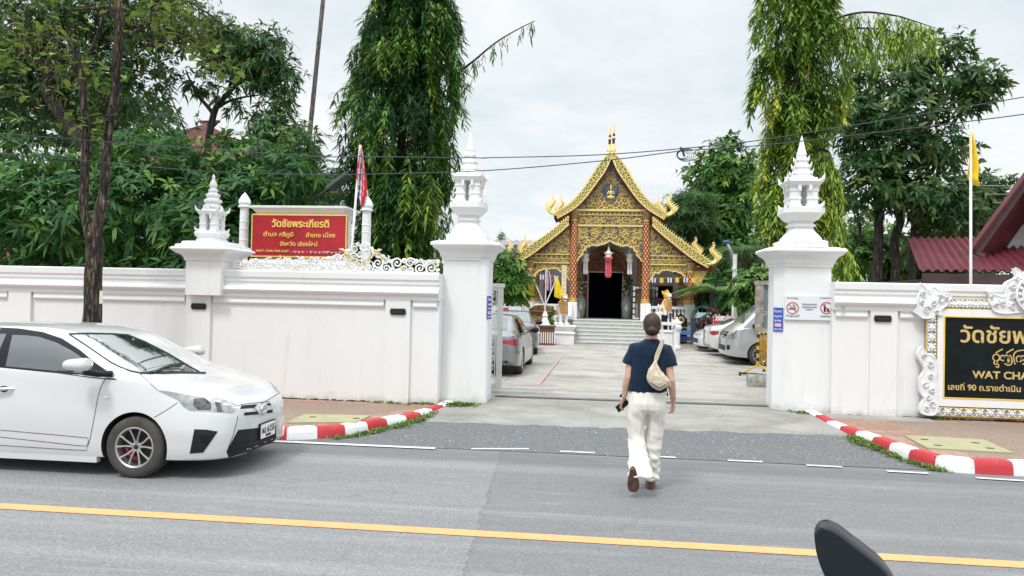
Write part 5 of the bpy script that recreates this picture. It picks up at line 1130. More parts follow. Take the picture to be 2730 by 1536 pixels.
rear = [([(-.56, 1.10), (-.52, 1.36), (0, 1.39), (.52, 1.36), (.56, 1.10), (0, 1.125)], -1, M_CWGLASS, 'rear_screen')]
front = [([(-.62, 1.08), (-.54, 1.35), (0, 1.40), (.54, 1.35), (.62, 1.08), (0, 1.10)], 1, M_CWGLASS, 'windscreen')]
plate_r = [([(-.24, .62), (-.24, .76), (.24, .76), (.24, .62)], -1, M_PW, 'number_plate'), ([(-.70, .30), (-.62, .40), (.62, .40), (.70, .30), (.55, .25), (-.55, .25)], -1, M_PLASTIC, 'lower_bumper')]
tail = [([(.42, .86), (.84, .90), (.86, .79), (.78, .74), (.45, .80)], -1, M_TAIL, 'tail_lamp')]
headl = [([(.40, .66), (.62, .74), (.84, .80), (.82, .68), (.55, .62)], 1, M_LAMP, 'headlight')]
fgr = [([(-.5, .33), (-.55, .50), (.55, .50), (.5, .33)], 1, M_PLASTIC, 'lower_grille'), ([(-.36, .60), (-.36, .66), (.36, .66), (.36, .60)], 1, M_PLASTIC, 'grille')]
ALLS = rear+front+plate_r+fgr
car('silver sedan parked nearest the gate, rear to the street with red tail lamps', SED, (-2.62, 19.5, .02), math.pi/2, M_SILV, (-1.42, 1.42), sw, screens=ALLS, lamps=tail+headl)
g2 = gnd('A7', 650, 1345); car('grey sedan parked further in, behind the silver sedan with the red tail lamps', SED, (g2.x-1.05, g2.y-.3, .02), math.pi/2+.10, M_GREY, (-1.42, 1.42), sw, screens=ALLS, lamps=tail+headl)
n1 = at('A8', 868, 1100, 29.0); car('white sedan parked nose out, farthest in the row beside the red banner', SED, (n1.x+2.40, 29.4, .02), math.pi+.06, M_CARW, (-1.42, 1.42), sw, screens=ALLS, lamps=tail+headl)
n2 = at('A8', 1003, 1100, 26.6); car('white sedan parked tail out with a red tail lamp, next to the silver van', SED, (n2.x+2.40, 27.1, .02), .04, M_CARW, (-1.42, 1.42), sw, screens=ALLS, lamps=tail+headl)
n3 = at('A8', 1135, 1150, 25.0); car('dark car almost hidden between the silver van and the white sedan', SED, (n3.x+2.45, 25.3, .02), math.pi, M_SATIN, (-1.42, 1.42), sw, screens=ALLS, lamps=tail+headl)
vw = [([(-2.1, 1.2), (-2.05, 1.72), (.55, 1.72), (1.15, 1.66), (1.62, 1.22)], M_CGLASS, 'side_window'), ([(.55, .3), (.55, 1.78), (.57, 1.78), (.57, .3)], M_SEAM, 'panel_gap'), ([(1.28, .42), (1.42, 1.14), (1.44, 1.14), (1.30, .42)], M_SEAM, 'panel_gap')]
vs = [([(-.68, 1.26), (-.62, 1.72), (0, 1.80), (.62, 1.72), (.68, 1.26), (0, 1.30)], 1, M_CWGLASS, 'windscreen'), ([(-.55, .86), (-.55, .99), (.55, .99), (.55, .86), (0, .80)], 1, M_LAMPD, 'grille'), ([(-.52, .42), (-.52, .58), (.52, .58), (.52, .42)], 1, M_PLASTIC, 'lower_grille'), ([(-.18, .44), (-.18, .55), (.18, .55), (.18, .44)], 1, M_PW, 'number_plate'), ([(-.6, 1.3), (-.58, 1.75), (.58, 1.75), (.6, 1.3)], -1, M_CGLASS, 'rear_screen')]
n4 = at('A8', 1186, 1150, 22.9); car('silver passenger van parked nose out behind the yellow barrier', VAN, (n4.x+2.38, 23.6, .02), math.pi+.02, mat('silver_van_paint', (.44, .46, .48), .25, .35, var=.02, coat=.7), (-1.35, 1.42), vw, screens=vs, lamps=[([(.56, .76), (.58, 1.0), (.84, 1.06), (.88, .80)], 1, M_LAMP, 'headlight'), ([(.60, .46), (.60, .60), (.74, .60), (.74, .46)], 1, M_PLASTIC, 'fog_lamp')], cat='van', name='parked_van', wr=.34)
# ------------------------------------------------------------------ red sign monument, posts, flagpole, iron scrollwork, gate
M_SIGNR = mat('red_sign_enamel', (.40, .012, .022), .3, var=.12, scale=1.5); M_YLET = mat('yellow_gold_letters', (.84, .56, .13), .4, var=.05); M_AGED = _white_wall('aged_white_plaster', .76, 1.6)
SY = 13.3; a, b = at('A4', 690, 603, SY), at('A4', 1393, 622, SY); c, d = at('A4', 655, 920, SY), at('A4', 1385, 942, SY)
x0, x1, z0, z1 = (a.x+c.x)/2, (b.x+d.x)/2, (c.z+d.z)/2, (a.z+b.z)/2; XM = (x0+x1)/2
r = thing('sign_wall', 'white plastered monument with a moulded top that carries the red temple sign', 'monument', (XM, SY+.35, 0))
mb = MB(); mb.bx(XM-.80, XM+.80, SY+.05, SY+.55, .0, z1-.02); mb.build('body', M_AGED, r)
mb = MB(); mb.sq([(.80, .28, z1-.06), (.84, .32, z1+.0), (.84, .32, z1+.03), (.90, .37, z1+.10), (.94, .41, z1+.13), (.94, .41, z1+.165), (.88, .36, z1+.175)], (XM-.02, SY+.33)); mb.build('cap', M_AGED, r, smooth=25)
mb = MB(); mb.sq([(1.08, .42, 0), (1.08, .42, z0-.13), (.98, .38, z0-.11), (.95, .36, z0-.05), (.85, .33, z0-.03)], (XM, SY+.33)); mb.build('base', M_AGED, r)
s = thing('red_sign', 'red sign with raised gold Thai letters and gold border on the white monument', 'sign', (XM, SY, z0))
mb = MB(); mb.bx(x0, x1, SY-.05, SY+.04, z0, z1); mb.build('board', M_SIGNR, s)
mb = MB(); ribbon(mb, [(x0, z0-.012), (x0, z1)], SY-.062, SY-.02, .018); ribbon(mb, [(x1, z0), (x1, z1)], SY-.062, SY-.02, .018); ribbon(mb, [(x0, z1), (x1, z1)], SY-.060, SY-.02, .025); ribbon(mb, [(x0, z0), (x1, z0)], SY-.060, SY-.02, .025); mb.build('border', M_YLET, s)
def ln(body, k, y, size, x, w, bold=.012, m=M_YLET): p = at('A4', k, y, SY-.052); text('lettering', body, (p.x, p.y, p.z), m, s, size, bold*size, .012, width=w)
ln('วัดชัยพระเกียรติ', 1035, 703, .185, 0, 1.10, .05); ln('ตำบล ศรีภูมิ', 866, 773, .108, 0, .58, .03); ln('อำเภอ เมือง', 1187, 781, .108, 0, .56, .03); ln('จังหวัด เชียงใหม่', 1020, 847, .108, 0, .72, .03)
ln('WAT CHAI PRA KAIT', 820, 893, .058, 0, .645, .04); ln('- ワット・チャイパギャット', 1153, 903, .052, 0, .98, .03, M_LW)
def lotus_post(lab, key, px, ytop, ybot, Y, base):
    t = at(key, px, ytop, Y); q = at(key, px, ybot, Y); h = t.z-.28; r = thing('lotus_post', lab, 'post', (t.x, Y, 0), 'white posts with lotus bud tops')
    mb = MB(); prof = [(.09, 0), (.085, h*.6)]
    for z in (.78, .82, .88, .92): prof += [(.083, h*z-.01), (.092, h*z), (.083, h*z+.01)]
    mb.lathe(prof+[(.078, h)], (t.x, Y, 0), 16); mb.build('shaft', M_TRIM, r, smooth=30)
    mb = MB(); mb.lathe([(.09, h-.02), (.12, h), (.115, h+.02), (.09, h+.03), (.115, h+.08), (.11, h+.13), (.07, h+.20), (.03, h+.25), (.003, h+.285)], (t.x, Y, 0), 16); mb.build('lotus_bud', M_TRIM, r, smooth=30)
    if base: mb = MB(); mb.sq([(.17, .17, 0), (.17, .17, q.z-.12), (.20, .20, q.z-.1), (.20, .20, q.z-.03), (.13, .13, q.z)], (t.x, Y)); mb.build('base', M_AGED, r)
lotus_post('white lotus-topped post between the lantern pier and the red sign', 'A4', 610, 440, 985, 13.5, True)
lotus_post('white lotus-topped post right of the red sign behind the flagpole', 'A4', 1543, 462, 1060, 13.3, False)
p0, p1 = at('A4', 1428, 1050, 12.6), at('A4', 1490, 78, 12.6); r = thing('flagpole', 'leaning flagpole with a limp red, white and blue flag, right of the red sign', 'flagpole', (p0.x, 12.6, 0))
mb = MB(); mb.tube([(p0.x-(p1.x-p0.x)*2.0, 12.6, 0), p1], .022, 8); mb.build('pole', M_POLE, r, smooth=True)
def drape(parent, key, P, Y, mats, name='flag_cloth'):
    """flag hanging in folds: P = rows of (x_left, x_right, y) in photo measure; stripes run along the cloth"""
    rows = []; n = len(P); R = []
    L = catmull([(q[0], q[1], q[2]) for q in P], 5)
    for i, (xl, xr, y) in enumerate(L):
        A, B = at(key, xl, y, Y), at(key, xr, y+(xr-xl)*.12, Y); t = i/len(L)
        R.append([A.lerp(B, u/12)+Vector((0, -.055*math.sin(u/12*7+t*4)*min(1, t*3+.2)-.02*math.sin(u/12*15+t*6), 0)) for u in range(13)])
    mb = MB(); n = len(mats)
    for u in range(12):
        mb.k = int(u*n/12)
        for i in range(len(R)-1):
            k = mb.k
            if n > 1: k = mats[0] and (0, 0, 1, 2, 1, 0, 0, 1)[int(((u/12+ i/len(R)*.55) % 1)*8)]
            mb.add([R[i][u], R[i][u+1], R[i+1][u+1], R[i+1][u]], [(0, 3, 2, 1)], k)
    me = fresh(mb.mesh('flag', mats, smooth=True), [('WELD', dict(merge_threshold=.0004)), ('SOLIDIFY', dict(thickness=.004))]); return link_mesh(name, me, parent)
drape(r, 'A4', [(1490, 1500, 90), (1482, 1522, 190), (1470, 1535, 300), (1468, 1545, 400), (1470, 1546, 460), (1488, 1512, 550)], 12.6, [M_FR, M_FW, M_FB])
# wrought iron scrollwork on the wall
Y = YL+.08; zt = 2.225; r = thing('iron_scrollwork', 'white wrought iron scrollwork with gold leaves on top of the wall, left of the gate', 'scrollwork', (-4.1, Y, zt))
xl, xr, xc = -5.95, -2.48, at('A4', 1495, 900, Y).x
def env(x): u = abs(x-xc)/((xr-xl)/2); return .14+.14*max(0, 1-u*.62)+.24*max(0, 1-abs(x-xc)/.42)
P = [(xl, zt)]+[(xr, zt)]+[(x, zt+env(x)) for x in np.linspace(xr, xl, 26)]
mb = MB(); q = random.Random(9); circ = pack(P, .085, .024, 4200, 77)
for x, z, R in circ:
    h = q.choice((1, -1)); a0 = q.uniform(0, 6.28); n = 26; pts = []
    for i in range(n+1): t = i/n; a = a0+h*t*1.5*2*math.pi; rr = R*1.02*(1-t)**.8+R*.12*t; pts.append((x+rr*math.cos(a), Y+.012*math.sin(a*1.3), z+rr*math.sin(a)))
    mb.tube(pts, [.0165*(1-.4*i/n) for i in range(n+1)], 5, mi=0); mb.ball(pts[-1], R*.12+.006, 6, 4, 0)
    a = a0; tx, tz = -h*math.sin(a), h*math.cos(a); p = pts[0]; mb.tube([p, (p[0]-tx*R*.5+.2*R*math.cos(a), Y, p[2]-tz*R*.5+.2*R*math.sin(a)), (p[0]-tx*R*1.0, Y+.01, p[2]-tz*R*1.0)], [.015, .014, .006], 5, mi=0)
    if R > .05 and q.random() < .34:
        for k in range(q.choice((2, 3))):
            a = q.uniform(0, 6.28); bx, bz = x+R*.9*math.cos(a), z+R*.9*math.sin(a); l = R*q.uniform(.7, 1.1); g = a+q.uniform(-1, 1); w = l*.28
            mb.add([(bx, Y-.012, bz), (bx+math.cos(g)*l*.5-math.sin(g)*w, Y-.02, bz+math.sin(g)*l*.5+math.cos(g)*w), (bx+math.cos(g)*l, Y-.03, bz+math.sin(g)*l), (bx+math.cos(g)*l*.5+math.sin(g)*w, Y-.02, bz+math.sin(g)*l*.5-math.cos(g)*w), (bx+math.cos(g)*l*.5, Y-.035, bz+math.sin(g)*l*.5)], [(0, 4, 1), (0, 3, 4), (4, 2, 1), (3, 2, 4)], 1)
for s_ in (-1, 1):
    for k in range(4):
        bx, bz = xc+s_*(.03+.07*k), zt+.10+.08*k; g = math.pi/2-s_*(.35+.32*k); l = .13; w = .03
        mb.add([(bx, Y-.02, bz), (bx+math.cos(g)*l*.5-math.sin(g)*w, Y-.03, bz+math.sin(g)*l*.5+math.cos(g)*w), (bx+math.cos(g)*l, Y-.045, bz+math.sin(g)*l), (bx+math.cos(g)*l*.5+math.sin(g)*w, Y-.03, bz+math.sin(g)*l*.5-math.cos(g)*w), (bx+math.cos(g)*l*.5, Y-.05, bz+math.sin(g)*l*.5)], [(0, 4, 1), (0, 3, 4), (4, 2, 1), (3, 2, 4)], 1)
mb.tube([(xl, Y, zt+.012), (xr, Y, zt+.012)], .011, 5, mi=0); mb.build('scroll_panel', [M_IRON_W, mat('worn_pale_gold', (.76, .60, .30), .5, var=.12)], r, smooth=40)
# sliding iron gate, rolled back behind the left pillar
GY = 13.2; ga, gb = at('B8', 300, 1360, GY), at('B8', 318, 815, GY); gx1 = gb.x; gz0, gz1 = ga.z-.02, gb.z; gx0 = gx1-2.2; r = thing('sliding_gate', 'white iron gate leaf with flaking paint and scroll panel behind the left gate pillar', 'gate', ((gx0+gx1)/2, GY, gz0))
mb = MB(); w = .10
mb.bx(gx1-w, gx1, GY-.03, GY+.03, gz0, gz1-.07); mb.bx(gx0, gx0+w, GY-.03, GY+.03, gz0, gz1-.07); mb.bx(gx0-.02, gx1+.02, GY-.04, GY+.04, gz1-.07, gz1); mb.bx(gx0+w, gx1-w, GY-.03, GY+.03, gz0, gz0+.10); mb.bx(gx0+w, gx1-w, GY-.025, GY+.025, gz1-.13, gz1-.07)
mb.build('frame', _chipped('flaking_white_paint', (.66, .67, .63), (.16, .11, .08), .9), r)
mb = MB(); xx = gx1-w-.02; mb.bx(xx-.012, xx, GY-.015, GY+.015, gz0+.10, gz1-.13)
fl = MB()
for col in range(10):
    cx = xx-.10-col*.19
    for k in range(10):
        cz = gz0+.20+k*(gz1-gz0-.42)/9.0
        for h in (1, -1):
            pts = [(cx+h*(.088-.075*t)*math.cos(t*7.5+.5), GY, cz+(.088-.075*t)*math.sin(t*7.5+.5)) for t in np.linspace(0, 1, 13)]; mb.tube(pts, .008, 4)
        fl.ball((cx, GY-.02, cz), (.025, .02, .025), 6, 4)
    mb.bx(cx-.105, cx-.091, GY-.015, GY+.015, gz0+.10, gz1-.13)
mb.build('scroll_panel', M_IRON_W, r); fl.build('rosette', M_GOLD2, r)

# ------------------------------------------------------------------ boards and posters on the pillars
M_BOARD = mat('white_sign_board', (.72, .77, .79), .45, var=.02); M_BLUE = mat('poster_blue', (.045, .09, .42), .5); M_REDL = mat('sign_red', (.62, .05, .09), .45); M_GREYT = mat('grey_print', (.22, .23, .24), .6)
BYF = 12.2; a, b = at('B3', 290, 343, BYF-.02), at('B3', 716, 551, BYF-.02); r = thing('prohibition_sign', 'white no smoking and no alcohol sign board on the right gate pillar', 'sign', ((a.x+b.x)/2, BYF-.02, b.z))
mb = MB(); mb.bx(a.x, b.x, BYF-.03, BYF-.002, b.z, a.z); mb.build('board', M_BOARD, r)
yf = BYF-.034
def circ_sign(px, py, R):
    c = at('B3', px, py, yf); mb = MB(); pts = [(c.x+R*math.cos(t), c.z+R*math.sin(t)) for t in np.linspace(0, 2*math.pi, 33)]; ribbon(mb, pts, yf-.003, yf+.002, R*.15); ribbon(mb, [(c.x-R*.68, c.z+R*.68), (c.x+R*.68, c.z-R*.68)], yf-.004, yf+.001, R*.13); mb.build('red_ring', M_REDL, r); return c
c = circ_sign(356, 445, .088); mb = MB(); mb.bx(c.x-.062, c.x+.035, yf-.0015, yf+.003, c.z-.022, c.z-.006); mb.bx(c.x+.039, c.x+.052, yf-.0015, yf+.003, c.z-.022, c.z-.006)
for o in (.0, .02): ribbon(mb, [(c.x+.045-o, c.z), (c.x+.03-o, c.z+.02), (c.x+.04-o, c.z+.035), (c.x+.02-o, c.z+.055)], yf-.0015, yf+.003, .006)
mb.build('cigarette', M_INK, r)
c = circ_sign(641, 445, .088); mb = MB(); mb.prism([(c.x-.04, c.z-.06), (c.x-.01, c.z-.06), (c.x-.01, c.z+.015), (c.x-.018, c.z+.03), (c.x-.018, c.z+.062), (c.x-.032, c.z+.062), (c.x-.032, c.z+.03), (c.x-.04, c.z+.015)], yf-.0015, yf+.003); mb.prism([(c.x+.008, c.z-.06), (c.x+.036, c.z-.06), (c.x+.04, c.z-.005), (c.x+.004, c.z-.005)], yf-.0015, yf+.003); mb.build('bottle_and_glass', M_INK, r)
for body, x, y, sz, w in (('No Smoking', 354, 366, .034, .17), ('ห้ามสูบบุหรี่', 357, 518, .048, .20), ('No alcoholic drinks', 640, 366, .03, .19), ('เขตปลอดเครื่องดื่มแอลกอฮอล์', 641, 520, .03, .19), ('วัดเป็นเขตปลอดบุหรี่', 497, 420, .034, .22), ('และเครื่องดื่มแอลกอฮอล์', 497, 443, .032, .22), ('ตามกฎหมาย', 497, 462, .03, .11)):
    p = at('B3', x, y, yf); text('lettering', body, (p.x, yf, p.z), M_GREYT, r, sz, .001, .0005, width=w)
cdir = math.atan2(-1, -1)
def chamfer_poster(name, lab, key, P, cx, cy, nx_, ny_, w, lines, label_cat='poster'):
    pass
# blue notices on the inner chamfers of both pillars
for lab, pil, s_, key, ymid, yt, yb in (('narrow blue notice with white print on the inner corner of the right gate pillar', gpR, -1, 'B3', 236, 442, 642), ('narrow blue notice with white print on the inner corner of the left gate pillar', gpL, 1, 'B8', 246, 880, 1000)):
    kk = .07 if s_ < 0 else .035; cx = 2.86+kk if s_ < 0 else -1.66-kk; cy = (12.2 if s_ < 0 else 11.82)+kk; zt_, zb_ = at(key, ymid, yt, cy).z, at(key, ymid, yb, cy).z
    n = Vector((s_, -1, 0)).normalized(); u = Vector((-n.y, n.x, 0)); c0 = Vector((cx, cy, 0))+n*.006; o = thing('blue_notice', lab, 'notice', (c0.x, c0.y, zb_), 'blue notices on the gate pillars'); hw_ = .085 if s_ < 0 else .042
    V = lambda a, z, d: tuple(c0+u*a+n*d+Vector((0, 0, z)))
    def plate_(mb, a0, a1, z0, z1, d, mi=0): mb.add([V(a0, z0, d), V(a1, z0, d), V(a1, z1, d), V(a0, z1, d), V(a0, z0, d-.006), V(a1, z0, d-.006), V(a1, z1, d-.006), V(a0, z1, d-.006)], [(0, 1, 2, 3), (7, 6, 5, 4), (0, 4, 5, 1), (1, 5, 6, 2), (2, 6, 7, 3), (3, 7, 4, 0)], mi)
    mb = MB(); plate_(mb, -hw_, hw_, zb_, zt_, 0)
    mb.k = 1; hh = zt_-zb_
    mb.build('sheet', M_BLUE, o); ang = math.atan2(u.y, u.x)
    for body, f, sz, w in (('ห้ามจอด', .80, .058, .13), ('ทำบุญ 09.00', .60, .042, .135), ('ปิด 18.00 น.', .42, .042, .13), ('วัดชัยพระเกียรติ', .07, .03, .14)): text('lettering', body, V(0, zb_+hh*f, .004), M_PW, o, sz, .001, .0006, width=w*hw_/.085, rz=ang)
    mb = MB(); plate_(mb, -hw_*.65, hw_*.65, zb_+hh*.20, zb_+hh*.34, .004, 0); mb.build('pink_panel', mat('pink_print_%d' % (s_+1), (.75, .40, .45), .6), o)
p = at('B3', 233, 712, 12.29); mb = MB(); n = Vector((-1, -1, 0)).normalized(); c0 = Vector((2.86+.09, 12.2+.08, p.z))+n*.005; mb.box(tuple(c0), (.045, .008, .05), -math.pi/4)
tag(mb.build('number_tag', M_BLUE), 'tiny blue number tag on the right gate pillar below the blue notice', 'tag')

# ------------------------------------------------------------------ black temple sign in its carved frame
M_GRAN = mat('polished_black_granite', (.006, .010, .011), .16, var=.25, scale=3, spec=.25); M_CARV = mat('white_carved_stone', (.78, .78, .79), .7, var=.05, scale=8, bump=.25, bscale=50); M_CARD = mat('grey_stone_ground', (.34, .35, .36), .9, var=.1)
M_GLET = mat('gold_leaf_letters', (.70, .50, .20), .38, .3, var=.12, scale=20); M_EDGE = mat('yellow_gold_edge', (.82, .58, .10), .4)
SB = YR-.07; sx0, sx1 = 5.31, 7.86; sz0, sz1 = .50, 1.715; sc = (sx0+sx1)/2
r = thing('temple_name_sign', 'black granite temple sign with gold letters in a carved white stone frame', 'sign', (sc, SB, .2))
mb = MB(); mb.bx(sx0, sx1, SB-.02, SB+.1, sz0, sz1); mb.build('granite_panel', M_GRAN, r)
mb = MB(); fo = [(sx0-.26, .24), (sx1+.26, .24), (sx1+.26, 1.99), (sx0-.26, 1.99)]
for (a0, a1, b0, b1) in ((sx0-.10, sx1+.10, sz1, sz1+.12), (sx0-.10, sx1+.10, sz0-.14, sz0), (sx0-.10, sx0, sz0, sz1), (sx1, sx1+.10, sz0, sz1)): mb.bx(a0, a1, SB-.05, SB+.1, b0, b1, 0)
mb.k = 1
for (a0, a1, b0, b1) in ((sx0-.02, sx1+.02, sz1-.0, sz1+.02), (sx0-.02, sx1+.02, sz0-.02, sz0), (sx0-.02, sx0, sz0, sz1), (sx1, sx1+.02, sz0, sz1)): mb.bx(a0, a1, SB-.056, SB+.02, b0, b1, 1)
for (a0, a1, b0, b1) in ((sx0-.25, sx1+.25, sz1+.12, sz1+.134), (sx0-.25, sx1+.25, sz1+.27, sz1+.28), (sx0-.25, sx1+.25, sz0-.17, sz0-.158), (sx0-.25, sx1+.25, sz0-.29, sz0-.275), (sx0-.109, sx0-.10, sz0-.14, sz1+.12), (sx0-.259, sx0-.25, sz0-.275, sz1+.27), (sx1+.10, sx1+.109, sz0-.14, sz1+.12), (sx1+.25, sx1+.259, sz0-.275, sz1+.27)): mb.bx(a0, a1, SB-.045, SB-.022, b0, b1, 1)
mb.k = 2
for (a0, a1, b0, b1) in ((sx0-.25, sx1+.25, sz1+.14, sz1+.27), (sx0-.25, sx1+.25, sz0-.275, sz0-.17), (sx0-.25, sx0-.115, sz0-.17, sz1+.14), (sx1+.115, sx1+.25, sz0-.17, sz1+.14)): mb.bx(a0, a1, SB-.03, SB+.1, b0, b1, 2)
mb.build('border', [M_TRIM, M_EDGE, M_CARD], r)
mb = MB(); y = SB-.03
def flower(cx, cz, h):
    mb.add([(cx-h, y, cz), (cx, y, cz-h), (cx+h, y, cz), (cx, y, cz+h), (cx, y-.035, cz)], [(0, 1, 4), (1, 2, 4), (2, 3, 4), (3, 0, 4)])
    for k in range(4):
        a = k*math.pi/2; mb.ball((cx+h*.36*math.cos(a), y-.03, cz+h*.36*math.sin(a)), (h*.28, .016, h*.28), 7, 4); g = a+math.pi/4
        mb.ball((cx+h*.88*math.cos(g), y-.012, cz+h*.88*math.sin(g)), (h*.24, .022, h*.24), 7, 4)
    mb.ball((cx, y-.045, cz), h*.16, 6, 4)
n = 19
for k in range(n):
    flower(sx0-.17+(sx1-sx0+.34)*(k+.5)/n, sz1+.205, .072)
mb.build('flower_band', M_CARV, r, smooth=35); mb = MB()
for k in range(n): flower(sx0-.17+(sx1-sx0+.34)*(k+.5)/n, sz0-.222, .064)
mb.build('flower_band', M_CARV, r, smooth=35)
for x in (sx0-.183, sx1+.183):
    mb = MB()
    for k in range(9): flower(x, sz0-.08+(sz1-sz0+.14)*(k+.5)/9, .074)
    mb.build('flower_band', M_CARV, r, smooth=35)
def flame(name, outline, spirals, dep=.075, holes=None):
    mb = MB(); C = catmull(outline+[outline[0]], 4)[:-1]; mb.prism(C, SB-.04-dep*.45, SB+.02)
    ins = [(x, z) for x, z in C]
    for i in range(len(C)): mb.tube([(C[i][0], SB-.04-dep*.45, C[i][1]), (C[(i+1) % len(C)][0], SB-.04-dep*.45, C[(i+1) % len(C)][1])], .011, 5)
    for x, z, R, h, a in spirals: spiral(mb, x, z, R, SB-.04-dep*.45, h, a, w=R*.28, dep=dep*.42, turns=1.3, mi=0, leaves=3)
    mb.build(name, M_CARV, r, smooth=45)
def B3p(P): return [(lambda q: (q.x, q.z))(at('B3', x, y, SB-.05)) for x, y in P]
def sp(L): return [(lambda q: (q.x, q.z, R, h, a))(at('B3', x, y, SB-.05)) for x, y, R, h, a in L]
corner = B3p([(1420, 235), (1475, 285), (1505, 330), (1530, 270), (1580, 300), (1605, 330), (1660, 325), (1685, 355), (1660, 390), (1650, 420), (1600, 460), (1605, 500), (1545, 500), (1530, 525), (1450, 530), (1405, 500), (1375, 475), (1400, 440), (1400, 370), (1420, 320)])
cs = sp([(1475, 460, .075, 1, 0), (1590, 370, .075, -1, 2), (1450, 330, .05, 1, 1), (1530, 400, .05, 1, 4), (1560, 480, .035, -1, 3), (1645, 360, .035, 1, 3), (1440, 395, .04, -1, 5)])
side = B3p([(1440, 765), (1458, 800), (1480, 830), (1530, 850), (1560, 890), (1565, 960), (1555, 1040), (1565, 1100), (1560, 1325), (1430, 1325), (1435, 1250), (1460, 1200), (1425, 1150), (1420, 1040), (1440, 1010), (1460, 960), (1440, 910), (1405, 850), (1415, 800)])
ss = sp([(1450, 850, .045, 1, 0), (1500, 920, .06, -1, 2), (1505, 1010, .045, 1, 4), (1460, 1085, .055, -1, 1), (1520, 1130, .05, 1, 3), (1490, 1190, .05, -1, 0), (1515, 1250, .06, 1, 5), (1470, 1290, .045, -1, 2)])
M2 = lambda P: [(2*sc-q[0],)+tuple(q[1:]) for q in P]; M2s = lambda L: [(2*sc-x, z, R, -h, math.pi-a) for x, z, R, h, a in L]
for f, g in ((lambda P: P, lambda L: L), (M2, M2s)): flame('corner_ornament', f(corner), g(cs)); flame('side_ornament', f(side), g(ss))
cw = at('B3', 2318, 320, SB-.05); crx = sc; crz = cw.z
crown = [(lambda q: (q.x, q.z))(at('B3', x, y, SB-.05)) for x, y in [(2320, 60), (2268, 80), (2225, 170), (2190, 135), (2140, 110), (2158, 180), (2090, 220), (2065, 250), (2070, 310), (2050, 355), (2000, 340), (1960, 330), (1910, 300), (1935, 350), (1920, 390), (1945, 420), (1970, 470), (2060, 490), (2180, 480), (2320, 490)]]
off = sc-crown[0][0]; crown = [(x+off, z) for x, z in crown]
full = crown+[(2*sc-x, z) for x, z in crown[-2:0:-1]]
csp = [(x+off, z, R, h, a) for x, z, R, h, a in sp([(2270, 150, .06, 1, 0), (2200, 225, .06, -1, 2), (2120, 260, .05, 1, 3), (2150, 200, .035, -1, 1), (2115, 340, .06, -1, 0), (2040, 400, .055, 1, 2), (1985, 420, .045, -1, 4), (2120, 430, .06, 1, 1), (2180, 310, .035, 1, 1), (1945, 350, .03, 1, 2)])]
flame('crown_ornament', full, csp+M2s(csp))
mb = MB(); crz = at('B3', 2320, 330, SB-.1).z; yw = SB-.13
for R, w in ((.30, .035), (.215, .03), (.05, .05)): mb.tube([(sc+R*math.cos(t), yw, crz+R*math.sin(t)) for t in np.linspace(0, 2*math.pi, 41)], w*.5, 6)
for k in range(8): a = k*math.pi/4; mb.tube([(sc+.05*math.cos(a), yw, crz+.05*math.sin(a)), (sc+.22*math.cos(a), yw, crz+.22*math.sin(a))], .014, 6)
mb.lathe([(.3, 0), (.3, .02)], (0, 0, 0), 32); k0 = len(mb.v)-64
mb.v[k0:] = [(sc+x, yw+.03+z, crz+y_) for x, y_, z in mb.v[k0:]]
for k in range(18): a = 2*math.pi*k/18; mb.ball((sc+.257*math.cos(a), yw, crz+.257*math.sin(a)), .03, 6, 4)
mb.build('wheel_emblem', M_CARV, r, smooth=45)
yt = SB-.024
def gl(body, z, size, w, x=None, align='CENTER', bold=.03): text('lettering', body, (sc if x is None else x, yt, z), M_GLET, r, size, bold*size, .006, width=w, align=align)
def zb3(y): return at('B3', 1950, y, yt).z
gl('วัดชัยพระเกียรติ', zb3(735), .33, 2.06); gl('WAT CHAI PHRA KIAT', zb3(1035), .155, 1.72, bold=.045); gl('เลขที่ 90 ถ.ราชดำเนิน ต.ศรีภูมิ อ.เมือง จ.เชียงใหม่', zb3(1140), .125, 2.42, bold=.03)
mb = MB()                                                   # the line in northern Thai script, traced stroke by stroke
def st(P): ribbon(mb, [(lambda q: (q.x, q.z))(at('B3', x, y, yt)) for x, y in catmull(P, 4)], yt-.008, yt+.002, .016)
def loop(x, y, rx, ry=None, a0=0, a1=6.28): st([(x+rx*math.cos(t), y+(ry or rx)*math.sin(t)) for t in np.linspace(a0, a1, 10)])
loop(2065, 862, 28); loop(2060, 905, 14); st([(2072, 905), (2085, 925), (2080, 945), (2060, 935)]); st([(2060, 825), (2085, 808), (2120, 790)])
loop(2120, 865, 20, 22, 1, 6); loop(2150, 865, 18, 24, 3.3, 7.4); st([(2168, 850), (2172, 890), (2160, 905)]); st([(2178, 840), (2195, 870), (2192, 915), (2160, 925), (2135, 910)]); st([(2150, 825), (2175, 808), (2210, 790)])
st([(2225, 920), (2212, 880), (2215, 830), (2250, 805), (2310, 800), (2360, 812)]); loop(2255, 875, 22, 26, 2, 7.5); loop(2290, 865, 16, 20); st([(2306, 850), (2310, 900), (2285, 920)])
for k in range(5): loop(2350+k*62, 868, 22, 26, .5+k, 6+k); st([(2372+k*62, 845), (2378+k*62, 895), (2360+k*62, 918)])
mb.build('script_lettering', M_GLET, r)

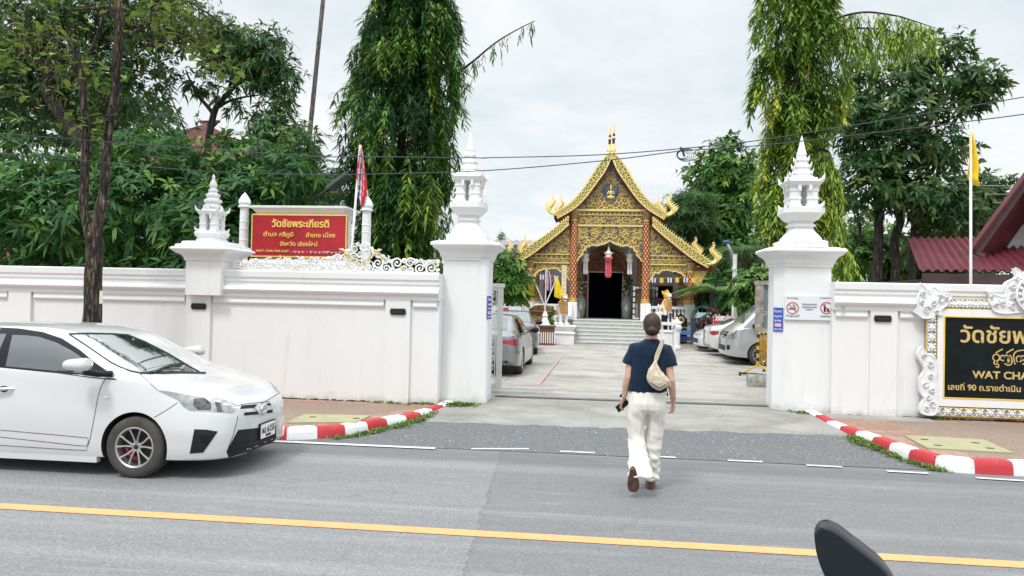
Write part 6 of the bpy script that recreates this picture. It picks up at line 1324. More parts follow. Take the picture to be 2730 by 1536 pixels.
# ------------------------------------------------------------------ right side of the court
M_BARY = mat('barrier_yellow', (.70, .42, .04), .5, var=.12, scale=10); M_BARK = mat('barrier_black', (.03, .03, .03), .6)
a, b = at('A8', 1535, 1010, 19.2), at('A8', 1760, 1010, 20.4); f0 = at('A8', 1530, 1345, 19.2); r = thing('crowd_barrier', 'yellow and black steel barrier beside the right gate pillar', 'barrier', (a.x, a.y, 0)); d = (b-a); d.z = 0; l = 1.7; d = d.normalized()
V = lambda s_, z, o=0: (a.x+d.x*s_-d.y*o, a.y+d.y*s_+d.x*o, z); zt_, zb_ = a.z, f0.z
mb = MB()
for k in range(8):
    t0, t1 = k/8, (k+1)/8; mb.tube([V(0, zb_+(zt_-zb_)*t0), V(0, zb_+(zt_-zb_)*t1)], .035, 8, mi=k % 2)
for k in range(14):
    t0, t1 = k/14*l, (k+1)/14*l; mb.tube([V(t0, zt_), V(t1, zt_)], .03, 8, mi=k % 2); mb.tube([V(t0, zb_), V(t1, zb_)], .03, 8, mi=k % 2)
mb.tube([V(l, zb_), V(l, zt_)], .035, 8, mi=0); mb.build('frame', [M_BARY, M_BARK], r, smooth=40)
mb = MB()
for k in range(13): mb.tube([V(.12+k*.115, zb_), V(.12+k*.115, zt_)], .016, 6)
mb.build('bars', M_BARY, r, smooth=True)
p = at('A8', 1595, 1130, 19.2); mb = MB(); c = V(.22, p.z); mb.box((c[0]-d.y*-.03, c[1]-.04, p.z), (.30, .02, .26), math.atan2(d.y, d.x)); mb.build('number_board', mat('ochre_board', (.66, .38, .05), .5), r)
for s_ in (.05, l-.05):
    mb = MB(); mb.tube([V(s_, zb_), V(s_, .32)], .03, 6, mi=0)
    for o in (-.42, .42): mb.tube([V(s_, .34), V(s_, .10, o)], .022, 6, mi=0)
    mb.tube([V(s_, .09, -.5), V(s_, .09, .5)], .03, 6, mi=1)
    for o in (-.48, .48): mb.tube([V(s_, .09, o), V(s_, .02, o)], .03, 6, mi=1)
    mb.build('leg', [M_BARY, M_BARK], r, smooth=40)
p = gnd('B3', 150, 1130, .05); mb = MB(); mb.bx(p.x-.25, p.x+.5, 16.9, 17.5, .0, .27)
me = mb.mesh('stone', M_CONC); me = fresh(me, [('BEVEL', dict(width=.05, segments=2)), ('SUBSURF', dict(levels=2, render_levels=2))])
for v in me.vertices: v.co += Vector((noise.noise(v.co*3), noise.noise(v.co*3+Vector((9, 0, 0))), noise.noise(v.co*3+Vector((0, 9, 0)))))*.05
me.materials.clear(); me.materials.append(mat('weathered_block', (.30, .29, .26), .9, var=.3, scale=7, bump=.5)); tag(link_mesh('concrete_block', me), 'rough weathered concrete block on the court floor beside the right gate pillar', 'block')
# framed slate notice board on the pillar's inner side
a, b = at('A8', 1515, 478, 16.6), at('A8', 1800, 942, 16.6); r = thing('slate_board', 'grey slate notice board in a weathered concrete frame above the silver van', 'notice board', ((a.x+b.x)/2, 16.6, 0)); mb = MB()
mb.bx(a.x, a.x+.14, 16.5, 16.7, b.z-.02, a.z); mb.bx(a.x-.02, b.x+.1, 16.48, 16.72, a.z, a.z+.08); mb.bx(a.x, b.x, 16.5, 16.7, b.z-.1, b.z-.02); mb.bx(b.x-.14, b.x, 16.5, 16.7, 0, a.z); mb.build('frame', mat('weathered_frame', (.30, .27, .23), .9, var=.3, scale=6), r)
mb = MB(); mb.bx(a.x+.13, b.x-.13, 16.55, 16.6, b.z-.02, a.z); mb.build('slate', mat('grey_slate', (.17, .21, .23), .5, var=.15), r)
text('lettering', 'ที่จอดรถ', ((a.x+b.x)/2-.05, 16.545, a.z-(a.z-b.z)*.72), mat('chalk_white', (.5, .52, .53), .8), r, .16, .002, .001)
# lamp post, red banner, notice boards, black tablet, collection box
p = at('A8', 1288, 160, 28.0); r = thing('lamp_post', 'slim white metal post beside the red banner in the right of the court', 'post', (p.x, 28.0, 0)); mb = MB(); mb.tube([(p.x-.02, 28, 0), (p.x, 28, p.z)], [.09, .075], 10); mb.build('pole', M_POLE, r, smooth=40)
mb = MB(); mb.tube([(p.x, 28, p.z), (p.x, 28, p.z+.03)], .085, 10); mb.bx(p.x-.12, p.x+.02, 27.88, 27.95, p.z-.55, p.z-.45); mb.build('cap', M_POLE, r)
p1, p2 = at('A8', 1255, 155, 30), at('A8', 1195, 20, 30); r = thing('lamp_post', 'leaning grey steel street lamp post behind the slim white post', 'post', (p1.x, 30, 0)); mb = MB(); mb.tube([(p1.x+(p1.x-p2.x)*2.3, 30, 0), at('A8', 1290, 330, 30), p1, p2], .07, 8); mb.build('pole', mat('grey_steel', (.22, .24, .24), .5, .5), r, smooth=True)
mb = MB(); mb.ball(tuple(p2), (.16, .12, .06), 10, 6); mb.build('lamp_head', mat('lamp_blue', (.05, .08, .25), .4), r)
a, b = at('A8', 1058, 812, 30.5), at('A8', 1278, 965, 30.5); r = thing('red_banner', 'red banner with white Thai letters behind the white parked sedans', 'banner', ((a.x+b.x)/2, 30.5, 0)); mb = MB(); mb.bx(a.x, b.x, 30.48, 30.52, b.z-.1, a.z); mb.build('cloth', mat('banner_red', (.55, .03, .03), .5), r)
mb = MB(); mb.tube([(a.x, 30.54, 0), (a.x, 30.54, a.z)], .03, 6); mb.tube([(b.x, 30.54, 0), (b.x, 30.54, a.z)], .03, 6); mb.build('post', M_POLE, r)
zz = (a.z+b.z)/2; text('lettering', 'วัดชัยพระเกียรติ', ((a.x+b.x)/2, 30.47, zz+.08), M_PW, r, .34, .012, .002, width=(b.x-a.x)*.86); text('lettering', 'ยินดีต้อนรับ', ((a.x+b.x)/2-.1, 30.47, zz-.32), M_PW, r, .20, .006, .002)
a, b = at('A8', 880, 778, 31.5), at('A8', 1068, 980, 31.5); r = thing('notice_board', 'pale blue notice board with round emblem behind the potted red plants', 'notice board', ((a.x+b.x)/2, 31.5, 0)); mb = MB(); mb.bx(a.x, b.x, 31.46, 31.54, b.z, a.z, 0); mb.bx(a.x, b.x, 31.45, 31.46, b.z, b.z+.55, 1); mb.k = 2; mb.bx(a.x+.05, a.x+.12, 31.48, 31.52, 0, b.z, 2); mb.bx(b.x-.12, b.x-.05, 31.48, 31.52, 0, b.z, 2); mb.build('board', [mat('pale_blue_print', (.42, .62, .70), .5), mat('navy_print', (.03, .06, .20), .5), M_POLE], r)
mb = MB(); mb.lathe([(.13, 0), (.13, .02)], (0, 0, 0), 20); mb.v = [(a.x+.25+x, 31.455-z, a.z-.28+y_) for x, y_, z in mb.v]; mb.build('emblem', mat('emblem_dark', (.03, .09, .07), .5), r)
for k, zz in enumerate((b.z+.32, b.z+.12)): mb = MB(); mb.lathe([(.10, 0), (.10, .02)], (0, 0, 0), 16); mb.v = [(b.x-.35+x, 31.45-z, zz+y_) for x, y_, z in mb.v]; mb.build('pictogram', M_PW, r)
a, b = at('A8', 640, 790, 32.4), at('A8', 768, 1112, 32.4); r = thing('stone_tablet', 'black stone tablet with gold lines and blue direction plates, right of the lion', 'tablet', ((a.x+b.x)/2, 32.4, 0)); mb = MB()
mb.prism([(a.x, .0), (b.x, .0), (b.x, a.z-.22), ((a.x*.35+b.x*.65), a.z-.05), ((a.x+b.x)/2-.05, a.z+.02), (a.x+.2, a.z-.04), (a.x, a.z-.2)], 32.34, 32.46); mb.build('slab', M_GRAN, r)
mb = MB(); cx = (a.x+b.x)/2; ry = 32.33
mb.tube([(cx+.13*math.cos(t), ry, a.z-.27+.13*math.sin(t)) for t in np.linspace(0, 6.283, 17)], .018, 5)
for k in range(8): mb.ball((cx+.07*math.cos(k*.785), ry, a.z-.27+.07*math.sin(k*.785)), .025, 5, 4)
mb.build('emblem', M_GLET, r)
for k in range(9): text('lettering', 'วัดชัยพระเกียรติ เชียงใหม่'[k % 3:18+k % 5], (a.x+.08, ry, a.z-.62-k*.19-(0 if k == 0 else .38 if k < 20 else 0)), M_GLET, r, .10, .001, .002, width=.55+.12*(k % 3), align='LEFT')
for k, zz in enumerate((.80, 1.06)):
    mb = MB(); z = a.z-zz; mb.prism([(a.x+.05, z-.09), (a.x+.62, z-.09), (a.x+.70, z), (a.x+.62, z+.09), (a.x+.05, z+.09)], 32.31, 32.33); mb.build('direction_plate', mat('plate_blue_%d' % k, (.10, .22, .55) if k == 0 else (.03, .05, .30), .4), r)
a, b = at('A8', 488, 905, 28.8), at('A8', 645, 1165, 28.8); r = thing('donation_box', 'white stand with a small roof and a yellow and red box beside the walking person', 'donation box', ((a.x+b.x)/2, 28.8, 0)); mb = MB(); cx = (a.x+b.x)/2; hw_ = (b.x-a.x)/2
for x in (a.x+.05, b.x-.05):
    for y in (28.62, 28.98): mb.bx(x-.035, x+.035, y-.035, y+.035, 0, a.z-.02)
mb.bx(cx-hw_*1.05, cx+hw_*1.05, 28.5, 29.1, a.z-.02, a.z+.10); mb.bx(a.x, b.x, 28.58, 29.0, .78, .83); mb.build('stand', M_TRIMT, r)
mb = MB(); mb.bx(a.x+.02, a.x+.24, 28.6, 28.9, .83, 1.38, 1); mb.bx(a.x+.33, b.x-.18, 28.6, 28.9, .83, 1.45, 0); mb.bx(a.x+.36, b.x-.21, 28.59, 28.6, 1.28, 1.42, 2); mb.bx(a.x+.36, b.x-.21, 28.59, 28.6, .9, 1.25, 3); mb.build('box', [M_PLASTIC, M_SATIN, M_REDL, mat('box_yellow', (.75, .62, .05), .5)], r)
p = at('A8', 660, 960, 30.2); mb = MB(); mb.lathe([(.2, 0), (.2, .1), (.14, .15), (.14, .75), (.2, .8), (.22, .9), (.12, .98), (.16, 1.05), (.06, 1.2), (.01, 1.3)], (p.x, 30.2, 0), 14); tag(mb.build('bollard_post', M_TRIMT, smooth=30), 'short white turned post between the donation box and the black tablet', 'post')
# left of the porch: notice board, low red fence, striped planter
a, b = at('A7', 185, 800, 29.5), at('A7', 405, 905, 29.5); r = thing('notice_board', 'white notice board with red title behind the silver sedans', 'notice board', ((a.x+b.x)/2, 29.5, 0)); mb = MB(); mb.bx(a.x-.6, b.x, 29.47, 29.53, b.z, a.z, 0); mb.bx(b.x-.85, b.x-.5, 29.46, 29.47, a.z-.18, a.z-.05, 1); mb.bx(b.x-.7, b.x-.05, 29.46, 29.47, a.z-.27, a.z-.22, 1); mb.bx(b.x-.1, b.x-.04, 29.48, 29.52, 0, b.z, 0); mb.bx(a.x-.5, a.x-.44, 29.48, 29.52, 0, b.z, 0); mb.build('board', [M_BOARD, M_REDL], r)
a, b = at('A7', 688, 1110, 30.2), at('A7', 800, 1270, 30.2); r = thing('planter_box', 'low brown planter with white slats before the flag stand', 'planter', ((a.x+b.x)/2, 30.2, 0)); mb = MB(); mb.bx(a.x-.2, b.x, 30.1, 30.5, .05, .75, 0); mb.bx(a.x-.25, b.x+.05, 30.05, 30.55, .75, .82, 0); mb.bx(a.x-.25, b.x+.05, 30.05, 30.55, 0, .06, 2)
for k in range(7): x = a.x-.15+k*(b.x-a.x+.2)/6.5; mb.bx(x, x+.04, 30.08, 30.1, .1, .55, 1)
mb.build('box', [M_TEAK, M_TRIMT, M_RED], r)
# buildings behind
M_RROOF = mat('maroon_roof_sheet', (.115, .018, .030), .55, var=.12, scale=2); M_RROOF2 = mat('faded_red_roof', (.20, .065, .065), .8, var=.12, scale=3); M_DWOOD = mat('dark_stained_wood', (.055, .028, .03), .6, var=.2); M_SIDING = mat('pale_grey_siding', (.46, .46, .47), .7, var=.05)
def corrug(mb, P, n, amp, mi=0):
    """corrugated sheet over the quad P (eave left, eave right, ridge right, ridge left)"""
    A, B, C_, D = [Vector(p) for p in P]; nn = (B-A).cross(D-A).normalized(); m = n*6; top = []; bot = []
    for i in range(m+1):
        t = i/m; o = nn*amp*math.cos(2*math.pi*i/6); top.append((A.lerp(B, t)+o, D.lerp(C_, t)+o))
    for lay, dz in ((0, 0), (1, -.03)):
        vs = [tuple(q+nn*dz) for p in top for q in p]; fs = [(2*i, 2*i+2, 2*i+3, 2*i+1) if lay == 0 else (2*i+1, 2*i+3, 2*i+2, 2*i) for i in range(m)]; mb.add(vs, fs, mi)
R0 = 17.0
e0, e1 = at('B2', 1612, 1240, R0), at('B2', 2700, 1125, R0); k0, k1 = at('B2', 2085, 1050, R0+1.9), at('B2', 2700, 905, R0+1.9)
r = thing('maroon_roof_house', 'house with a maroon corrugated roof and pale grey gable, behind the right wall', 'house', (e1.x, R0+3, 0))
mb = MB(); corrug(mb, [(e0.x, R0, e0.z), (13.5, R0, e0.z+.06), (13.5, R0+2.3, e0.z+1.0), (e0.x+.65, R0+2.3, e0.z+.92)], 34, .035); mb.build('lower_roof', M_RROOF, r, smooth=True)
g0 = at('B2', 2085, 1055, R0+.9); g1 = at('B2', 2560, 385, R0+.9)
mb = MB(); gx, gz = g1.x+.05, g1.z+.1
for P in ([(g0.x, g0.z), (gx, gz)], [(gx, gz), (2*gx-g0.x, g0.z)]):
    mb.loft([[(x+o*.75, R0+.7+o*.66, z+h) for o, h in ((0, -.05), (0, .05), (6, .05), (6, -.05))] for x, z in P], True, True, 0)
ribbon(mb, [(g0.x+.02, g0.z-.10), (gx, gz-.14)], R0+.72, R0+.8, .16, 1); ribbon(mb, [(gx, gz-.14), (2*gx-g0.x, g0.z-.1)], R0+.72, R0+.8, .16, 1); mb.tube([(g0.x-.1, R0+.68, g0.z), (gx, R0+.68, gz+.06)], .06, 8, mi=0); mb.build('upper_roof', [M_RROOF, M_DWOOD], r)
mb = MB(); mb.prism([(g0.x+.35, g0.z-.1), (gx, gz-.45), (2*gx-g0.x-.35, g0.z-.1)], R0+1.6, R0+1.7)
for k in range(9): z = g0.z-.02+k*.2; mb.bx(g0.x+.5+k*.16, 2*gx-g0.x-.5-k*.16, R0+1.585, R0+1.60, z, z+.012)
mb.build('gable_boards', M_SIDING, r)
mb = MB(); mb.bx(e0.x+.5, 13.3, R0+.45, R0+4.5, 0, e0.z-.15, 0); mb.bx(e0.x+.1, 13.4, R0+.02, R0+.1, e0.z-.28, e0.z-.06, 0)
mb.build('wall', M_DWOOD, r)
mb = MB(); p = at('B2', 2170, 1330, R0+.44); mb.bx(p.x, p.x+1.3, R0+.40, R0+.46, 1.0, e0.z-.4, 0); mb.build('dark_window', M_DARK, r)
p0, p1 = at('B2', 2092, 1340, 14.2), at('B2', 2080, 20, 14.2); r = thing('flagpole', 'tall thin pole with a limp yellow flag behind the right wall', 'flagpole', (p0.x, 14.2, 0)); mb = MB(); p1 = at('B1', 1978, 1020, 14.2); mb.tube([(p0.x+.02, 14.2, 0), p1], [.030, .022], 8); mb.build('pole', M_POLE, r, smooth=True)
drape(r, 'B2', [(2080, 2092, -40), (2070, 2120, 60), (2060, 2146, 200), (2056, 2165, 300), (2056, 2160, 390), (2112, 2172, 440), (2150, 2172, 466)], 14.2, [M_FLY_])
def gable_house(lab, x0, x1, Y, eave, ridge, depth, wallm, roofm, name='house', rin=None):
    rin = rin or .4*(ridge-eave)
    r = thing(name, lab, 'house', ((x0+x1)/2, Y+depth/2, 0)); mb = MB(); xm = (x0+x1)/2
    mb.bx(x0+.5, x1-.5, Y+.4, Y+depth-.4, 0, eave); mb.build('wall', wallm, r)
    mb = MB(); corrug(mb, [(x0, Y, eave-.1), (x1, Y, eave-.1), (x1-rin, Y+depth/2, ridge), (x0+rin, Y+depth/2, ridge)], int((x1-x0)*2.5), .04); corrug(mb, [(x1, Y+depth, eave-.1), (x0, Y+depth, eave-.1), (x0+rin, Y+depth/2, ridge), (x1-rin, Y+depth/2, ridge)], int((x1-x0)*2.5), .04)
    for xa, xb in ((x0, x0+rin), (x1, x1-rin)): mb.add([(xa, Y, eave-.1), (xa, Y+depth, eave-.1), (xb, Y+depth/2, ridge)], [(0, 1, 2) if xa > x0 else (0, 2, 1)])
    mb.build('roof', roofm, r, smooth=True); return r
p = at('A2', 1600, 975, 28.5); q = at('A2', 2330, 1370, 25); gable_house('hall with a faded red tiled roof hidden behind the mango trees on the left', p.x-4.5, q.x, 25, q.z, p.z, 7, M_PLAST, M_RROOF2, 'hall', rin=(q.x-p.x))
p = at('A3', 500, 640, 19.5); gable_house('low shed with a dark red ribbed roof behind the left wall', p.x-5.5, p.x+1.5, 18.2, 2.35, 3.55, 4, M_DWOOD, M_RROOF2, 'shed')
p, q = at('A6', 185, 1068, 44), at('A6', 440, 1070, 44); gable_house('grey roofed building behind the left side of the temple', p.x-1, q.x+1.5, 41, 5.0, p.z, 7, M_PLAST, mat('grey_roof_sheet', (.24, .22, .23), .6), 'building')
r = thing('white_chedi', 'white stepped chedi base partly hidden behind the silver van', 'chedi', (12, 38, 0)); p = at('A8', 1500, 660, 36); mb = MB()
for k in range(7): h = 3.3-.36*k; mb.sq([(h, h, k*.62), (h, h, k*.62+.5), (h+.12, h+.12, k*.62+.55), (h+.12, h+.12, k*.62+.62)], (p.x+2.2, 38.5))
mb.build('base', M_TRIMT, r); mb = MB(); mb.lathe([(1.1, 4.3), (1.2, 4.6), (1.15, 5.2), (.8, 5.8), (.5, 6.0), (.5, 6.4), (.35, 6.8), (.25, 8), (.05, 10)], (p.x+2.2, 38.5, 0), 20); mb.build('spire', M_GOLD2, r, smooth=40)
mb = MB(); mb.bx(-22, -5.4, 33, 33.3, 0, 1.9); tag(mb.build('low_wall', mat('maroon_wall', (.22, .04, .045), .7, var=.15)), 'low maroon wall left of the temple behind the parked sedans', 'wall')
a = at('A8', 905, 705, 33); r = thing('garden_shelter', 'small blue barrel roofed shelter between the porch and the lamp post', 'shelter', (a.x+.3, 33.2, 0)); mb = MB(); cx = at('A8', 948, 740, 33).x; zt_ = at('A8', 948, 705, 33).z
mb.loft([[(cx+.55*math.cos(t), y, zt_-.55+.55*math.sin(t)) for t in np.linspace(0, math.pi, 12)]+[(cx+.5*math.cos(t), y, zt_-.55+.5*math.sin(t)) for t in np.linspace(math.pi, 0, 12)] for y in (32.8, 34.2)]); mb.build('roof', mat('blue_polycarbonate', (.13, .27, .36), .3), r, smooth=40)
mb = MB(); mb.bx(cx-.52, cx+.52, 32.9, 34.1, 0, zt_-.56); mb.build('body', mat('teal_panel', (.05, .13, .16), .5), r)
# ------------------------------------------------------------------ trees and plants
def _leafmat(name, cols, rough=.5, transl=.22):
    m, nt, b = _nt(name); g = G(nt); at_ = g.n('Attribute'); at_.attribute_name = 'tint'; c = g.ramp(at_.outputs['Fac'], *[(i/(len(cols)-1), q) for i, q in enumerate(cols)])
    g.L(c, b.inputs['Base Color']); b.inputs['Roughness'].default_value = rough; b.inputs['Specular IOR Level'].default_value = .22
    t = g.n('BsdfTranslucent'); g.L(g.mix(.5, c, (.20, .34, .05)), t.inputs['Color']); mx = g.n('MixShader'); mx.inputs[0].default_value = transl
    g.L(b.outputs[0], mx.inputs[1]); g.L(t.outputs[0], mx.inputs[2]); g.L(mx.outputs[0], nt.nodes['Material Output'].inputs[0]); return m
ML_MANGO = _leafmat('mango_leaf', [(.016, .055, .022), (.032, .11, .032), (.065, .18, .04), (.16, .29, .05)])
ML_DARK = _leafmat('dark_leaf', [(.014, .046, .021), (.027, .088, .03), (.06, .145, .038), (.14, .18, .05)])
ML_POLY = _leafmat('drooping_leaf', [(.016, .06, .026), (.036, .12, .032), (.12, .24, .04), (.34, .42, .05)])
ML_POLYR = _leafmat('light_drooping_leaf', [(.05, .125, .03), (.12, .24, .04), (.25, .37, .05), (.44, .48, .06)])
ML_TEAK = _leafmat('round_leaf', [(.05, .10, .02), (.10, .19, .03), (.20, .28, .045), (.22, .17, .05)])
ML_DRY = _leafmat('brown_seed_cluster', [(.07, .05, .02), (.12, .09, .03), (.13, .12, .04), (.10, .13, .04)], .7, .2)
ML_SHRUB = _leafmat('shrub_leaf', [(.02, .07, .015), (.05, .14, .025), (.10, .22, .04), (.20, .32, .06)])
ML_RED = _leafmat('cordyline_leaf', [(.05, .012, .018), (.11, .02, .03), (.19, .03, .05), (.06, .09, .03)])
ML_PALM = _leafmat('palm_leaf', [(.02, .07, .02), (.045, .12, .03), (.10, .20, .04), (.18, .26, .06)])
ML_GRASS = _leafmat('grass_blade', [(.04, .10, .02), (.08, .18, .03), (.15, .26, .05), (.26, .27, .10)])
def _bark(name, c1, c2, sc=1.):
    m, nt, b = _nt(name); g = G(nt); p = g.pos((9*sc, 9*sc, 1.6*sc)); n = g.noise(p, 2.2, 6, .65, .4); f = g.noise(g.pos(), 30*sc, 4, .6); v = g.vor(g.pos((12*sc, 12*sc, 2.2*sc)), 1.6, 'DISTANCE_TO_EDGE')
    c = g.mix(g.ramp(n, (.44, 0), (.70, 1)), c1, c2); c = g.mix(g.ramp(v, (.02, .75), (.12, 0)), c, tuple(q*.35 for q in c1)); g.L(c, b.inputs['Base Color']); b.inputs['Roughness'].default_value = .9
    g.L(g.bump(g.math('ADD', g.math('MULTIPLY', g.ramp(v, (.0, 0), (.2, 1)), 1.2), g.math('MULTIPLY', f, .4)), 1.0, .025), b.inputs['Normal']); return m
MB_STREET = _bark('cracked_bark', (.018, .015, .013), (.25, .19, .13)); MB_TREE = _bark('grey_bark', (.03, .025, .02), (.10, .085, .07), .7); MB_PALM = _bark('palm_bark', (.15, .14, .125), (.27, .25, .22), .6)
def unit(a): return a/np.maximum(np.linalg.norm(a, axis=-1, keepdims=True), 1e-9)
def leaves(base, dirv, L, Wd, tint, droop=.25, fold=.15, up=None, rnd=None):
    """arrays -> (verts, polygons as flat loops, sizes, tint per face); a leaf is a folded, bent blade of three faces"""
    N = len(base); dirv = unit(dirv); up = np.tile([0, 0, 1.], (N, 1)) if up is None else up
    side = np.cross(dirv, up); bad = np.linalg.norm(side, axis=1) < 1e-3; side[bad] = [1, 0, 0]; side = unit(side); nrm = np.cross(side, dirv)
    L = L[:, None]; Wd = Wd[:, None]; dr = (droop[:, None] if isinstance(droop, np.ndarray) else droop)
    def P(t, s): return base+dirv*L*t+side*Wd*s+nrm*abs(s)*Wd*fold*2-np.array([0, 0, 1.])*L*dr*t*t
    V = np.stack([P(0, 0), P(.30, -.5), P(.30, .5), P(.68, -.40), P(.68, .40), P(1, 0)], 1).reshape(-1, 3)
    o = (np.arange(N)*6)[:, None]; loops = (o+np.array([[0, 2, 1, 1, 2, 4, 3, 3, 4, 5]])).reshape(-1)
    return V, loops, np.tile([3, 4, 3], N), np.repeat(tint, 3)
def leaf_object(name, sets, m, parent=None):
    V = np.concatenate([s[0] for s in sets]); off = 0; lo = []
    for s in sets: lo.append(s[1]+off); off += len(s[0])
    loops = np.concatenate(lo); sz = np.concatenate([s[2] for s in sets]); ti = np.concatenate([s[3] for s in sets]); me = bpy.data.meshes.new(name)
    me.vertices.add(len(V)); me.vertices.foreach_set('co', V.astype(np.float32).ravel()); me.loops.add(len(loops)); me.loops.foreach_set('vertex_index', loops.astype(np.int32))
    me.polygons.add(len(sz)); st_ = np.concatenate([[0], np.cumsum(sz)[:-1]]); me.polygons.foreach_set('loop_start', st_.astype(np.int32)); me.update(calc_edges=True); me.validate()
    a = me.attributes.new('tint', 'FLOAT', 'FACE'); a.data.foreach_set('value', np.clip(ti, 0, 1).astype(np.float32)); me.materials.append(m)
    return link_mesh(name, me, parent)
def blob_points(blobs, n, rs, shell=.55, zmin=-9):
    vol = np.array([b[3]*b[4]*b[5]*(b[6] if len(b) > 6 else 1) for b in blobs])**.75; out = []; ax = []
    for b, k in zip(blobs, rs.multinomial(n, vol/vol.sum())):
        d = unit(rs.normal(size=(k, 3))); r = shell+(1-shell)*rs.random(k)**.7; lump = 1+.16*np.sin(d[:, 0]*5+b[0]*3)*np.cos(d[:, 2]*6+b[2])+.12*np.sin(d[:, 1]*7+d[:, 2]*4)
        p = np.array(b[:3])+d*(r*lump)[:, None]*np.array(b[3:6]); out.append(p); ax.append(d)
    p = np.concatenate(out); a = np.concatenate(ax); k = p[:, 2] > zmin; return p[k], a[k]
def whorls(c, axis, rs, n=9, L=.26, W=.06, spread=(.75, 1.45), droop=.35, tint=None, lj=.3, upb=.45):
    N = len(c); a = unit(axis+np.array([0, 0, upb])+rs.normal(scale=.25, size=(N, 3))); ref = np.where(np.abs(a[:, 2:3]) < .9, np.array([[0, 0, 1.]]), np.array([[1., 0, 0]])); u = unit(np.cross(a, ref)); w = np.cross(a, u)
    ph = rs.random((N, 1))*6.28+np.arange(n)[None, :]*(2*math.pi/n)+rs.normal(scale=.25, size=(N, n)); el = rs.uniform(*spread, size=(N, n))
    d = (a[:, None, :]*np.cos(el)[..., None]+(u[:, None, :]*np.cos(ph)[..., None]+w[:, None, :]*np.sin(ph)[..., None])*np.sin(el)[..., None]).reshape(-1, 3)
    base = np.repeat(c, n, 0)+d*L*.08+rs.normal(scale=L*.08, size=(N*n, 3)); LL = L*(1+1.3*lj*rs.normal(size=N*n)).clip(.5, 1.6); t = (rs.random(N) if tint is None else tint)
    t = (np.repeat(t, n)+rs.normal(scale=.08, size=N*n)); return leaves(base, d, LL, LL*(W/L), t, droop, up=np.repeat(a, n, 0))
def limb(mb, pts, r0, r1, n=8, mi=0, wob=.0, seed=1):
    C = catmull([tuple(p) for p in pts], 6); k = len(C); q = [Vector(p) for p in C]
    if wob: q = [p+Vector((noise.noise(p*1.7+Vector((seed, 0, 0))), noise.noise(p*1.7+Vector((0, seed, 0))), 0))*wob for p in q]
    mb.tube(q, [r0+(r1-r0)*i/(k-1) for i in range(k)], n, mi=mi); return q
def twigs(mb, src, targets, r, seed, frac=1.):
    """thin branches from points of a limb out to foliage clumps"""
    q = random.Random(seed)
    for t in targets:
        t = Vector(t); s = min(src, key=lambda p: (p-t).length+abs(p.z-(t.z-.6))*.6); m = s.lerp(t, .55)+Vector((q.uniform(-.1, .1), q.uniform(-.1, .1), q.uniform(.02, .2))); mb.tube([s, m, t], [r, r*.7, r*.3], 5)
def broadleaf(name, lab, base, limbs, blobs, nw, m, seed, n=9, L=.26, W=.06, r0=.14, cat='tree', group=None, bark=None, shell=.5, young=.09, ntw=50, droop=.35, zmin=-9, extra=None, tscale=.72, spread=(.75, 1.45), upb=.45):
    rs = np.random.RandomState(seed); r = thing(name, lab, cat, base, group); mb = MB(); S = []
    for k, (pts, a, b) in enumerate(limbs): S += limb(mb, pts, a, b, 9, wob=.06 if a > .03 else 0, seed=seed+k)
    c, ax = blob_points(blobs, nw, rs, shell, zmin)
    twigs(mb, S, c[rs.choice(len(c), min(ntw, len(c)), False)], .022, seed); mb.build('trunk', bark or MB_TREE, r, smooth=True)
    t = rs.random(len(c))*tscale+.05; t[rs.random(len(c)) < young] = .95
    sets = [whorls(c, ax, rs, n, L, W, tint=t, droop=droop, spread=spread, upb=upb)]
    if extra: sets += extra(rs)
    leaf_object('crown', sets, m, r); return r
def S_(x, y, Y): return tuple(at('S', x, y, Y))
# --- left: street tree in front of the wall
rs = np.random.RandomState(5); b0 = (-7.46, 10.3, .14)
st = thing('street_tree', 'double stemmed street tree with cracked bark and sparse round leaves, before the left wall', 'tree', b0); mb = MB()
A3 = lambda x, y, Y=10.3: at('A3', x, y, Y); A2 = lambda x, y, Y=10.3: at('A2', x, y, Y)
def knobby(pts, rad, seed):
    C = catmull([tuple(p) for p in pts], 7); R = np.interp(np.linspace(0, 1, len(C)), np.linspace(0, 1, len(rad)), rad); rings = []
    for i, p in enumerate(C):
        p = Vector(p); rings.append([(p.x+R[i]*(1+.14*noise.noise(Vector((math.cos(a)*1.3, math.sin(a)*1.3, p.z*2.2+seed))))*math.cos(a), p.y+R[i]*(1+.14*noise.noise(Vector((math.cos(a)*1.3+5, math.sin(a)*1.3, p.z*2.2+seed))))*math.sin(a), p.z) for a in (2*math.pi*j/22 for j in range(22))])
    mb.loft(rings); return [Vector(p) for p in C]
main = knobby([(-7.49, 10.3, .1), A3(772, 1370), A3(780, 1100), A3(790, 850), A3(795, 680), A3(790, 600), A3(785, 560)], [.16, .135, .126, .122, .118, .118, .09], 1)
s1 = knobby([A3(800, 660), A3(815, 520), A3(850, 350), A3(868, 240), A3(880, 120), A2(850, 1300), A2(882, 1000), A2(920, 800), A2(935, 600), A2(950, 400), A2(958, 200), A2(960, 0), A2(970, -260)], [.085, .085, .085, .068, .07, .066, .06, .062, .064, .066, .07, .065, .05], 2)
s2 = knobby([A3(770, 640), A3(730, 500), A3(705, 350), A3(705, 200), A3(712, 40), A2(685, 1200), A2(690, 1000), A2(675, 800), A2(650, 600), A2(610, 430), A2(560, 250)], [.075, .07, .066, .064, .062, .06, .058, .055, .05, .035, .02], 3)
q0, q1 = A3(895, 300), A3(905, 360)
knobby([A3(860, 400), A3(880, 345), A3(893, 300)], [.05, .06, .055], 4); mb.tube([A3(800, 610), A3(770, 590), A3(762, 575)], [.07, .07, .055], 12)
S = s1+s2
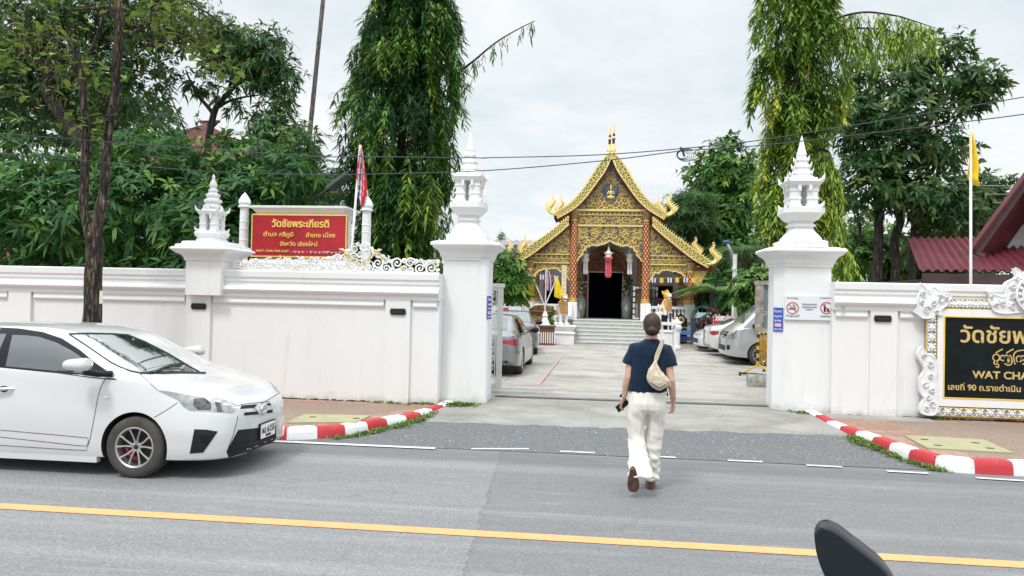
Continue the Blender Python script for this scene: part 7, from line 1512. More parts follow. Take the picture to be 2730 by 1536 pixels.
for P, ra in (([A2(955, 250), A2(1050, 270), A2(1190, 190), A2(1215, 60), A2(1330, 20)], .035), ([A2(955, 100), A2(850, 60), A2(700, 75), A2(560, 70)], .035), ([A2(960, 150), A2(860, 100), A2(800, 250), A2(720, 420)], .05), ([A2(940, 560), A2(1100, 420), A2(1300, 330), A2(1640, 470), A2(1900, 620)], .018), ([A2(650, 600), A2(500, 610), A2(420, 600), A2(250, 660), A2(120, 730)], .016), ([A2(860, 780), A2(780, 880), A2(720, 1000), A2(640, 1050)], .012), ([A2(950, 30), A2(1250, -120), A2(1600, 60), A2(1800, 200)], .03), ([A2(600, 420), A2(400, 300), A2(150, 330), A2(0, 420)], .022), ([A2(960, 0), A2(700, -180), A2(300, -60), A2(100, 60)], .03)):
    S += limb(mb, P, ra, ra*.35, 6, wob=.05)
c = []; 
def along(P, n, jit): 
    C = catmull([tuple(p) for p in P], 8); return [np.array(C[int(k)])+rs.normal(scale=jit, size=3) for k in rs.uniform(0, len(C)-1, n)]
spots = [(1660, 480, 13, .13), (1800, 560, 12, .14), (1850, 620, 6, .12), (1750, 430, 6, .1), (560, 470, 9, .16), (720, 490, 8, .13), (480, 610, 8, .14), (830, 600, 6, .12), (860, 690, 6, .1), (230, 740, 12, .18), (60, 540, 8, .15), (120, 450, 8, .16), (760, 1010, 16, .13), (820, 950, 10, .12), (640, 1000, 5, .1), (800, 1100, 7, .1), (150, 330, 8, .2), (420, 260, 8, .2), (1250, 160, 12, .2), (1400, 180, 10, .2), (1500, 260, 8, .18), (1200, 260, 8, .16), (1050, 40, 12, .22), (1450, 60, 12, .22), (200, 160, 8, .22), (560, 90, 8, .22), (1560, 380, 8, .15), (640, 690, 4, .1)]
for x, y, k, j in spots:
    for _ in range(int(k*1.6)): c.append(np.array(A2(x, y, 10.3))+rs.normal(scale=j, size=3)*[1, 1.6, .75])
c = np.array(c); twigs(mb, S, c[rs.choice(len(c), 110, False)], .007, 3); mb.build('trunk', MB_STREET, st, smooth=True)
d = rs.normal(size=(len(c), 3))*[1, 1, .28]; t = rs.random(len(c))*.75+.1; L_ = rs.uniform(.11, .19, len(c))
cl = []
for x, y, k, j in ((250, 420, 130, .3), (430, 330, 120, .26), (1500, 250, 130, .25), (1600, 330, 90, .2), (1350, 150, 90, .3), (1150, 220, 60, .25), (550, 700, 60, .25), (780, 1060, 20, .1), (100, 250, 120, .35), (1650, 150, 80, .25)):
    cl.append(np.array(A2(x, y, 10.5))+rs.normal(scale=j, size=(k*2, 3))*[1, 1.3, .8])
cl = np.concatenate(cl)
leaf_object('crown', [leaves(c, d, L_, L_*.62, t, .18)], ML_TEAK, st)
leaf_object('seed_clusters', [leaves(cl, rs.normal(size=cl.shape)-[0, 0, .4], rs.uniform(.05, .10, len(cl)), np.full(len(cl), .022), rs.random(len(cl)), .3)], ML_DRY, st)
# --- left: mango trees and others behind the wall
Lg = 'trees behind the left wall'
broadleaf('mango_tree', 'dense mango tree with large drooping leaf whorls, behind the wall left of the lantern pier', (-9.6, 16.3, 0), [([(-9.6, 16.3, 0), (-9.5, 16.3, 2), (-9.9, 16.4, 4)], .16, .10), ([(-9.5, 16.3, 2), (-8.2, 16, 3.4), (-7.4, 16, 4.4)], .09, .04), ([(-9.6, 16.3, 1.6), (-11, 16.2, 3.3), (-12.2, 16, 4.6)], .09, .04)],
          [(-9.6, 15.6, 3.6, 2.0, 1.4, 1.5), (-7.9, 15.2, 3.2, 1.5, 1.2, 1.3), (-11.6, 15.4, 3.5, 1.9, 1.4, 1.5), (-13.6, 15.6, 3.8, 1.8, 1.4, 1.7), (-8.6, 16.2, 4.6, 1.3, 1.1, .9), (-10.6, 16.2, 4.9, 1.5, 1.1, .8), (-8.2, 15, 2.3, 1.8, .8, .7), (-11.2, 15, 2.2, 2.6, .8, .6, .7)], 2700, ML_MANGO, 11, 9, .235, .052, group=Lg, ntw=70, young=.07, zmin=1.4)
broadleaf('mango_tree', 'smaller mango tree with bright whorls beside the red sign, left of the tall palm trunk', (-7.2, 16.5, 0), [([(-7.2, 16.5, 0), (-7.3, 16.5, 2.2), (-7.6, 16.5, 4.4)], .10, .04), ([(-7.2, 16.5, 1.8), (-6.5, 16.3, 3.2)], .05, .03)],
          [(-7.3, 15.8, 4.0, 1.0, .9, 1.0), (-6.9, 15.6, 3.0, .9, .8, .9), (-6.6, 15.4, 4.6, .75, .7, .7), (-7.9, 16, 4.9, .8, .7, .6), (-6.2, 15.6, 2.6, .8, .6, .5)], 620, ML_MANGO, 12, 9, .235, .052, group=Lg, young=.10, zmin=1.5)
p = at('A2', 2020, 480, 19); q = at('A2', 1700, 1000, 19)
broadleaf('tall_tree', 'tall slender tree with dark crown leaning over the red roof, behind the mango trees', (q.x-.4, 19, 0), [([(q.x-.4, 19, 0), (q.x-.2, 19, 3.5), q, at('A2', 1790, 800, 19), at('A2', 1930, 660, 19), at('A2', 2150, 560, 19)], .13, .03), ([at('A2', 1760, 860, 19), at('A2', 1880, 800, 19), at('A2', 2100, 760, 19)], .05, .015), ([at('A2', 1720, 930, 19), at('A2', 1560, 720, 19), at('A2', 1500, 560, 19)], .06, .015), ([at('A2', 1850, 740, 19), at('A2', 1860, 560, 19), at('A2', 1850, 380, 19)], .05, .015)],
          [tuple(at('A2', 1880, 380, 19))+(1.0, .9, .75), tuple(at('A2', 2130, 480, 19))+(.85, .8, .7), tuple(at('A2', 2300, 640, 19))+(.55, .6, .65), tuple(at('A2', 2150, 330, 19))+(.55, .6, .45), tuple(at('A2', 2230, 830, 19))+(.5, .5, .5, .6), tuple(at('A2', 2040, 620, 19))+(.7, .7, .5, .7), tuple(at('A2', 1780, 280, 19))+(.6, .6, .45), tuple(at('A2', 1560, 660, 19))+(.7, .5, .5, .35), tuple(at('A2', 1950, 860, 19))+(.6, .5, .3, .3), tuple(at('A2', 1760, 700, 19))+(.7, .5, .4, .35)], 820, ML_DARK, 13, 10, .18, .042, group=Lg, shell=.2, spread=(.6, 1.6), droop=.5)
p = at('A2', 2280, 1130, 18.5)
broadleaf('bushy_tree', 'round dark tree beside the tall palm trunk behind the red sign', (p.x, 18.5, 0), [([(p.x, 18.5, 0), (p.x, 18.5, 2.5), (p.x+.1, 18.5, 4.6)], .12, .05)], [tuple(at('A2', 2250, 1080, 18.5))+(.95, .9, .75), tuple(at('A2', 2380, 1200, 18.5))+(.8, .8, .8), tuple(at('A2', 2250, 1330, 18.5))+(1.1, .9, .8), tuple(at('A2', 2140, 1000, 18.5))+(.5, .5, .4), tuple(at('A4', 900, 330, 18.5))+(1.1, .9, .8), tuple(at('A4', 1200, 420, 18.8))+(1.3, .9, .8), tuple(at('A4', 1000, 470, 18))+(1.2, .7, .6)], 720, ML_DARK, 14, 10, .19, .048, group=Lg, shell=.4)
broadleaf('canopy_tree', 'large spreading tree with thick grey limbs and thin airy crown at the top left', (-12.3, 18, 0), [([(-11.0, 18, 0), (-11.2, 18, 3), at('A2', 460, 880, 18), at('A2', 400, 640, 18), at('A2', 300, 420, 18), at('A2', 200, 60, 18)], .24, .08), ([at('A2', 440, 760, 18), at('A2', 560, 620, 18), at('A2', 760, 400, 18), at('A2', 880, 120, 18)], .12, .05), ([at('A2', 330, 480, 18), at('A2', 150, 130, 18), at('A2', -60, 0, 18)], .10, .05), ([at('A2', 420, 660, 18), at('A2', 480, 300, 18), at('A2', 560, 0, 18)], .08, .04)],
          [tuple(at('A2', 200, 250, 18))+(1.9, 1.6, 1.1), tuple(at('A2', 700, 250, 18.5))+(1.8, 1.5, 1.2), tuple(at('A2', 1150, 250, 18.5))+(1.6, 1.4, 1.3), tuple(at('A2', 350, 650, 18.5))+(2.0, 1.4, 1.1), tuple(at('A2', 1050, 620, 18.5))+(1.4, 1.2, 1.0), tuple(at('A2', 1500, 230, 18.5))+(1.0, 1.0, .9), tuple(at('A2', 600, 0, 18))+(2.6, 1.5, .9), tuple(at('A2', 1300, 20, 18))+(1.3, 1.2, .7), tuple(at('A2', 0, 600, 18.5))+(1.6, 1.2, 1.4), tuple(at('A2', 700, 850, 19))+(2.2, 1.2, .9)], 2300, ML_DARK, 15, 8, .17, .05, group=Lg, shell=.15, spread=(.5, 1.8), ntw=160, young=.12)
broadleaf('shade_tree', 'dark leafy tree filling the gaps behind the street tree', (-13, 22, 0), [([(-13, 22, 0), (-13, 22, 3), (-12.6, 22, 6)], .25, .12)], [tuple(at('A2', 300, 900, 22))+(3.4, 2, 1.8), tuple(at('A2', 1000, 1000, 22))+(2.2, 1.8, 1.4), tuple(at('A2', 900, 700, 22))+(1.8, 1.4, 1.0), tuple(at('A3', 300, 300, 22))+(4.5, 2, 1.3), tuple(at('A2', -200, 500, 22))+(2.4, 2, 2.4)], 1100, ML_DARK, 16, 8, .30, .09, group=Lg, shell=.3)
# --- the tall thin palm trunk
p0, p1 = at('A4', 1050, 530, 22), at('A5', 50, 0, 22); d = p1-p0; r = thing('areca_palm', 'very tall thin ringed palm trunk leaning slightly, behind the red sign', 'palm', tuple(p0+d*(-p0.z/d.z))); mb = MB(); base = p0+d*(-p0.z/d.z); top = p1+d*.8
n = 90; mb.loft([[(base.x+(top.x-base.x)*i/n+q*math.cos(a), base.y+(top.y-base.y)*i/n+q*math.sin(a), top.z*i/n) for a in (2*math.pi*j/12 for j in range(12))] for i in range(n+1) for q in [(.085-.03*i/n)*(1.06 if i % 3 == 0 else 1)]]); mb.build('trunk', MB_PALM, r, smooth=40)
def fronds(c, n, Lf, rs, lift=.7, drop=1.2, nl=26, ll=.45, w=.035, tint=.4, az=None):
    B, D, LL, T = [], [], [], []; mid = []
    for k in range(n):
        a = (2*math.pi*k/n+rs.normal(scale=.2)) if az is None else az[k]; e = rs.uniform(lift*.6, lift*1.2); pts = []
        for i in range(nl):
            t = (i+1)/nl; p = np.array(c)+np.array([math.cos(a)*Lf*t*math.cos(e*(1-t*.4)), math.sin(a)*Lf*t*math.cos(e*(1-t*.4)), Lf*(math.sin(e)*t-drop*.5*t*t)]); pts.append(p)
            f = np.array([math.cos(a), math.sin(a), -.3*t]); s = np.array([-math.sin(a), math.cos(a), 0])
            for sg in (-1, 1): B.append(p); D.append(f*.6+s*sg*.9+np.array([0, 0, .15])); LL.append(ll*math.sin(math.pi*min(.97, .15+t*.85))+.05); T.append(tint+rs.normal(scale=.15))
        mid.append([np.array(c)]+pts[::4])
    LL = np.array(LL); return leaves(np.array(B), np.array(D), LL, np.full(len(LL), w), np.array(T), .35), mid
rs = np.random.RandomState(3)
def palm(name, lab, base, h, r0, n, Lf, seed, ll=.45, w=.035, cat='palm', group=None, tint=.4, lift=.7, drop=1.2, trunk=None):
    rs = np.random.RandomState(seed); r = trunk or thing(name, lab, cat, base, group); c = (base[0], base[1], base[2]+h)
    if not trunk: mb = MB(); mb.tube([base, (base[0], base[1], base[2]+h*.5), c], [r0*1.2, r0, r0*.8], 9); mb.build('trunk', MB_PALM, r, smooth=True)
    L, mid = fronds(c, n, Lf, rs, lift, drop, ll=ll, w=w, tint=tint); mb = MB()
    for q in mid: mb.tube([tuple(x) for x in q], [.02*(1-i/len(q))+.004 for i in range(len(q))], 4)
    mb.build('frond_stems', MB_PALM, r); leaf_object('crown', [L], ML_PALM, r); return r
palm('', '', (top.x, top.y, 0), top.z, .1, 11, 2.2, 4, trunk=r)
# --- drooping column trees
def drooping(name, lab, X, Y, prof, ztop, nb, m, seed, lean=0., gap=.05, group='drooping column trees', Lf=.20, wf=.036, young=.25, extra=None, side=None):
    """prof: list of (z, radius); pendulous branchlets hung with long narrow leaves"""
    rs = np.random.RandomState(seed); r = thing(name, lab, 'tree', (X, Y, 0), group); mb = MB(); limb(mb, [(X, Y, 0), (X+lean*.3, Y, ztop*.4), (X+lean, Y, ztop)], .17, .05, 10, wob=.05)
    zz = [p[0] for p in prof]; rr = [p[1] for p in prof]; B, D, LL, T = [], [], [], []
    for k in range(nb):
        if k % 9 == 0: zb_, ab_, fb_, yb_, tb0 = rs.uniform(zz[0]+.5, ztop), rs.uniform(0, 6.28), rs.uniform(.35, 1.1), rs.random() < young, rs.normal(.34, .16)
        z0 = zb_+rs.normal(scale=.22); a = ab_+rs.normal(scale=.22); R = np.interp(z0-.7, zz, rr)*fb_*rs.uniform(.8, 1.06); cx = X+lean*z0/ztop; ln = rs.uniform(.5, 1.25); n = int(ln/.05); y = yb_ and rs.random() < .8; tb = tb0+rs.normal(scale=.06); pts = []
        if side and side(a, z0, rs): continue
        for i in range(n):
            t = i/n; h = R*(1-(1-min(1, t*1.5))**2); p = np.array([cx+math.cos(a)*h, Y+math.sin(a)*h, z0+.18*math.sin(min(1, t*2)*2.2)-ln*.95*max(0, t-.12)**1.25+rs.normal(scale=.02)])
            if p[2] < zz[0]: break
            pts.append(p); w = rs.uniform(-1, 1)
            if i > 2:
                for _ in range(2): q = rs.uniform(0, 6.28); B.append(p); D.append([math.cos(a)*.45+math.cos(q)*.8, math.sin(a)*.45+math.sin(q)*.8, -rs.uniform(.25, 1.3)]); LL.append(Lf*rs.uniform(.65, 1.25)); T.append(tb+(.62*max(0, t-.2)/.8 if y else 0)+rs.normal(scale=.07))
        if len(pts) > 4 and k % 3 == 0: mb.tube([tuple(p) for p in pts[::3]], [.014*(1-j/len(pts[::3]))+.003 for j in range(len(pts[::3]))], 4)
    if extra: extra(mb, B, D, LL, T, rs)
    mb.build('trunk', MB_TREE, r, smooth=True); LL = np.array(LL); leaf_object('crown', [leaves(np.array(B), np.array(D), LL, LL*(wf/Lf), np.array(T), .12)], m, r); return r
def hang_branch(pts, n, ln, col):
    def f(mb, B, D, LL, T, rs):
        C = limb(mb, pts, .035, .008, 6)
        for k in range(n):
            p = C[int(rs.uniform(.12, 1)**.8*(len(C)-1))]; l = rs.uniform(.3, 1.)*ln; q0 = rs.normal(scale=.12, size=2)
            for i in range(int(l/.05)):
                t = i*.05; q = np.array([p.x+q0[0]*t*2, p.y+q0[1]*t*2, p.z-t]); a = rs.uniform(0, 6.28); B.append(q); D.append([math.cos(a)*.6, math.sin(a)*.6, -rs.uniform(.4, 1.4)]); LL.append(.18*rs.uniform(.6, 1.2)); T.append(col+rs.normal(scale=.14))
    return f
A5 = lambda x, y, Y=16.6: at('A5', x, y, Y)
xL = A5(505, 700).x
drooping('drooping_tree', 'tall dark drooping column tree with hanging narrow leaves, behind the flag left of the gate', xL, 16.6, [(1.9, 1.0), (3.0, 1.2), (4.0, 1.38), (5.5, 1.58), (6.5, 1.5), (7.4, 1.18), (8.4, .86), (9.3, .72), (11.5, .4)], 11.3, 1900, ML_POLY, 21, .35, young=.12, Lf=.24, wf=.042, extra=hang_branch([A5(840, 520), A5(900, 450), A5(1000, 370), A5(1120, 270), A5(1250, 190), A5(1370, 130)], 22, .55, .45))
B1 = lambda x, y, Y=16.8: at('B1', x, y, Y)
xR = B1(520, 700).x
def rextra(mb, B, D, LL, T, rs):
    hang_branch([B1(640, 420), B1(800, 190), B1(1060, 105), B1(1330, 130), B1(1480, 170), B1(1690, 240)], 95, .95, .62)(mb, B, D, LL, T, rs)
    hang_branch([B1(620, 500), B1(820, 300), B1(1000, 240), B1(1250, 250), B1(1420, 300)], 110, 1.0, .55)(mb, B, D, LL, T, rs)
    hang_branch([at('B2', 620, 160, 16.6), at('B2', 780, 150, 16.5), at('B2', 860, 400, 16.5), at('B2', 900, 620, 16.5)], 70, 1.0, .62)(mb, B, D, LL, T, rs)
    hang_branch([at('B2', 700, 500, 16.6), at('B2', 850, 640, 16.4), at('B2', 900, 900, 16.4), at('B2', 980, 1100, 16.4)], 60, .9, .68)(mb, B, D, LL, T, rs)
    hang_branch([at('B2', 420, 350, 16.8), at('B2', 280, 470, 16.8), at('B2', 200, 700, 16.8)], 60, .9, .5)(mb, B, D, LL, T, rs)
drooping('drooping_tree', 'light yellow-green drooping tree with an arching branch, behind the right gate pillar', xR, 16.8, [(2.2, .5), (3.2, .85), (4.2, .8), (5.2, .75), (6.0, 1.0), (7.2, 1.02), (8.4, .85), (9.5, .75), (11.5, .5)], 11.3, 1060, ML_POLYR, 22, .0, young=.5, extra=rextra, Lf=.22, wf=.04)
# --- right: broadleaf trees behind the wall and around the court
Rg = 'trees behind the right wall'; BB = lambda k, x, y, Y=21: tuple(at(k, x, y, Y))
broadleaf('broadleaf_tree', 'tall dark multi-stemmed tree with brownish young leaves, between the drooping tree and the yellow flag', BB('B2', 1250, 1300)[:2]+(0,), [([BB('B2', 1250, 1400)[:2]+(0,), BB('B2', 1240, 1000), BB('B2', 1260, 700), BB('B2', 1200, 300)], .15, .07), ([BB('B2', 1400, 1400)[:2]+(0,), BB('B2', 1400, 1050), BB('B2', 1440, 800), BB('B2', 1440, 500), BB('B1', 1680, 900), BB('B1', 1720, 640)], .14, .03), ([BB('B2', 1540, 1400)[:2]+(0,), BB('B2', 1550, 1100), BB('B2', 1580, 750), BB('B2', 1650, 450)], .12, .05), ([BB('B2', 1100, 1000), BB('B2', 1040, 700)], .05, .03), ([BB('B1', 1060, 1000), BB('B1', 1040, 700), BB('B1', 1060, 560)], .05, .02), ([BB('B1', 1690, 1060), BB('B1', 1850, 980), BB('B1', 2000, 900)], .03, .012)],
          [BB('B1', 1350, 950)+(1.3, 1.1, .75), BB('B1', 1000, 1000)+(.8, .9, 1.1), BB('B1', 1100, 600)+(.8, .8, .5, .8), BB('B1', 1600, 480)+(.75, .8, .65), BB('B1', 1850, 400)+(.45, .5, .45, .7), BB('B1', 1950, 680)+(1.0, .8, .55), BB('B1', 2080, 760)+(.6, .6, .45), BB('B1', 1900, 880)+(.8, .7, .35, .7), BB('B1', 1450, 700)+(.8, .8, .5), BB('B1', 1250, 1250)+(1.3, 1.1, .7), BB('B1', 1700, 1250)+(1.0, .9, .8), BB('B2', 1150, 450)+(1.5, 1.1, .9), BB('B2', 1700, 550)+(1.2, 1, .75), BB('B2', 1900, 720)+(1.1, .9, .7), BB('B2', 1500, 600)+(1.0, .8, .5, .6)], 1900, ML_DARK, 31, 8, .20, .062, group=Rg, shell=.25, spread=(.5, 1.7), young=.16, ntw=120)
broadleaf('broadleaf_tree', 'lower brown-tipped tree beside the maroon roof behind the yellow flag', BB('B2', 2000, 1300, 23)[:2]+(0,), [([BB('B2', 2050, 1400, 23)[:2]+(0,), BB('B2', 2000, 900, 23), BB('B2', 2100, 600, 23)], .12, .04)], [BB('B2', 2150, 600, 23)+(1.0, .9, .8), BB('B2', 2000, 800, 23)+(1.1, .9, .8), BB('B2', 2250, 480, 23)+(.7, .6, .5), BB('B2', 1800, 950, 23)+(1.2, 1, .8), BB('B2', 2350, 520, 23)+(.5, .5, .5)], 620, ML_DARK, 32, 8, .21, .06, group=Rg, shell=.3, young=.3, spread=(.5, 1.7))
broadleaf('undergrowth_bush', 'bright and dark bushes filling the space under the trees behind the right wall', BB('B2', 1300, 1300, 24)[:2]+(0,), [([BB('B2', 1300, 1400, 24)[:2]+(0,), BB('B2', 1300, 1200, 24)], .06, .03)], [BB('B2', 1000, 1150, 24)+(1.3, 1, .9), BB('B2', 1450, 1200, 24)+(1.2, 1, .7), BB('B2', 1250, 1000, 24.5)+(1.4, 1, .7, .6), BB('B2', 1700, 1200, 23.5)+(1.2, 1, .9), BB('B2', 1000, 850, 25)+(1.2, 1, 1.0, .6)], 560, ML_SHRUB, 33, 8, .22, .07, cat='bush', group=Rg, shell=.2, tscale=.8)
A6_ = lambda x, y, Y=44: tuple(at('A6', x, y, Y))
broadleaf('tall_tree', 'tall leafy tree right of the temple roof', A6_(1900, 1400)[:2]+(0,), [([A6_(1920, 1500)[:2]+(0,), A6_(1950, 1100), A6_(1960, 800), A6_(1990, 500)], .3, .1)], [A6_(1960, 560)+(2.2, 2, 2.2), A6_(2050, 420)+(1.5, 1.5, 1.6), A6_(1850, 820)+(2.4, 2, 1.5), A6_(2000, 900)+(2.2, 2, 1.8), A6_(2080, 700)+(1.8, 1.6, 2.2), A6_(1750, 760)+(1.2, 1.2, .6), A6_(1960, 1080)+(1.6, 1.5, .9, .6)], 1500, ML_SHRUB, 34, 8, .36, .13, group='trees right of the temple', shell=.3, r0=.3, tscale=.6, spread=(.5, 1.7))
broadleaf('feathery_tree', 'flat-topped feathery tree close behind the right eave of the temple', A6_(1700, 1400, 41)[:2]+(0,), [([A6_(1690, 1500, 41)[:2]+(0,), A6_(1690, 1200, 41), A6_(1710, 1000, 41), A6_(1700, 850, 41)], .14, .05), ([A6_(1705, 1000, 41), A6_(1600, 850, 41)], .06, .03)], [A6_(1640, 830, 41)+(1.9, 1.5, .7), A6_(1740, 740, 41)+(1.5, 1.4, .6), A6_(1590, 970, 41)+(1.2, 1.2, .5), A6_(1760, 950, 41)+(1.4, 1.2, .5)], 900, ML_DARK, 35, 10, .26, .035, group='trees right of the temple', shell=.2, spread=(.9, 1.6), droop=.2)
A8_ = lambda x, y, Y: tuple(at('A8', x, y, Y))
broadleaf('mixed_tree', 'dense dark green tree behind the lamp posts at the right of the court', A8_(1150, 700, 42)[:2]+(0,), [([A8_(1150, 900, 42)[:2]+(0,), A8_(1150, 400, 42)], .2, .08)], [A8_(1000, 300, 42)+(2.0, 1.5, 1.6), A8_(1150, 180, 42)+(1.8, 1.5, 1.5), A8_(1180, 500, 41)+(1.8, 1.5, 1.4), A8_(960, 120, 43)+(1.5, 1.2, 1.0), A8_(1350, 120, 43)+(2.0, 1.5, 1.5), A8_(1450, 300, 42)+(1.8, 1.5, 1.8), A8_(1300, 560, 40)+(1.6, 1.4, 1.2), A8_(1000, 560, 40)+(1.6, 1.2, 1.0)], 1150, ML_MANGO, 36, 8, .38, .12, group='trees right of the temple', shell=.3, spread=(.5, 1.7), tscale=.75)
for k, (x, y, Y, h, n, Lf, tint, lab) in enumerate(((1390, 130, 34, 5.6, 22, 1.9, .45, 'round headed fan of fine palm fronds beside the white post'), (1045, 560, 33, 1.2, 10, 2.0, .62, 'low bright palm with arching fronds right of the porch'), (1440, 250, 35, 4.4, 20, 2.0, .3, 'second shaggy palm lower behind the white post'), (1590, 330, 33, 3.6, 14, .9, .2, 'spiky small palm against the white chedi'))):
    p = A8_(x, y, Y); palm('palm', lab, (p[0], Y, 0), p[2], .14, n, Lf, 40+k, .55 if k != 1 else .75, .03 if k != 1 else .07, group='palms at the right of the court', tint=tint, drop=1.7 if k != 1 else 1.1)
broadleaf('shrub', 'bright green broad leaved shrub above the silver van', A8_(1480, 800, 27)[:2]+(0,), [([A8_(1480, 900, 27)[:2]+(0,), A8_(1480, 550, 27)], .06, .03)], [A8_(1460, 540, 27)+(.75, .6, .55), A8_(1560, 460, 27)+(.8, .6, .55), A8_(1480, 660, 27)+(.6, .5, .45), A8_(1620, 560, 27)+(.7, .6, .8)], 330, ML_SHRUB, 44, 7, .20, .11, cat='shrub', shell=.3, tscale=.9)
A7_ = lambda x, y, Y: tuple(at('A7', x, y, Y))
broadleaf('shrub', 'leafy green shrub with reddish young leaves between the gate and the temple', A7_(240, 700, 31)[:2]+(0,), [([A7_(240, 900, 31)[:2]+(0,), A7_(230, 500, 31)], .08, .03)], [A7_(190, 330, 31)+(.9, .8, .75), A7_(300, 480, 31)+(.95, .8, .7), A7_(180, 560, 31)+(.9, .8, .7), A7_(350, 620, 31)+(.6, .6, .45), A7_(120, 240, 31.5)+(.5, .5, .45)], 520, ML_SHRUB, 45, 9, .26, .08, cat='shrub', shell=.35, tscale=.75)
p = A6_(120, 1010, 46); broadleaf('slender_tree', 'slim pointed evergreen tree behind the left eave of the temple', (p[0], 46, 0), [([(p[0], 46, 0), (p[0], 46, p[2])], .15, .02)], [(p[0], 46, p[2]-.5, .25, .25, .7), (p[0], 46, p[2]-1.5, .5, .5, 1.0), (p[0], 46, p[2]-2.8, .75, .7, 1.2), (p[0]-.2, 46, p[2]-4.2, .9, .8, 1.4)], 420, ML_DARK, 46, 8, .3, .05, shell=.3)
p = A7_(780, 950, 31.5); broadleaf('clipped_shrub', 'small clipped shrub between the flag stand and the left lion', (p[0], 31.5, .3), [([(p[0], 31.5, 0), (p[0], 31.5, .9)], .04, .02)], [(p[0], 31.5, 1.0, .22, .22, .42)], 150, ML_SHRUB, 47, 7, .10, .03, cat='shrub', shell=.6, ntw=8)
# pots of red cordyline
M_POT = mat('terracotta', (.34, .10, .06), .7, var=.15); M_POTD = mat('dark_pot', (.07, .06, .05), .7)
for k, (x, y, Y, h, lab) in enumerate(((845, 1110, 30.6, 1.25, 'potted red leaved plant in a dark square pot left of the red banner'), (920, 1080, 31.0, 1.5, 'taller potted purple-red plant before the pale blue notice board'), (985, 1070, 31.2, 1.35, 'potted dark red plant beside the navy panel of the notice board'), (905, 640, 33.6, 2.6, 'tall dark red cordyline beside the right corner of the porch'))):
    p = gnd('A8', x, y, .1) if k < 3 else Vector(A8_(905, 640, 33.6)); rs = np.random.RandomState(60+k); r = thing('potted_plant', lab, 'plant', (p.x, Y, 0), 'potted red plants'); mb = MB()
    mb.sq([(.16, .16, 0), (.22, .22, .38)], (p.x, Y)) if k in (0, 3) else mb.lathe([(.13, 0), (.2, .12), (.22, .3), (.18, .36), (.2, .4)], (p.x, Y, 0), 14); mb.build('pot', M_POTD if k in (0, 3) else M_POT, r)
    c = np.array([[p.x+rs.normal(scale=.12), Y+rs.normal(scale=.12), h*rs.uniform(.55, 1)] for _ in range(9)]); mb = MB()
    for q in c: mb.tube([(p.x, Y, .35), ((p.x+q[0])/2, Y, h*.45), tuple(q)], .015, 5)
    mb.build('stems', MB_TREE, r); leaf_object('foliage', [whorls(c, np.tile([0, 0, 1.], (9, 1)), rs, 13, .42, .07, spread=(.2, 1.3), droop=.5, tint=rs.random(9)*.7)], ML_RED, r)
# tree line far behind, grass patch, weeds
rs = np.random.RandomState(70); N = 5200; xx = rs.uniform(-75, 85, N); h = 5.5+1.6*np.sin(xx*.31)+1.3*np.sin(xx*.83+1)+rs.normal(scale=.4, size=N); c = np.stack([xx, rs.uniform(60, 68, N), h*rs.random(N)**.8], 1)
tag(leaf_object('treeline', [whorls(c, rs.normal(size=(N, 3)), rs, 6, .75, .30, spread=(.4, 1.8), tint=rs.random(N)*.7)], ML_DARK), kind='stuff')
def tufts(name, pts, m, rs, n=7, L=.09, W=.008, sp=.05, zf=lambda x, y: 0, tint=.5):
    B, D, LL, T = [], [], [], []
    for x, y in pts:
        t0 = tint+.08+rs.normal(scale=.26)
        for _ in range(n): B.append([x+rs.normal(scale=sp), y+rs.normal(scale=sp), zf(x, y)]); D.append([rs.normal(scale=.6), rs.normal(scale=.6), 1]); LL.append(L*rs.uniform(.5, 1.5)); T.append(t0+rs.normal(scale=.1))
    LL = np.array(LL); return tag(leaf_object(name, [leaves(np.array(B), np.array(D), LL, LL*(W/L), np.array(T), .5)], m), kind='stuff')
rs = np.random.RandomState(71); pts = []
def line(P, n, j): 
    C = catmull([tuple(q) for q in P], 8); L_ = []
    for _ in range(n): t = rs.uniform(0, len(C)-1.01); i = int(t); f = t-i; L_.append((C[i][0]*(1-f)+C[i+1][0]*f+rs.normal(scale=j), C[i][1]*(1-f)+C[i+1][1]*f+rs.normal(scale=j)))
    return L_
pts = line([(-3.30, 9.14), (-3.05, 9.42), (-2.80, 9.90), (-2.50, 10.45), (-2.36, 11.0)], 120, .035)+line([(-2.9, 9.55), (-2.65, 10.1), (-2.45, 10.5)], 40, .06)
tufts('kerb_weeds', pts, ML_GRASS, rs, 8, .085, .012, .035, lambda x, y: zdrive(x, y) if y > 8.93 else 0)
tufts('kerb_weeds', line([(3.52, 10.5), (3.60, 10.1), (3.68, 9.65), (3.80, 9.15), (3.95, 8.88)], 150, .035)+line([(3.5, 10.35), (3.58, 9.9)], 40, .06), ML_GRASS, rs, 9, .085, .013, .035, lambda x, y: zdrive(x, y) if y > 8.93 else 0)
tufts('wall_weeds', line([(-3.5, 11.49), (-2.95, 11.47), (-2.5, 11.6)], 42, .03)+line([(-2.25, 11.62), (-1.95, 11.6)], 60, .06)+line([(3.15, 12.05), (3.4, 12.02)], 60, .05)+line([(5.0, 12.0), (5.4, 11.98)], 16, .03), ML_GRASS, rs, 7, .10, .020, .03, lambda x, y: .13, .45)
a = gnd('A8', 655, 1135, .05); mb = MB(); mb.bx(a.x, a.x+4, 31.3, 33.0, 0, .10); mb.bx(a.x-.05, a.x+4, 31.15, 31.3, 0, .14); tag(mb.build('planting_bed', M_CONC), kind='structure')
tufts('grass', [(rs.uniform(a.x+.05, a.x+3.8), rs.uniform(31.32, 32.9)) for _ in range(700)], ML_GRASS, rs, 7, .10, .012, .06, lambda x, y: .10)
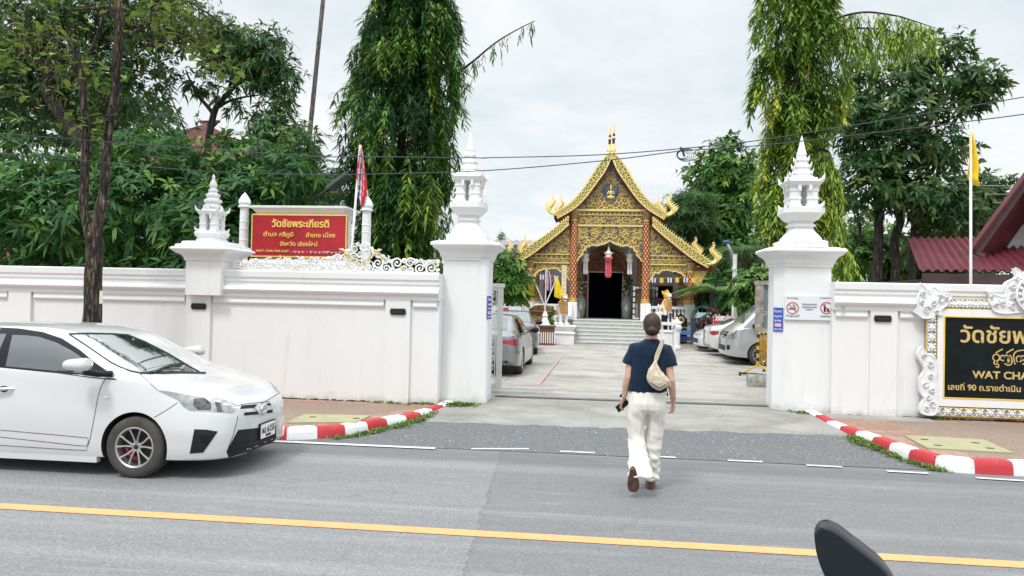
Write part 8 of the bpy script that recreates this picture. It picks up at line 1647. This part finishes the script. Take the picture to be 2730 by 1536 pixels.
# ------------------------------------------------------------------ the walking person
def cloth_mat(name, col, rough=.85, weave=900, var=.08, bump=.25):
    m, nt, b = _nt(name); g = G(nt); p = g.pos(obj=True); n = g.noise(p, 7, 5, .6); f = g.noise(p, weave*.35, 2, .5)
    g.L(g.mix(g.ramp(n, (.3, 0), (.7, 1)), tuple(c*(1-var) for c in col), tuple(min(1, c*(1+var)) for c in col)), b.inputs['Base Color']); b.inputs['Roughness'].default_value = rough; b.inputs['Specular IOR Level'].default_value = .2
    b.inputs['Sheen Weight'].default_value = .15; g.L(g.bump(g.math('ADD', f, g.math('MULTIPLY', n, 1.5)), bump, .004), b.inputs['Normal']); return m
M_SKIN = mat('skin', (.56, .33, .255), .5, var=.06, scale=14); M_SKIN.node_tree.nodes['Principled BSDF'].inputs['Subsurface Weight'].default_value = .08; M_SKIN.node_tree.nodes['Principled BSDF'].inputs['Subsurface Radius'].default_value = (.012, .005, .003)
def _hair():
    m, nt, b = _nt('brown_hair'); g = G(nt); n = g.noise(g.pos((170, 60, 22)), 1.6, 5, .7); g.L(g.mix(g.ramp(n, (.38, 0), (.64, 1)), (.014, .008, .006), (.085, .05, .034)), b.inputs['Base Color']); b.inputs['Roughness'].default_value = .5; b.inputs['Specular IOR Level'].default_value = .3
    g.L(g.bump(n, .8, .004), b.inputs['Normal']); return m
M_HAIR = _hair(); M_SHIRT = cloth_mat('navy_cotton', (.0045, .0155, .038)); M_LINEN = cloth_mat('cream_linen', (.72, .69, .63), var=.05)
M_BAGC = cloth_mat('beige_nylon', (.56, .49, .37), .6, var=.06); M_LEATH = mat('brown_leather', (.115, .05, .03), .55, var=.2, scale=20); M_SOLE = mat('brown_rubber_sole', (.10, .047, .032), .75, var=.25, scale=25, bump=.3); M_EYE = mat('eye_white', (.7, .7, .68), .3)
PY = 7.34; PB = gnd('B4', 340, 1330); PR = thing('person', 'person in navy t-shirt and wide cream trousers, hair in a low bun, walking away', 'person', (.545, PY, 0))
def b4(x, y, Y=PY): return at('B4', x, y, Y)
def ell(c, rx, ry, n=20, tilt=0., sq_=2.3):
    o = []
    for j in range(n):
        a = 2*math.pi*j/n; ca, sa = math.cos(a), math.sin(a); o.append((c[0]+rx*math.copysign(abs(ca)**(2/sq_), ca), c[1]+ry*math.copysign(abs(sa)**(2/sq_), sa), c[2]+tilt*ca*rx))
    return o
def grow(mb, vox, smooth=4, mats=None, fold=None):
    me = fresh(mb.mesh('grow', M_SKIN), [('REMESH', dict(mode='VOXEL', voxel_size=vox)), ('SMOOTH', dict(iterations=smooth, factor=.5))])
    if fold:
        me.update(); ns = [v.normal.copy() for v in me.vertices]
        for v, nn in zip(me.vertices, ns): v.co += nn*fold(v.co)
    me.materials.clear()
    for m in mats: me.materials.append(m)
    me.polygons.foreach_set('use_smooth', [True]*len(me.polygons)); me.update(); return me
hd = b4(385, 126, 7.33); nk = b4(385, 208, 7.33); X0 = .545
shL, shR = Vector((.395, 7.35, 1.375)), Vector((.705, 7.35, 1.37)); elL, wrL = b4(207, 520, 7.30), b4(176, 668, 7.36); elR, wrR = b4(527, 545, 7.27), b4(543, 690, 7.36)
hipL, hipR = Vector((.455, PY, .90)), Vector((.61, PY, .90)); knL, anL = Vector((.435, 7.36, .50)), Vector((.405, 7.03, .20)); knR, anR = Vector((.585, 7.44, .49)), Vector((.585, 7.47, .09))
body = MB()
body.loft([ell((X0, PY, z), rx, ry) for z, rx, ry in ((.86, .165, .105), (.98, .15, .10), (1.10, .135, .09), (1.25, .15, .095), (1.35, .155, .09), (1.40, .12, .075), (1.45, .065, .06))])
body.tube([(nk.x-.002, PY, 1.42), (nk.x, PY-.01, 1.50), (hd.x, PY, 1.56)], [.062, .054, .056], 14)
body.ball((hd.x, 7.345, 1.612), (.074, .092, .108), 20, 14); body.ball((hd.x, 7.395, 1.555), (.052, .055, .055), 14, 10)
for s_ in (-1, 1):
    body.ball((hd.x+s_*.078, 7.335, 1.598), (.012, .022, .034), 8, 8); body.ball((hd.x+s_*.033, 7.425, 1.598), (.02, .012, .012), 8, 6)
body.tube([(hd.x, 7.43, 1.61), (hd.x, 7.448, 1.582), (hd.x, 7.438, 1.57)], [.008, .014, .012], 8); body.tube([(hd.x-.022, 7.437, 1.54), (hd.x, 7.445, 1.539), (hd.x+.022, 7.437, 1.54)], [.004, .007, .004], 6)
for sh, el, wr in ((shL, elL, wrL), (shR, elR, wrR)): body.tube([sh, sh.lerp(el, .5), el, el.lerp(wr, .3), wr], [.044, .043, .037, .038, .026], 14)
for hip, kn, an in ((hipL, knL, anL), (hipR, knR, anR)): body.tube([hip, hip.lerp(kn, .5), kn, kn.lerp(an, .3), an], [.080, .066, .046, .042, .026], 14)
def hand(mb, wr, d, palm_n, curl, side, hold=None):
    """palm with five jointed fingers: d = direction of the hand, palm_n = where the palm faces, side = towards the thumb"""
    d = d.normalized(); palm_n = (palm_n-d*palm_n.dot(d)).normalized(); side = side.normalized(); c = wr+d*.045
    R = Matrix((side, palm_n, d)).transposed(); mb.ball(tuple(wr+d*.048), (.038, .016, .052), 14, 10, rot=R)
    for k, (o, ln) in enumerate(((.027, .070), (.009, .078), (-.009, .073), (-.026, .058))):
        p = wr+d*.088+side*o; pts = [p-d*.02]; dd = d.copy(); q = p
        for j, fr in enumerate((.45, .32, .23)):
            a = curl[k]*(.55, 1.0, .8)[j]; rot = Matrix.Rotation(a, 3, palm_n.cross(dd).normalized()*-1) if True else None
            dd = (dd*math.cos(a)+palm_n*math.sin(a)).normalized() if j == 0 else (dd*math.cos(a)+(palm_n-dd*palm_n.dot(dd)).normalized()*math.sin(a) if (palm_n-dd*palm_n.dot(dd)).length > .05 else dd).normalized(); q = q+dd*ln*fr; pts.append(q)
        mb.tube(pts, [.0095, .0088, .0082, .0068], 8)
    t0 = wr+d*.022+side*.026; t1 = t0+(side*.8+d*.55+palm_n*.25).normalized()*.040; t2 = t1+(d*.85+side*.25+palm_n*.4).normalized()*.032; mb.tube([t0, t1, t2], [.0135, .0105, .0078], 8)
dL = (b4(148, 745, 7.37)-wrL); dR = (b4(540, 800, 7.40)-wrR)
hand(body, wrL, dL, Vector((.75, .45, .15)), (.75, .8, .85, .9), Vector((.35, .85, .1)).normalized()-dL.normalized()*Vector((.35, .85, .1)).normalized().dot(dL.normalized()))
hand(body, wrR, dR, Vector((-.8, .3, .1)), (.35, .5, .62, .7), Vector((-.25, .9, 0))-dR.normalized()*Vector((-.25, .9, 0)).dot(dR.normalized()))
link_mesh('body', grow(body, .0062, 2, [M_SKIN]), PR)
mb = MB()
for s_ in (-1, 1): mb.ball((hd.x+s_*.033, 7.432, 1.603), (.012, .008, .007), 8, 6)
mb.build('eyes', M_EYE, PR, smooth=True)
hair = MB(); hair.ball((hd.x, 7.318, 1.628), (.087, .103, .108), 20, 14); hair.ball((hd.x, 7.285, 1.582), (.076, .066, .072), 16, 10); bun = b4(386, 170, 7.21); hair.ball((bun.x, 7.215, bun.z), (.045, .036, .034), 14, 10); hair.ball((bun.x+.006, 7.19, bun.z+.004), (.024, .018, .020), 10, 8)
hm = grow(hair, .0065, 3, [M_HAIR], lambda c: .0022*math.sin(c.x*330+c.z*60+8*noise.noise(c*22)))
for v in hm.vertices:
    if v.co.y > 7.40 and v.co.z < 1.665: v.co.y = 7.40
link_mesh('hair', hm, PR)
mb = MB(); mb.tube([(bun.x+.046*math.cos(t), 7.243, bun.z+.034*math.sin(t)) for t in np.linspace(0, 6.283, 15)], .006, 6); mb.build('hair_tie', M_PLASTIC, PR)
# t-shirt
sh = MB()
sh.loft([ell((x, PY, z), rx, ry, 26, ti) for x, z, rx, ry, ti in ((.522, .968, .192, .128, .02), (.523, 1.0, .193, .13, .02), (.528, 1.12, .190, .127, 0), (.538, 1.25, .192, .125, 0), (.546, 1.34, .197, .122, 0), (.550, 1.395, .186, .112, -.05), (.552, 1.432, .140, .090, -.06), (.553, 1.463, .080, .072, 0), (.553, 1.482, .068, .066, 0))])
for s0, e, r0, r1 in ((Vector((.405, PY, 1.405)), (b4(208, 425, 7.32)), .064, .058), (Vector((.70, PY, 1.395)), (b4(528, 440, 7.30)), .062, .056)):
    d = (e-s0); sh.tube([s0-d*.10+Vector((.03 if e.x < .5 else -.03, 0, -.01)), s0, s0+d*.5, e], [.03, r0-.006, (r0+r1)/2+.004, r1+.006], 18)
def shirt_fold(c):
    f = .008*noise.noise(Vector((c.x*9, c.y*7, c.z*5)))+.0065*noise.noise(Vector((c.x*26+c.z*14, c.y*20, c.z*10)))
    return f+.005*math.sin((c.x-.5)*38+c.z*16+3*noise.noise(c*6))*max(0, min(1, (1.22-c.z)*5))*.6
link_mesh('t_shirt', grow(sh, .0085, 2, [M_SHIRT], shirt_fold), PR)
# wide linen trousers
tr = MB()
tr.loft([ell((x, y, z), rx, ry, 26) for x, y, z, rx, ry in ((.530, PY, .74, .100, .075), (.530, PY-.015, .80, .184, .126), (.528, PY-.02, .86, .187, .130), (.525, PY-.005, .95, .182, .122), (.523, PY, 1.01, .176, .116))])
def leg(P):
    C = catmull(P, 5); tr.loft([ell(c[:3], c[3], c[4], 22, sq_=2.1) for c in C])
leg([(.440, PY-.012, .86, .098, .122), (.436, PY-.008, .78, .096, .118), (.430, 7.345, .68, .088, .104), (.427, 7.345, .52, .080, .095), (.436, 7.25, .40, .090, .09), (.452, 7.13, .28, .104, .09), (.462, 7.06, .205, .108, .088)])
leg([(.620, PY-.012, .86, .098, .122), (.620, PY-.002, .78, .096, .118), (.617, 7.37, .68, .090, .104), (.608, 7.40, .50, .083, .098), (.597, 7.42, .34, .078, .098), (.590, 7.44, .20, .074, .10), (.583, 7.45, .095, .070, .104)])
def trouser_fold(c):
    f = .013*noise.noise(Vector((c.x*13, c.y*9, c.z*4)))+.007*noise.noise(Vector((c.x*30, c.y*22, c.z*9)))
    low = max(0, min(1, (.62-c.z)*3)); f += .022*low*noise.noise(Vector((c.x*16+c.z*9, c.y*12, c.z*18)))+.0035*math.sin(c.z*62+c.x*30+4*noise.noise(c*7))*low
    f -= .014*math.exp(-((c.x-.532)/.014)**2)*(1 if c.y < PY else 0)*max(0, min(1, (.93-c.z)*8))*(1 if c.z > .66 else 0); f += .006*math.sin((c.x-.53)*40+c.z*30)*max(0, min(1, 1-abs(c.z-.70)*9)); return f
link_mesh('trousers', grow(tr, .0088, 7, [M_LINEN], trouser_fold), PR)
# shoes: the left one is lifted with its sole turned to the viewer, the right one is planted
def shoe(heel, toe, upn, w):
    d = (toe-heel); L = d.length; d.normalize(); upn = (upn-d*upn.dot(d)).normalized(); sd = d.cross(upn)
    def out(t): return w*(.36+.30*math.sin(min(1, t*1.6)*math.pi*.5)-.05*math.sin(t*math.pi*2.0)+(0 if t < .75 else -.5*(t-.75)**1.3*2.2))
    ts = [0.0, .05, .15, .3, .45, .6, .75, .88, .96, 1.0]; k = lambda t: out(t)*(.55 if t in (0.0, 1.0) else 1)
    sole = MB(); sole.loft([[tuple(heel+d*L*t+sd*k(t)*math.cos(a)*1.0+upn*(.009*math.copysign(1, math.sin(a)) if abs(math.sin(a)) > .3 else 0)) for a in (2*math.pi*j/10 for j in range(10))] for t in ts])
    up = MB(); hh = [.055, .062, .064, .062, .058, .05, .042, .034, .026, .015]
    up.loft([[tuple(heel+d*L*t+sd*k(t)*.93*math.cos(a)+upn*(.008+h*max(0, math.sin(a)))) for a in np.linspace(-.05, math.pi+.05, 11)] for t, h in zip(ts, hh)])
    s = bpy.data.objects.new('shoe', None); COL.objects.link(s); s.parent = PR; s.location = heel-wloc(PR); s.empty_display_size = .03
    me = fresh(sole.mesh('sole', M_SOLE), [('BEVEL', dict(width=.004, segments=2))]); me.materials.clear(); me.materials.append(M_SOLE); link_mesh('sole', me, s)
    up.build('upper', M_LEATH, s, smooth=60)
shoe(b4(243, 1200, 6.98), b4(248, 1368, 7.05), Vector((.0, .95, .25)), .082)
shoe(Vector((.575, 7.40, .012)), Vector((.60, 7.66, .012)), Vector((0, 0, 1)), .078)
mb = MB(); mb.tube([tuple(wrL+Vector((.031*math.cos(t), .028*math.sin(t), .018+.006*math.cos(t)))) for t in np.linspace(0, 6.283, 20)], .0085, 8, flat=.6, mi=0); mb.box(tuple(wrL+Vector((-.026, -.022, .019))), (.026, .018, .026), .7, 1); mb.build('wrist_watch', [M_PW, M_PLASTIC], PR, smooth=40)
# phone in the left hand, sling bag across the back
ph = wrL+dL.normalized()*.085+Vector((.012, .012, .0)); mb = MB(); mb.box((0, 0, 0), (.072, .009, .145))
me = fresh(mb.mesh('phone', M_PLASTIC), [('BEVEL', dict(width=.004, segments=2))]); me.materials.clear(); me.materials.append(M_PLASTIC); me.transform(Matrix.Translation(ph) @ Matrix.Rotation(.55, 4, 'Z') @ Matrix.Rotation(.95, 4, 'Y')); tag(link_mesh('phone', me), "black phone held in the walking person's left hand", 'phone')
BY = 7.165; bag = thing('sling_bag', "beige crescent sling bag worn across the walking person's back", 'bag', tuple(b4(430, 520, BY)))
out = catmull([(415, 385), (428, 420), (455, 470), (516, 541), (512, 562), (495, 590), (462, 608), (436, 616), (405, 602), (372, 578), (352, 545), (345, 512), (356, 462), (385, 420), (405, 390)], 3)
cx, cy = 430, 530; rings = []
for dy, k in ((.045, .80), (.03, .97), (0, 1.0), (-.03, .97), (-.052, .82), (-.06, .45)): rings.append([tuple(b4(cx+(x-cx)*k, cy+(y-cy)*k, BY+dy*(1 if y > 420 else .45))) for x, y in out])
mb = MB(); mb.loft(rings); me = grow(mb, .007, 3, [M_BAGC], lambda c: .004*noise.noise(Vector((c.x*20+c.z*22, c.y*10, c.z*20-c.x*18)))+.002*noise.noise(c*60)); link_mesh('pouch', me, bag)
mb = MB(); z0 = [(352, 535), (380, 562), (420, 588), (445, 598), (480, 575), (508, 548)]; mb.tube([b4(x, y, BY-.052-(.006 if 0 < i < 5 else -.03)) for i, (x, y) in enumerate(z0)], .0035, 6); mb.build('zip', M_SOLE, bag)
def strap(P, w, nm='strap'):
    C = [Vector(q) for q in catmull([tuple(p) for p in P], 6)]; rings = []
    for i, p in enumerate(C):
        t = (C[min(i+1, len(C)-1)]-C[max(i-1, 0)]).normalized(); nrm = (p-Vector((X0, PY, p.z))); nrm = (nrm-t*nrm.dot(t)).normalized(); s = t.cross(nrm); ww = w*(1 if i > 4 else .72+.07*i)
        rings.append([tuple(p+s*ww/2-nrm*.003), tuple(p+s*ww/2+nrm*.004), tuple(p-s*ww/2+nrm*.004), tuple(p-s*ww/2-nrm*.003)])
    mb = MB(); mb.loft(rings); mb.build(nm, M_BAGC, bag, smooth=30)
strap([b4(412, 395, 7.175), b4(425, 350, 7.185), b4(445, 300, 7.20), b4(462, 258, 7.235), (b4(474, 240, 7.30).x, 7.30, 1.452), (.665, 7.36, 1.455), (.66, 7.44, 1.40), (.60, 7.475, 1.25), (.50, 7.48, 1.12), (.40, 7.45, 1.05)], .044)
strap([b4(508, 552, 7.16), b4(520, 575, 7.20), (.745, 7.28, 1.04), (.735, 7.40, 1.03), (.62, 7.475, 1.02), (.50, 7.475, 1.02), (.40, 7.44, 1.04)], .03)
mb = MB(); mb.tube([b4(492, 600, 7.19), b4(498, 630, 7.19), b4(503, 660, 7.19)], .004, 5); mb.tube([b4(497, 635, 7.19), b4(501, 658, 7.19)], .009, 6); mb.build('zip_pull', M_PLASTIC, bag)
# ------------------------------------------------------------------ overhead cables
M_CABLE = mat('dark_cable', (.03, .03, .055), .5)
def cable(lab, P, r=.0065):
    C = catmull([tuple(p) for p in P], 12); mb = MB(); mb.tube(C, r, 6); tag(mb.build('overhead_cable', M_CABLE, smooth=True), lab, 'cable', 'overhead cables')
CY = 10.0
cable('upper overhead cable crossing above the temple gate', [at('A2', -800, 1010, CY), at('A2', 0, 1075, CY), at('A2', 1240, 1170, CY), at('A2', 2475, 1255, CY), at('A4', 1500, 165, CY), at('A4', 2400, 175, CY), at('A6', 0, 380, CY), at('A6', 1000, 352, CY), at('A6', 2079, 258, CY), at('B1', 700, 1100, CY), at('B1', 2426, 815, CY), at('B1', 3400, 620, CY)])
cable('lower overhead cable crossing in front of the temple roof', [at('A2', -800, 1200, CY-.15), at('A2', 0, 1235, CY-.15), at('A2', 860, 1310, CY-.15), at('A2', 1600, 1375, CY-.15), at('A2', 2475, 1405, CY-.15), at('A4', 1600, 298, CY-.15), at('A6', 0, 487, CY-.15), at('A6', 1000, 402, CY-.15), at('A6', 1640, 322, CY-.15), at('A6', 2079, 295, CY-.15), at('B1', 700, 1170, CY-.15), at('B1', 2426, 960, CY-.15), at('B1', 3400, 800, CY-.15)])
mb = MB(); c = at('A6', 1640, 350, CY-.16); q = random.Random(2)
for k in range(5):
    r = .06+.012*k; mb.tube([(c.x+r*1.15*math.cos(t)+.01*k, c.y+.02*math.sin(t*2+k), c.z-.01+r*.8*math.sin(t)) for t in np.linspace(.2*k, .2*k+5.9, 16)], .0045, 4)
mb.tube([(c.x-.03, c.y, c.z+.09), (c.x, c.y, c.z+.03), (c.x+.02, c.y, c.z-.03)], .015, 5); tag(mb.build('cable_coil', M_CABLE), 'small tangle of coiled wire hanging from the lower overhead cable', 'wire coil')
# solar street lamp leaning behind the red sign
a, b, e = at('A4', 1130, 490, 15), at('A4', 1255, 410, 15), at('A4', 1400, 300, 15); r = thing('solar_lamp', 'grey lamp arm with a slanted flat panel behind the red sign', 'lamp', (a.x, 15, 0)); mb = MB(); mb.tube([(a.x-.05, 15, 0), (a.x-.03, 15, a.z-.3), a, b], .03, 8); mb.build('arm', M_PLASTIC, r, smooth=True)
mb = MB(); d = (e-b).normalized(); n = Vector((-d.z, 0, d.x)); mb.add([tuple(p+n*s+Vector((0, o, 0))) for p in (b, e) for s, o in ((-.04, -.22), (-.04, .22), (.02, .22), (.02, -.22))], [(0, 1, 2, 3), (7, 6, 5, 4), (0, 4, 5, 1), (1, 5, 6, 2), (2, 6, 7, 3), (3, 7, 4, 0)]); mb.build('panel', mat('panel_grey', (.07, .09, .085), .5), r)
# paper tag nailed to the street tree
p = at('A3', 850, 1110, 10.2); mb = MB(); mb.box((p.x, p.y, p.z), (.045, .012, .19), .3); tag(mb.build('paper_tag', mat('pale_green_paper', (.60, .66, .52), .8)), 'pale paper tag fixed to the side of the street tree trunk', 'tag')
# green scrawl on the right wall
mb = MB(); pts = [at('B3', x, y, YR-.052) for x, y in ((795, 412), (770, 420), (765, 440), (785, 455), (795, 475), (785, 495), (765, 500), (780, 470), (790, 430), (770, 450))]; C = catmull([(p.x, p.z) for p in pts], 4); ribbon(mb, C, YR-.064, YR-.062, .008)
tag(mb.build('graffiti_mark', mat('faded_green_paint', (.38, .60, .50), .8)), 'small faded green scrawl on the wall beside the no smoking board', 'graffiti')
# ------------------------------------------------------------------ motor scooter beside the viewer: only its mirror reaches into view
def b5(x, y, Y): return at('B5', x, y, Y)
MY = 1.16; sc_ = thing('motor_scooter', 'black motor scooter parked beside the viewer, its rounded mirror rising into view', 'scooter', (.62, .75, 0))
out = catmull([(276, 1085), (286, 1040), (330, 1002), (385, 1005), (470, 1050), (600, 1150), (720, 1240), (830, 1330), (890, 1400), (925, 1470), (900, 1560), (800, 1620), (640, 1610), (500, 1560), (400, 1470), (330, 1330), (290, 1200)], 4)
cx, cy = 560, 1320; mb = MB(); rings = []
for dy, k in ((-.022, .90), (-.02, .97), (-.008, 1.0), (.006, .985), (.02, .90), (.032, .72), (.040, .45), (.043, .1)): rings.append([tuple(b5(cx+(x-cx)*k, cy+(y-cy)*k, MY)+Vector((.35*dy, dy, .12*dy))) for x, y in out])
mb.loft(rings); MIR = mb.build('mirror', mat('mirror_shell_black', (.010, .0115, .014), .30, spec=.5), sc_, smooth=50)
mb = MB(); g_ = [tuple(b5(cx+(x-cx)*.93, cy+(y-cy)*.93, MY)+Vector((.35*-.0235, -.0235, -.003))) for x, y in out]; mb.add(g_, [tuple(range(len(g_)))[::-1]]); mb.build('mirror_glass', mat('dark_mirror', (.012, .016, .02), .25, spec=.4), MIR)
m0 = b5(600, 1600, MY)+Vector((.01, .02, 0)); hb_ = Vector((m0.x+.22, .95, 1.02))
mb = MB(); mb.tube([m0, m0+Vector((.05, .0, -.10)), m0+Vector((.10, -.05, -.20)), hb_+Vector((-.06, 0, .02))], .007, 8); mb.build('mirror_stem', M_PLASTIC, sc_, smooth=True)
mb = MB(); mb.tube([hb_+Vector((-.22, .03, -.02)), hb_, hb_+Vector((.28, -.02, .03)), hb_+Vector((.50, -.08, .0))], .014, 10); mb.build('handlebar', M_CHROME, sc_, smooth=True)
mb = MB(); mb.tube([hb_+Vector((-.24, .035, -.022)), hb_+Vector((-.10, .015, -.008))], .019, 10); mb.build('grip', M_PLASTIC, sc_, smooth=40)
mb = MB(); hx = hb_.x+.16; mb.tube([(hx, .93, 1.0), (hx, 1.02, .72), (hx, 1.14, .42), (hx, 1.2, .28)], [.05, .06, .045, .04], 10); mb.loft([ell((hx, 1.03+(.9-z)*.28, z), rx, ry, 16) for z, rx, ry in ((.98, .10, .07), (.9, .13, .10), (.75, .15, .10), (.55, .17, .08), (.40, .13, .07))]); mb.build('front_fairing', mat('scooter_black', (.012, .012, .014), .2, coat=.8), sc_, smooth=50)
wheel(sc_, Vector((hx, 1.22, .26)), .26, .11, 'x', 1, 6)
mb = MB(); mb.loft([ell((hx, y, z), rx, rz, 14) for y, z, rx, rz in ((1.0, .30, .14, .05), (.7, .30, .17, .05), (.45, .34, .17, .05))]); mb.loft([[(hx+rx*math.cos(a), y, z+rz*math.sin(a)) for a in (2*math.pi*j/16 for j in range(16))] for y, z, rx, rz in ((.48, .45, .10, .12), (.3, .55, .16, .2), (0, .58, .17, .2), (-.35, .62, .15, .14), (-.5, .66, .05, .05))]); mb.build('rear_body', MATS['scooter_black'], sc_, smooth=50)
mb = MB(); mb.loft([[(hx+rx*math.cos(a), y, z+.06*math.sin(a)) for a in (2*math.pi*j/16 for j in range(16))] for y, z, rx in ((.42, .76, .06), (.3, .78, .13), (0, .79, .15), (-.4, .83, .12), (-.5, .83, .04))]); mb.build('saddle', M_PLASTIC, sc_, smooth=60)
wheel(sc_, Vector((hx, -.12, .26)), .26, .12, 'x', 1, 6)
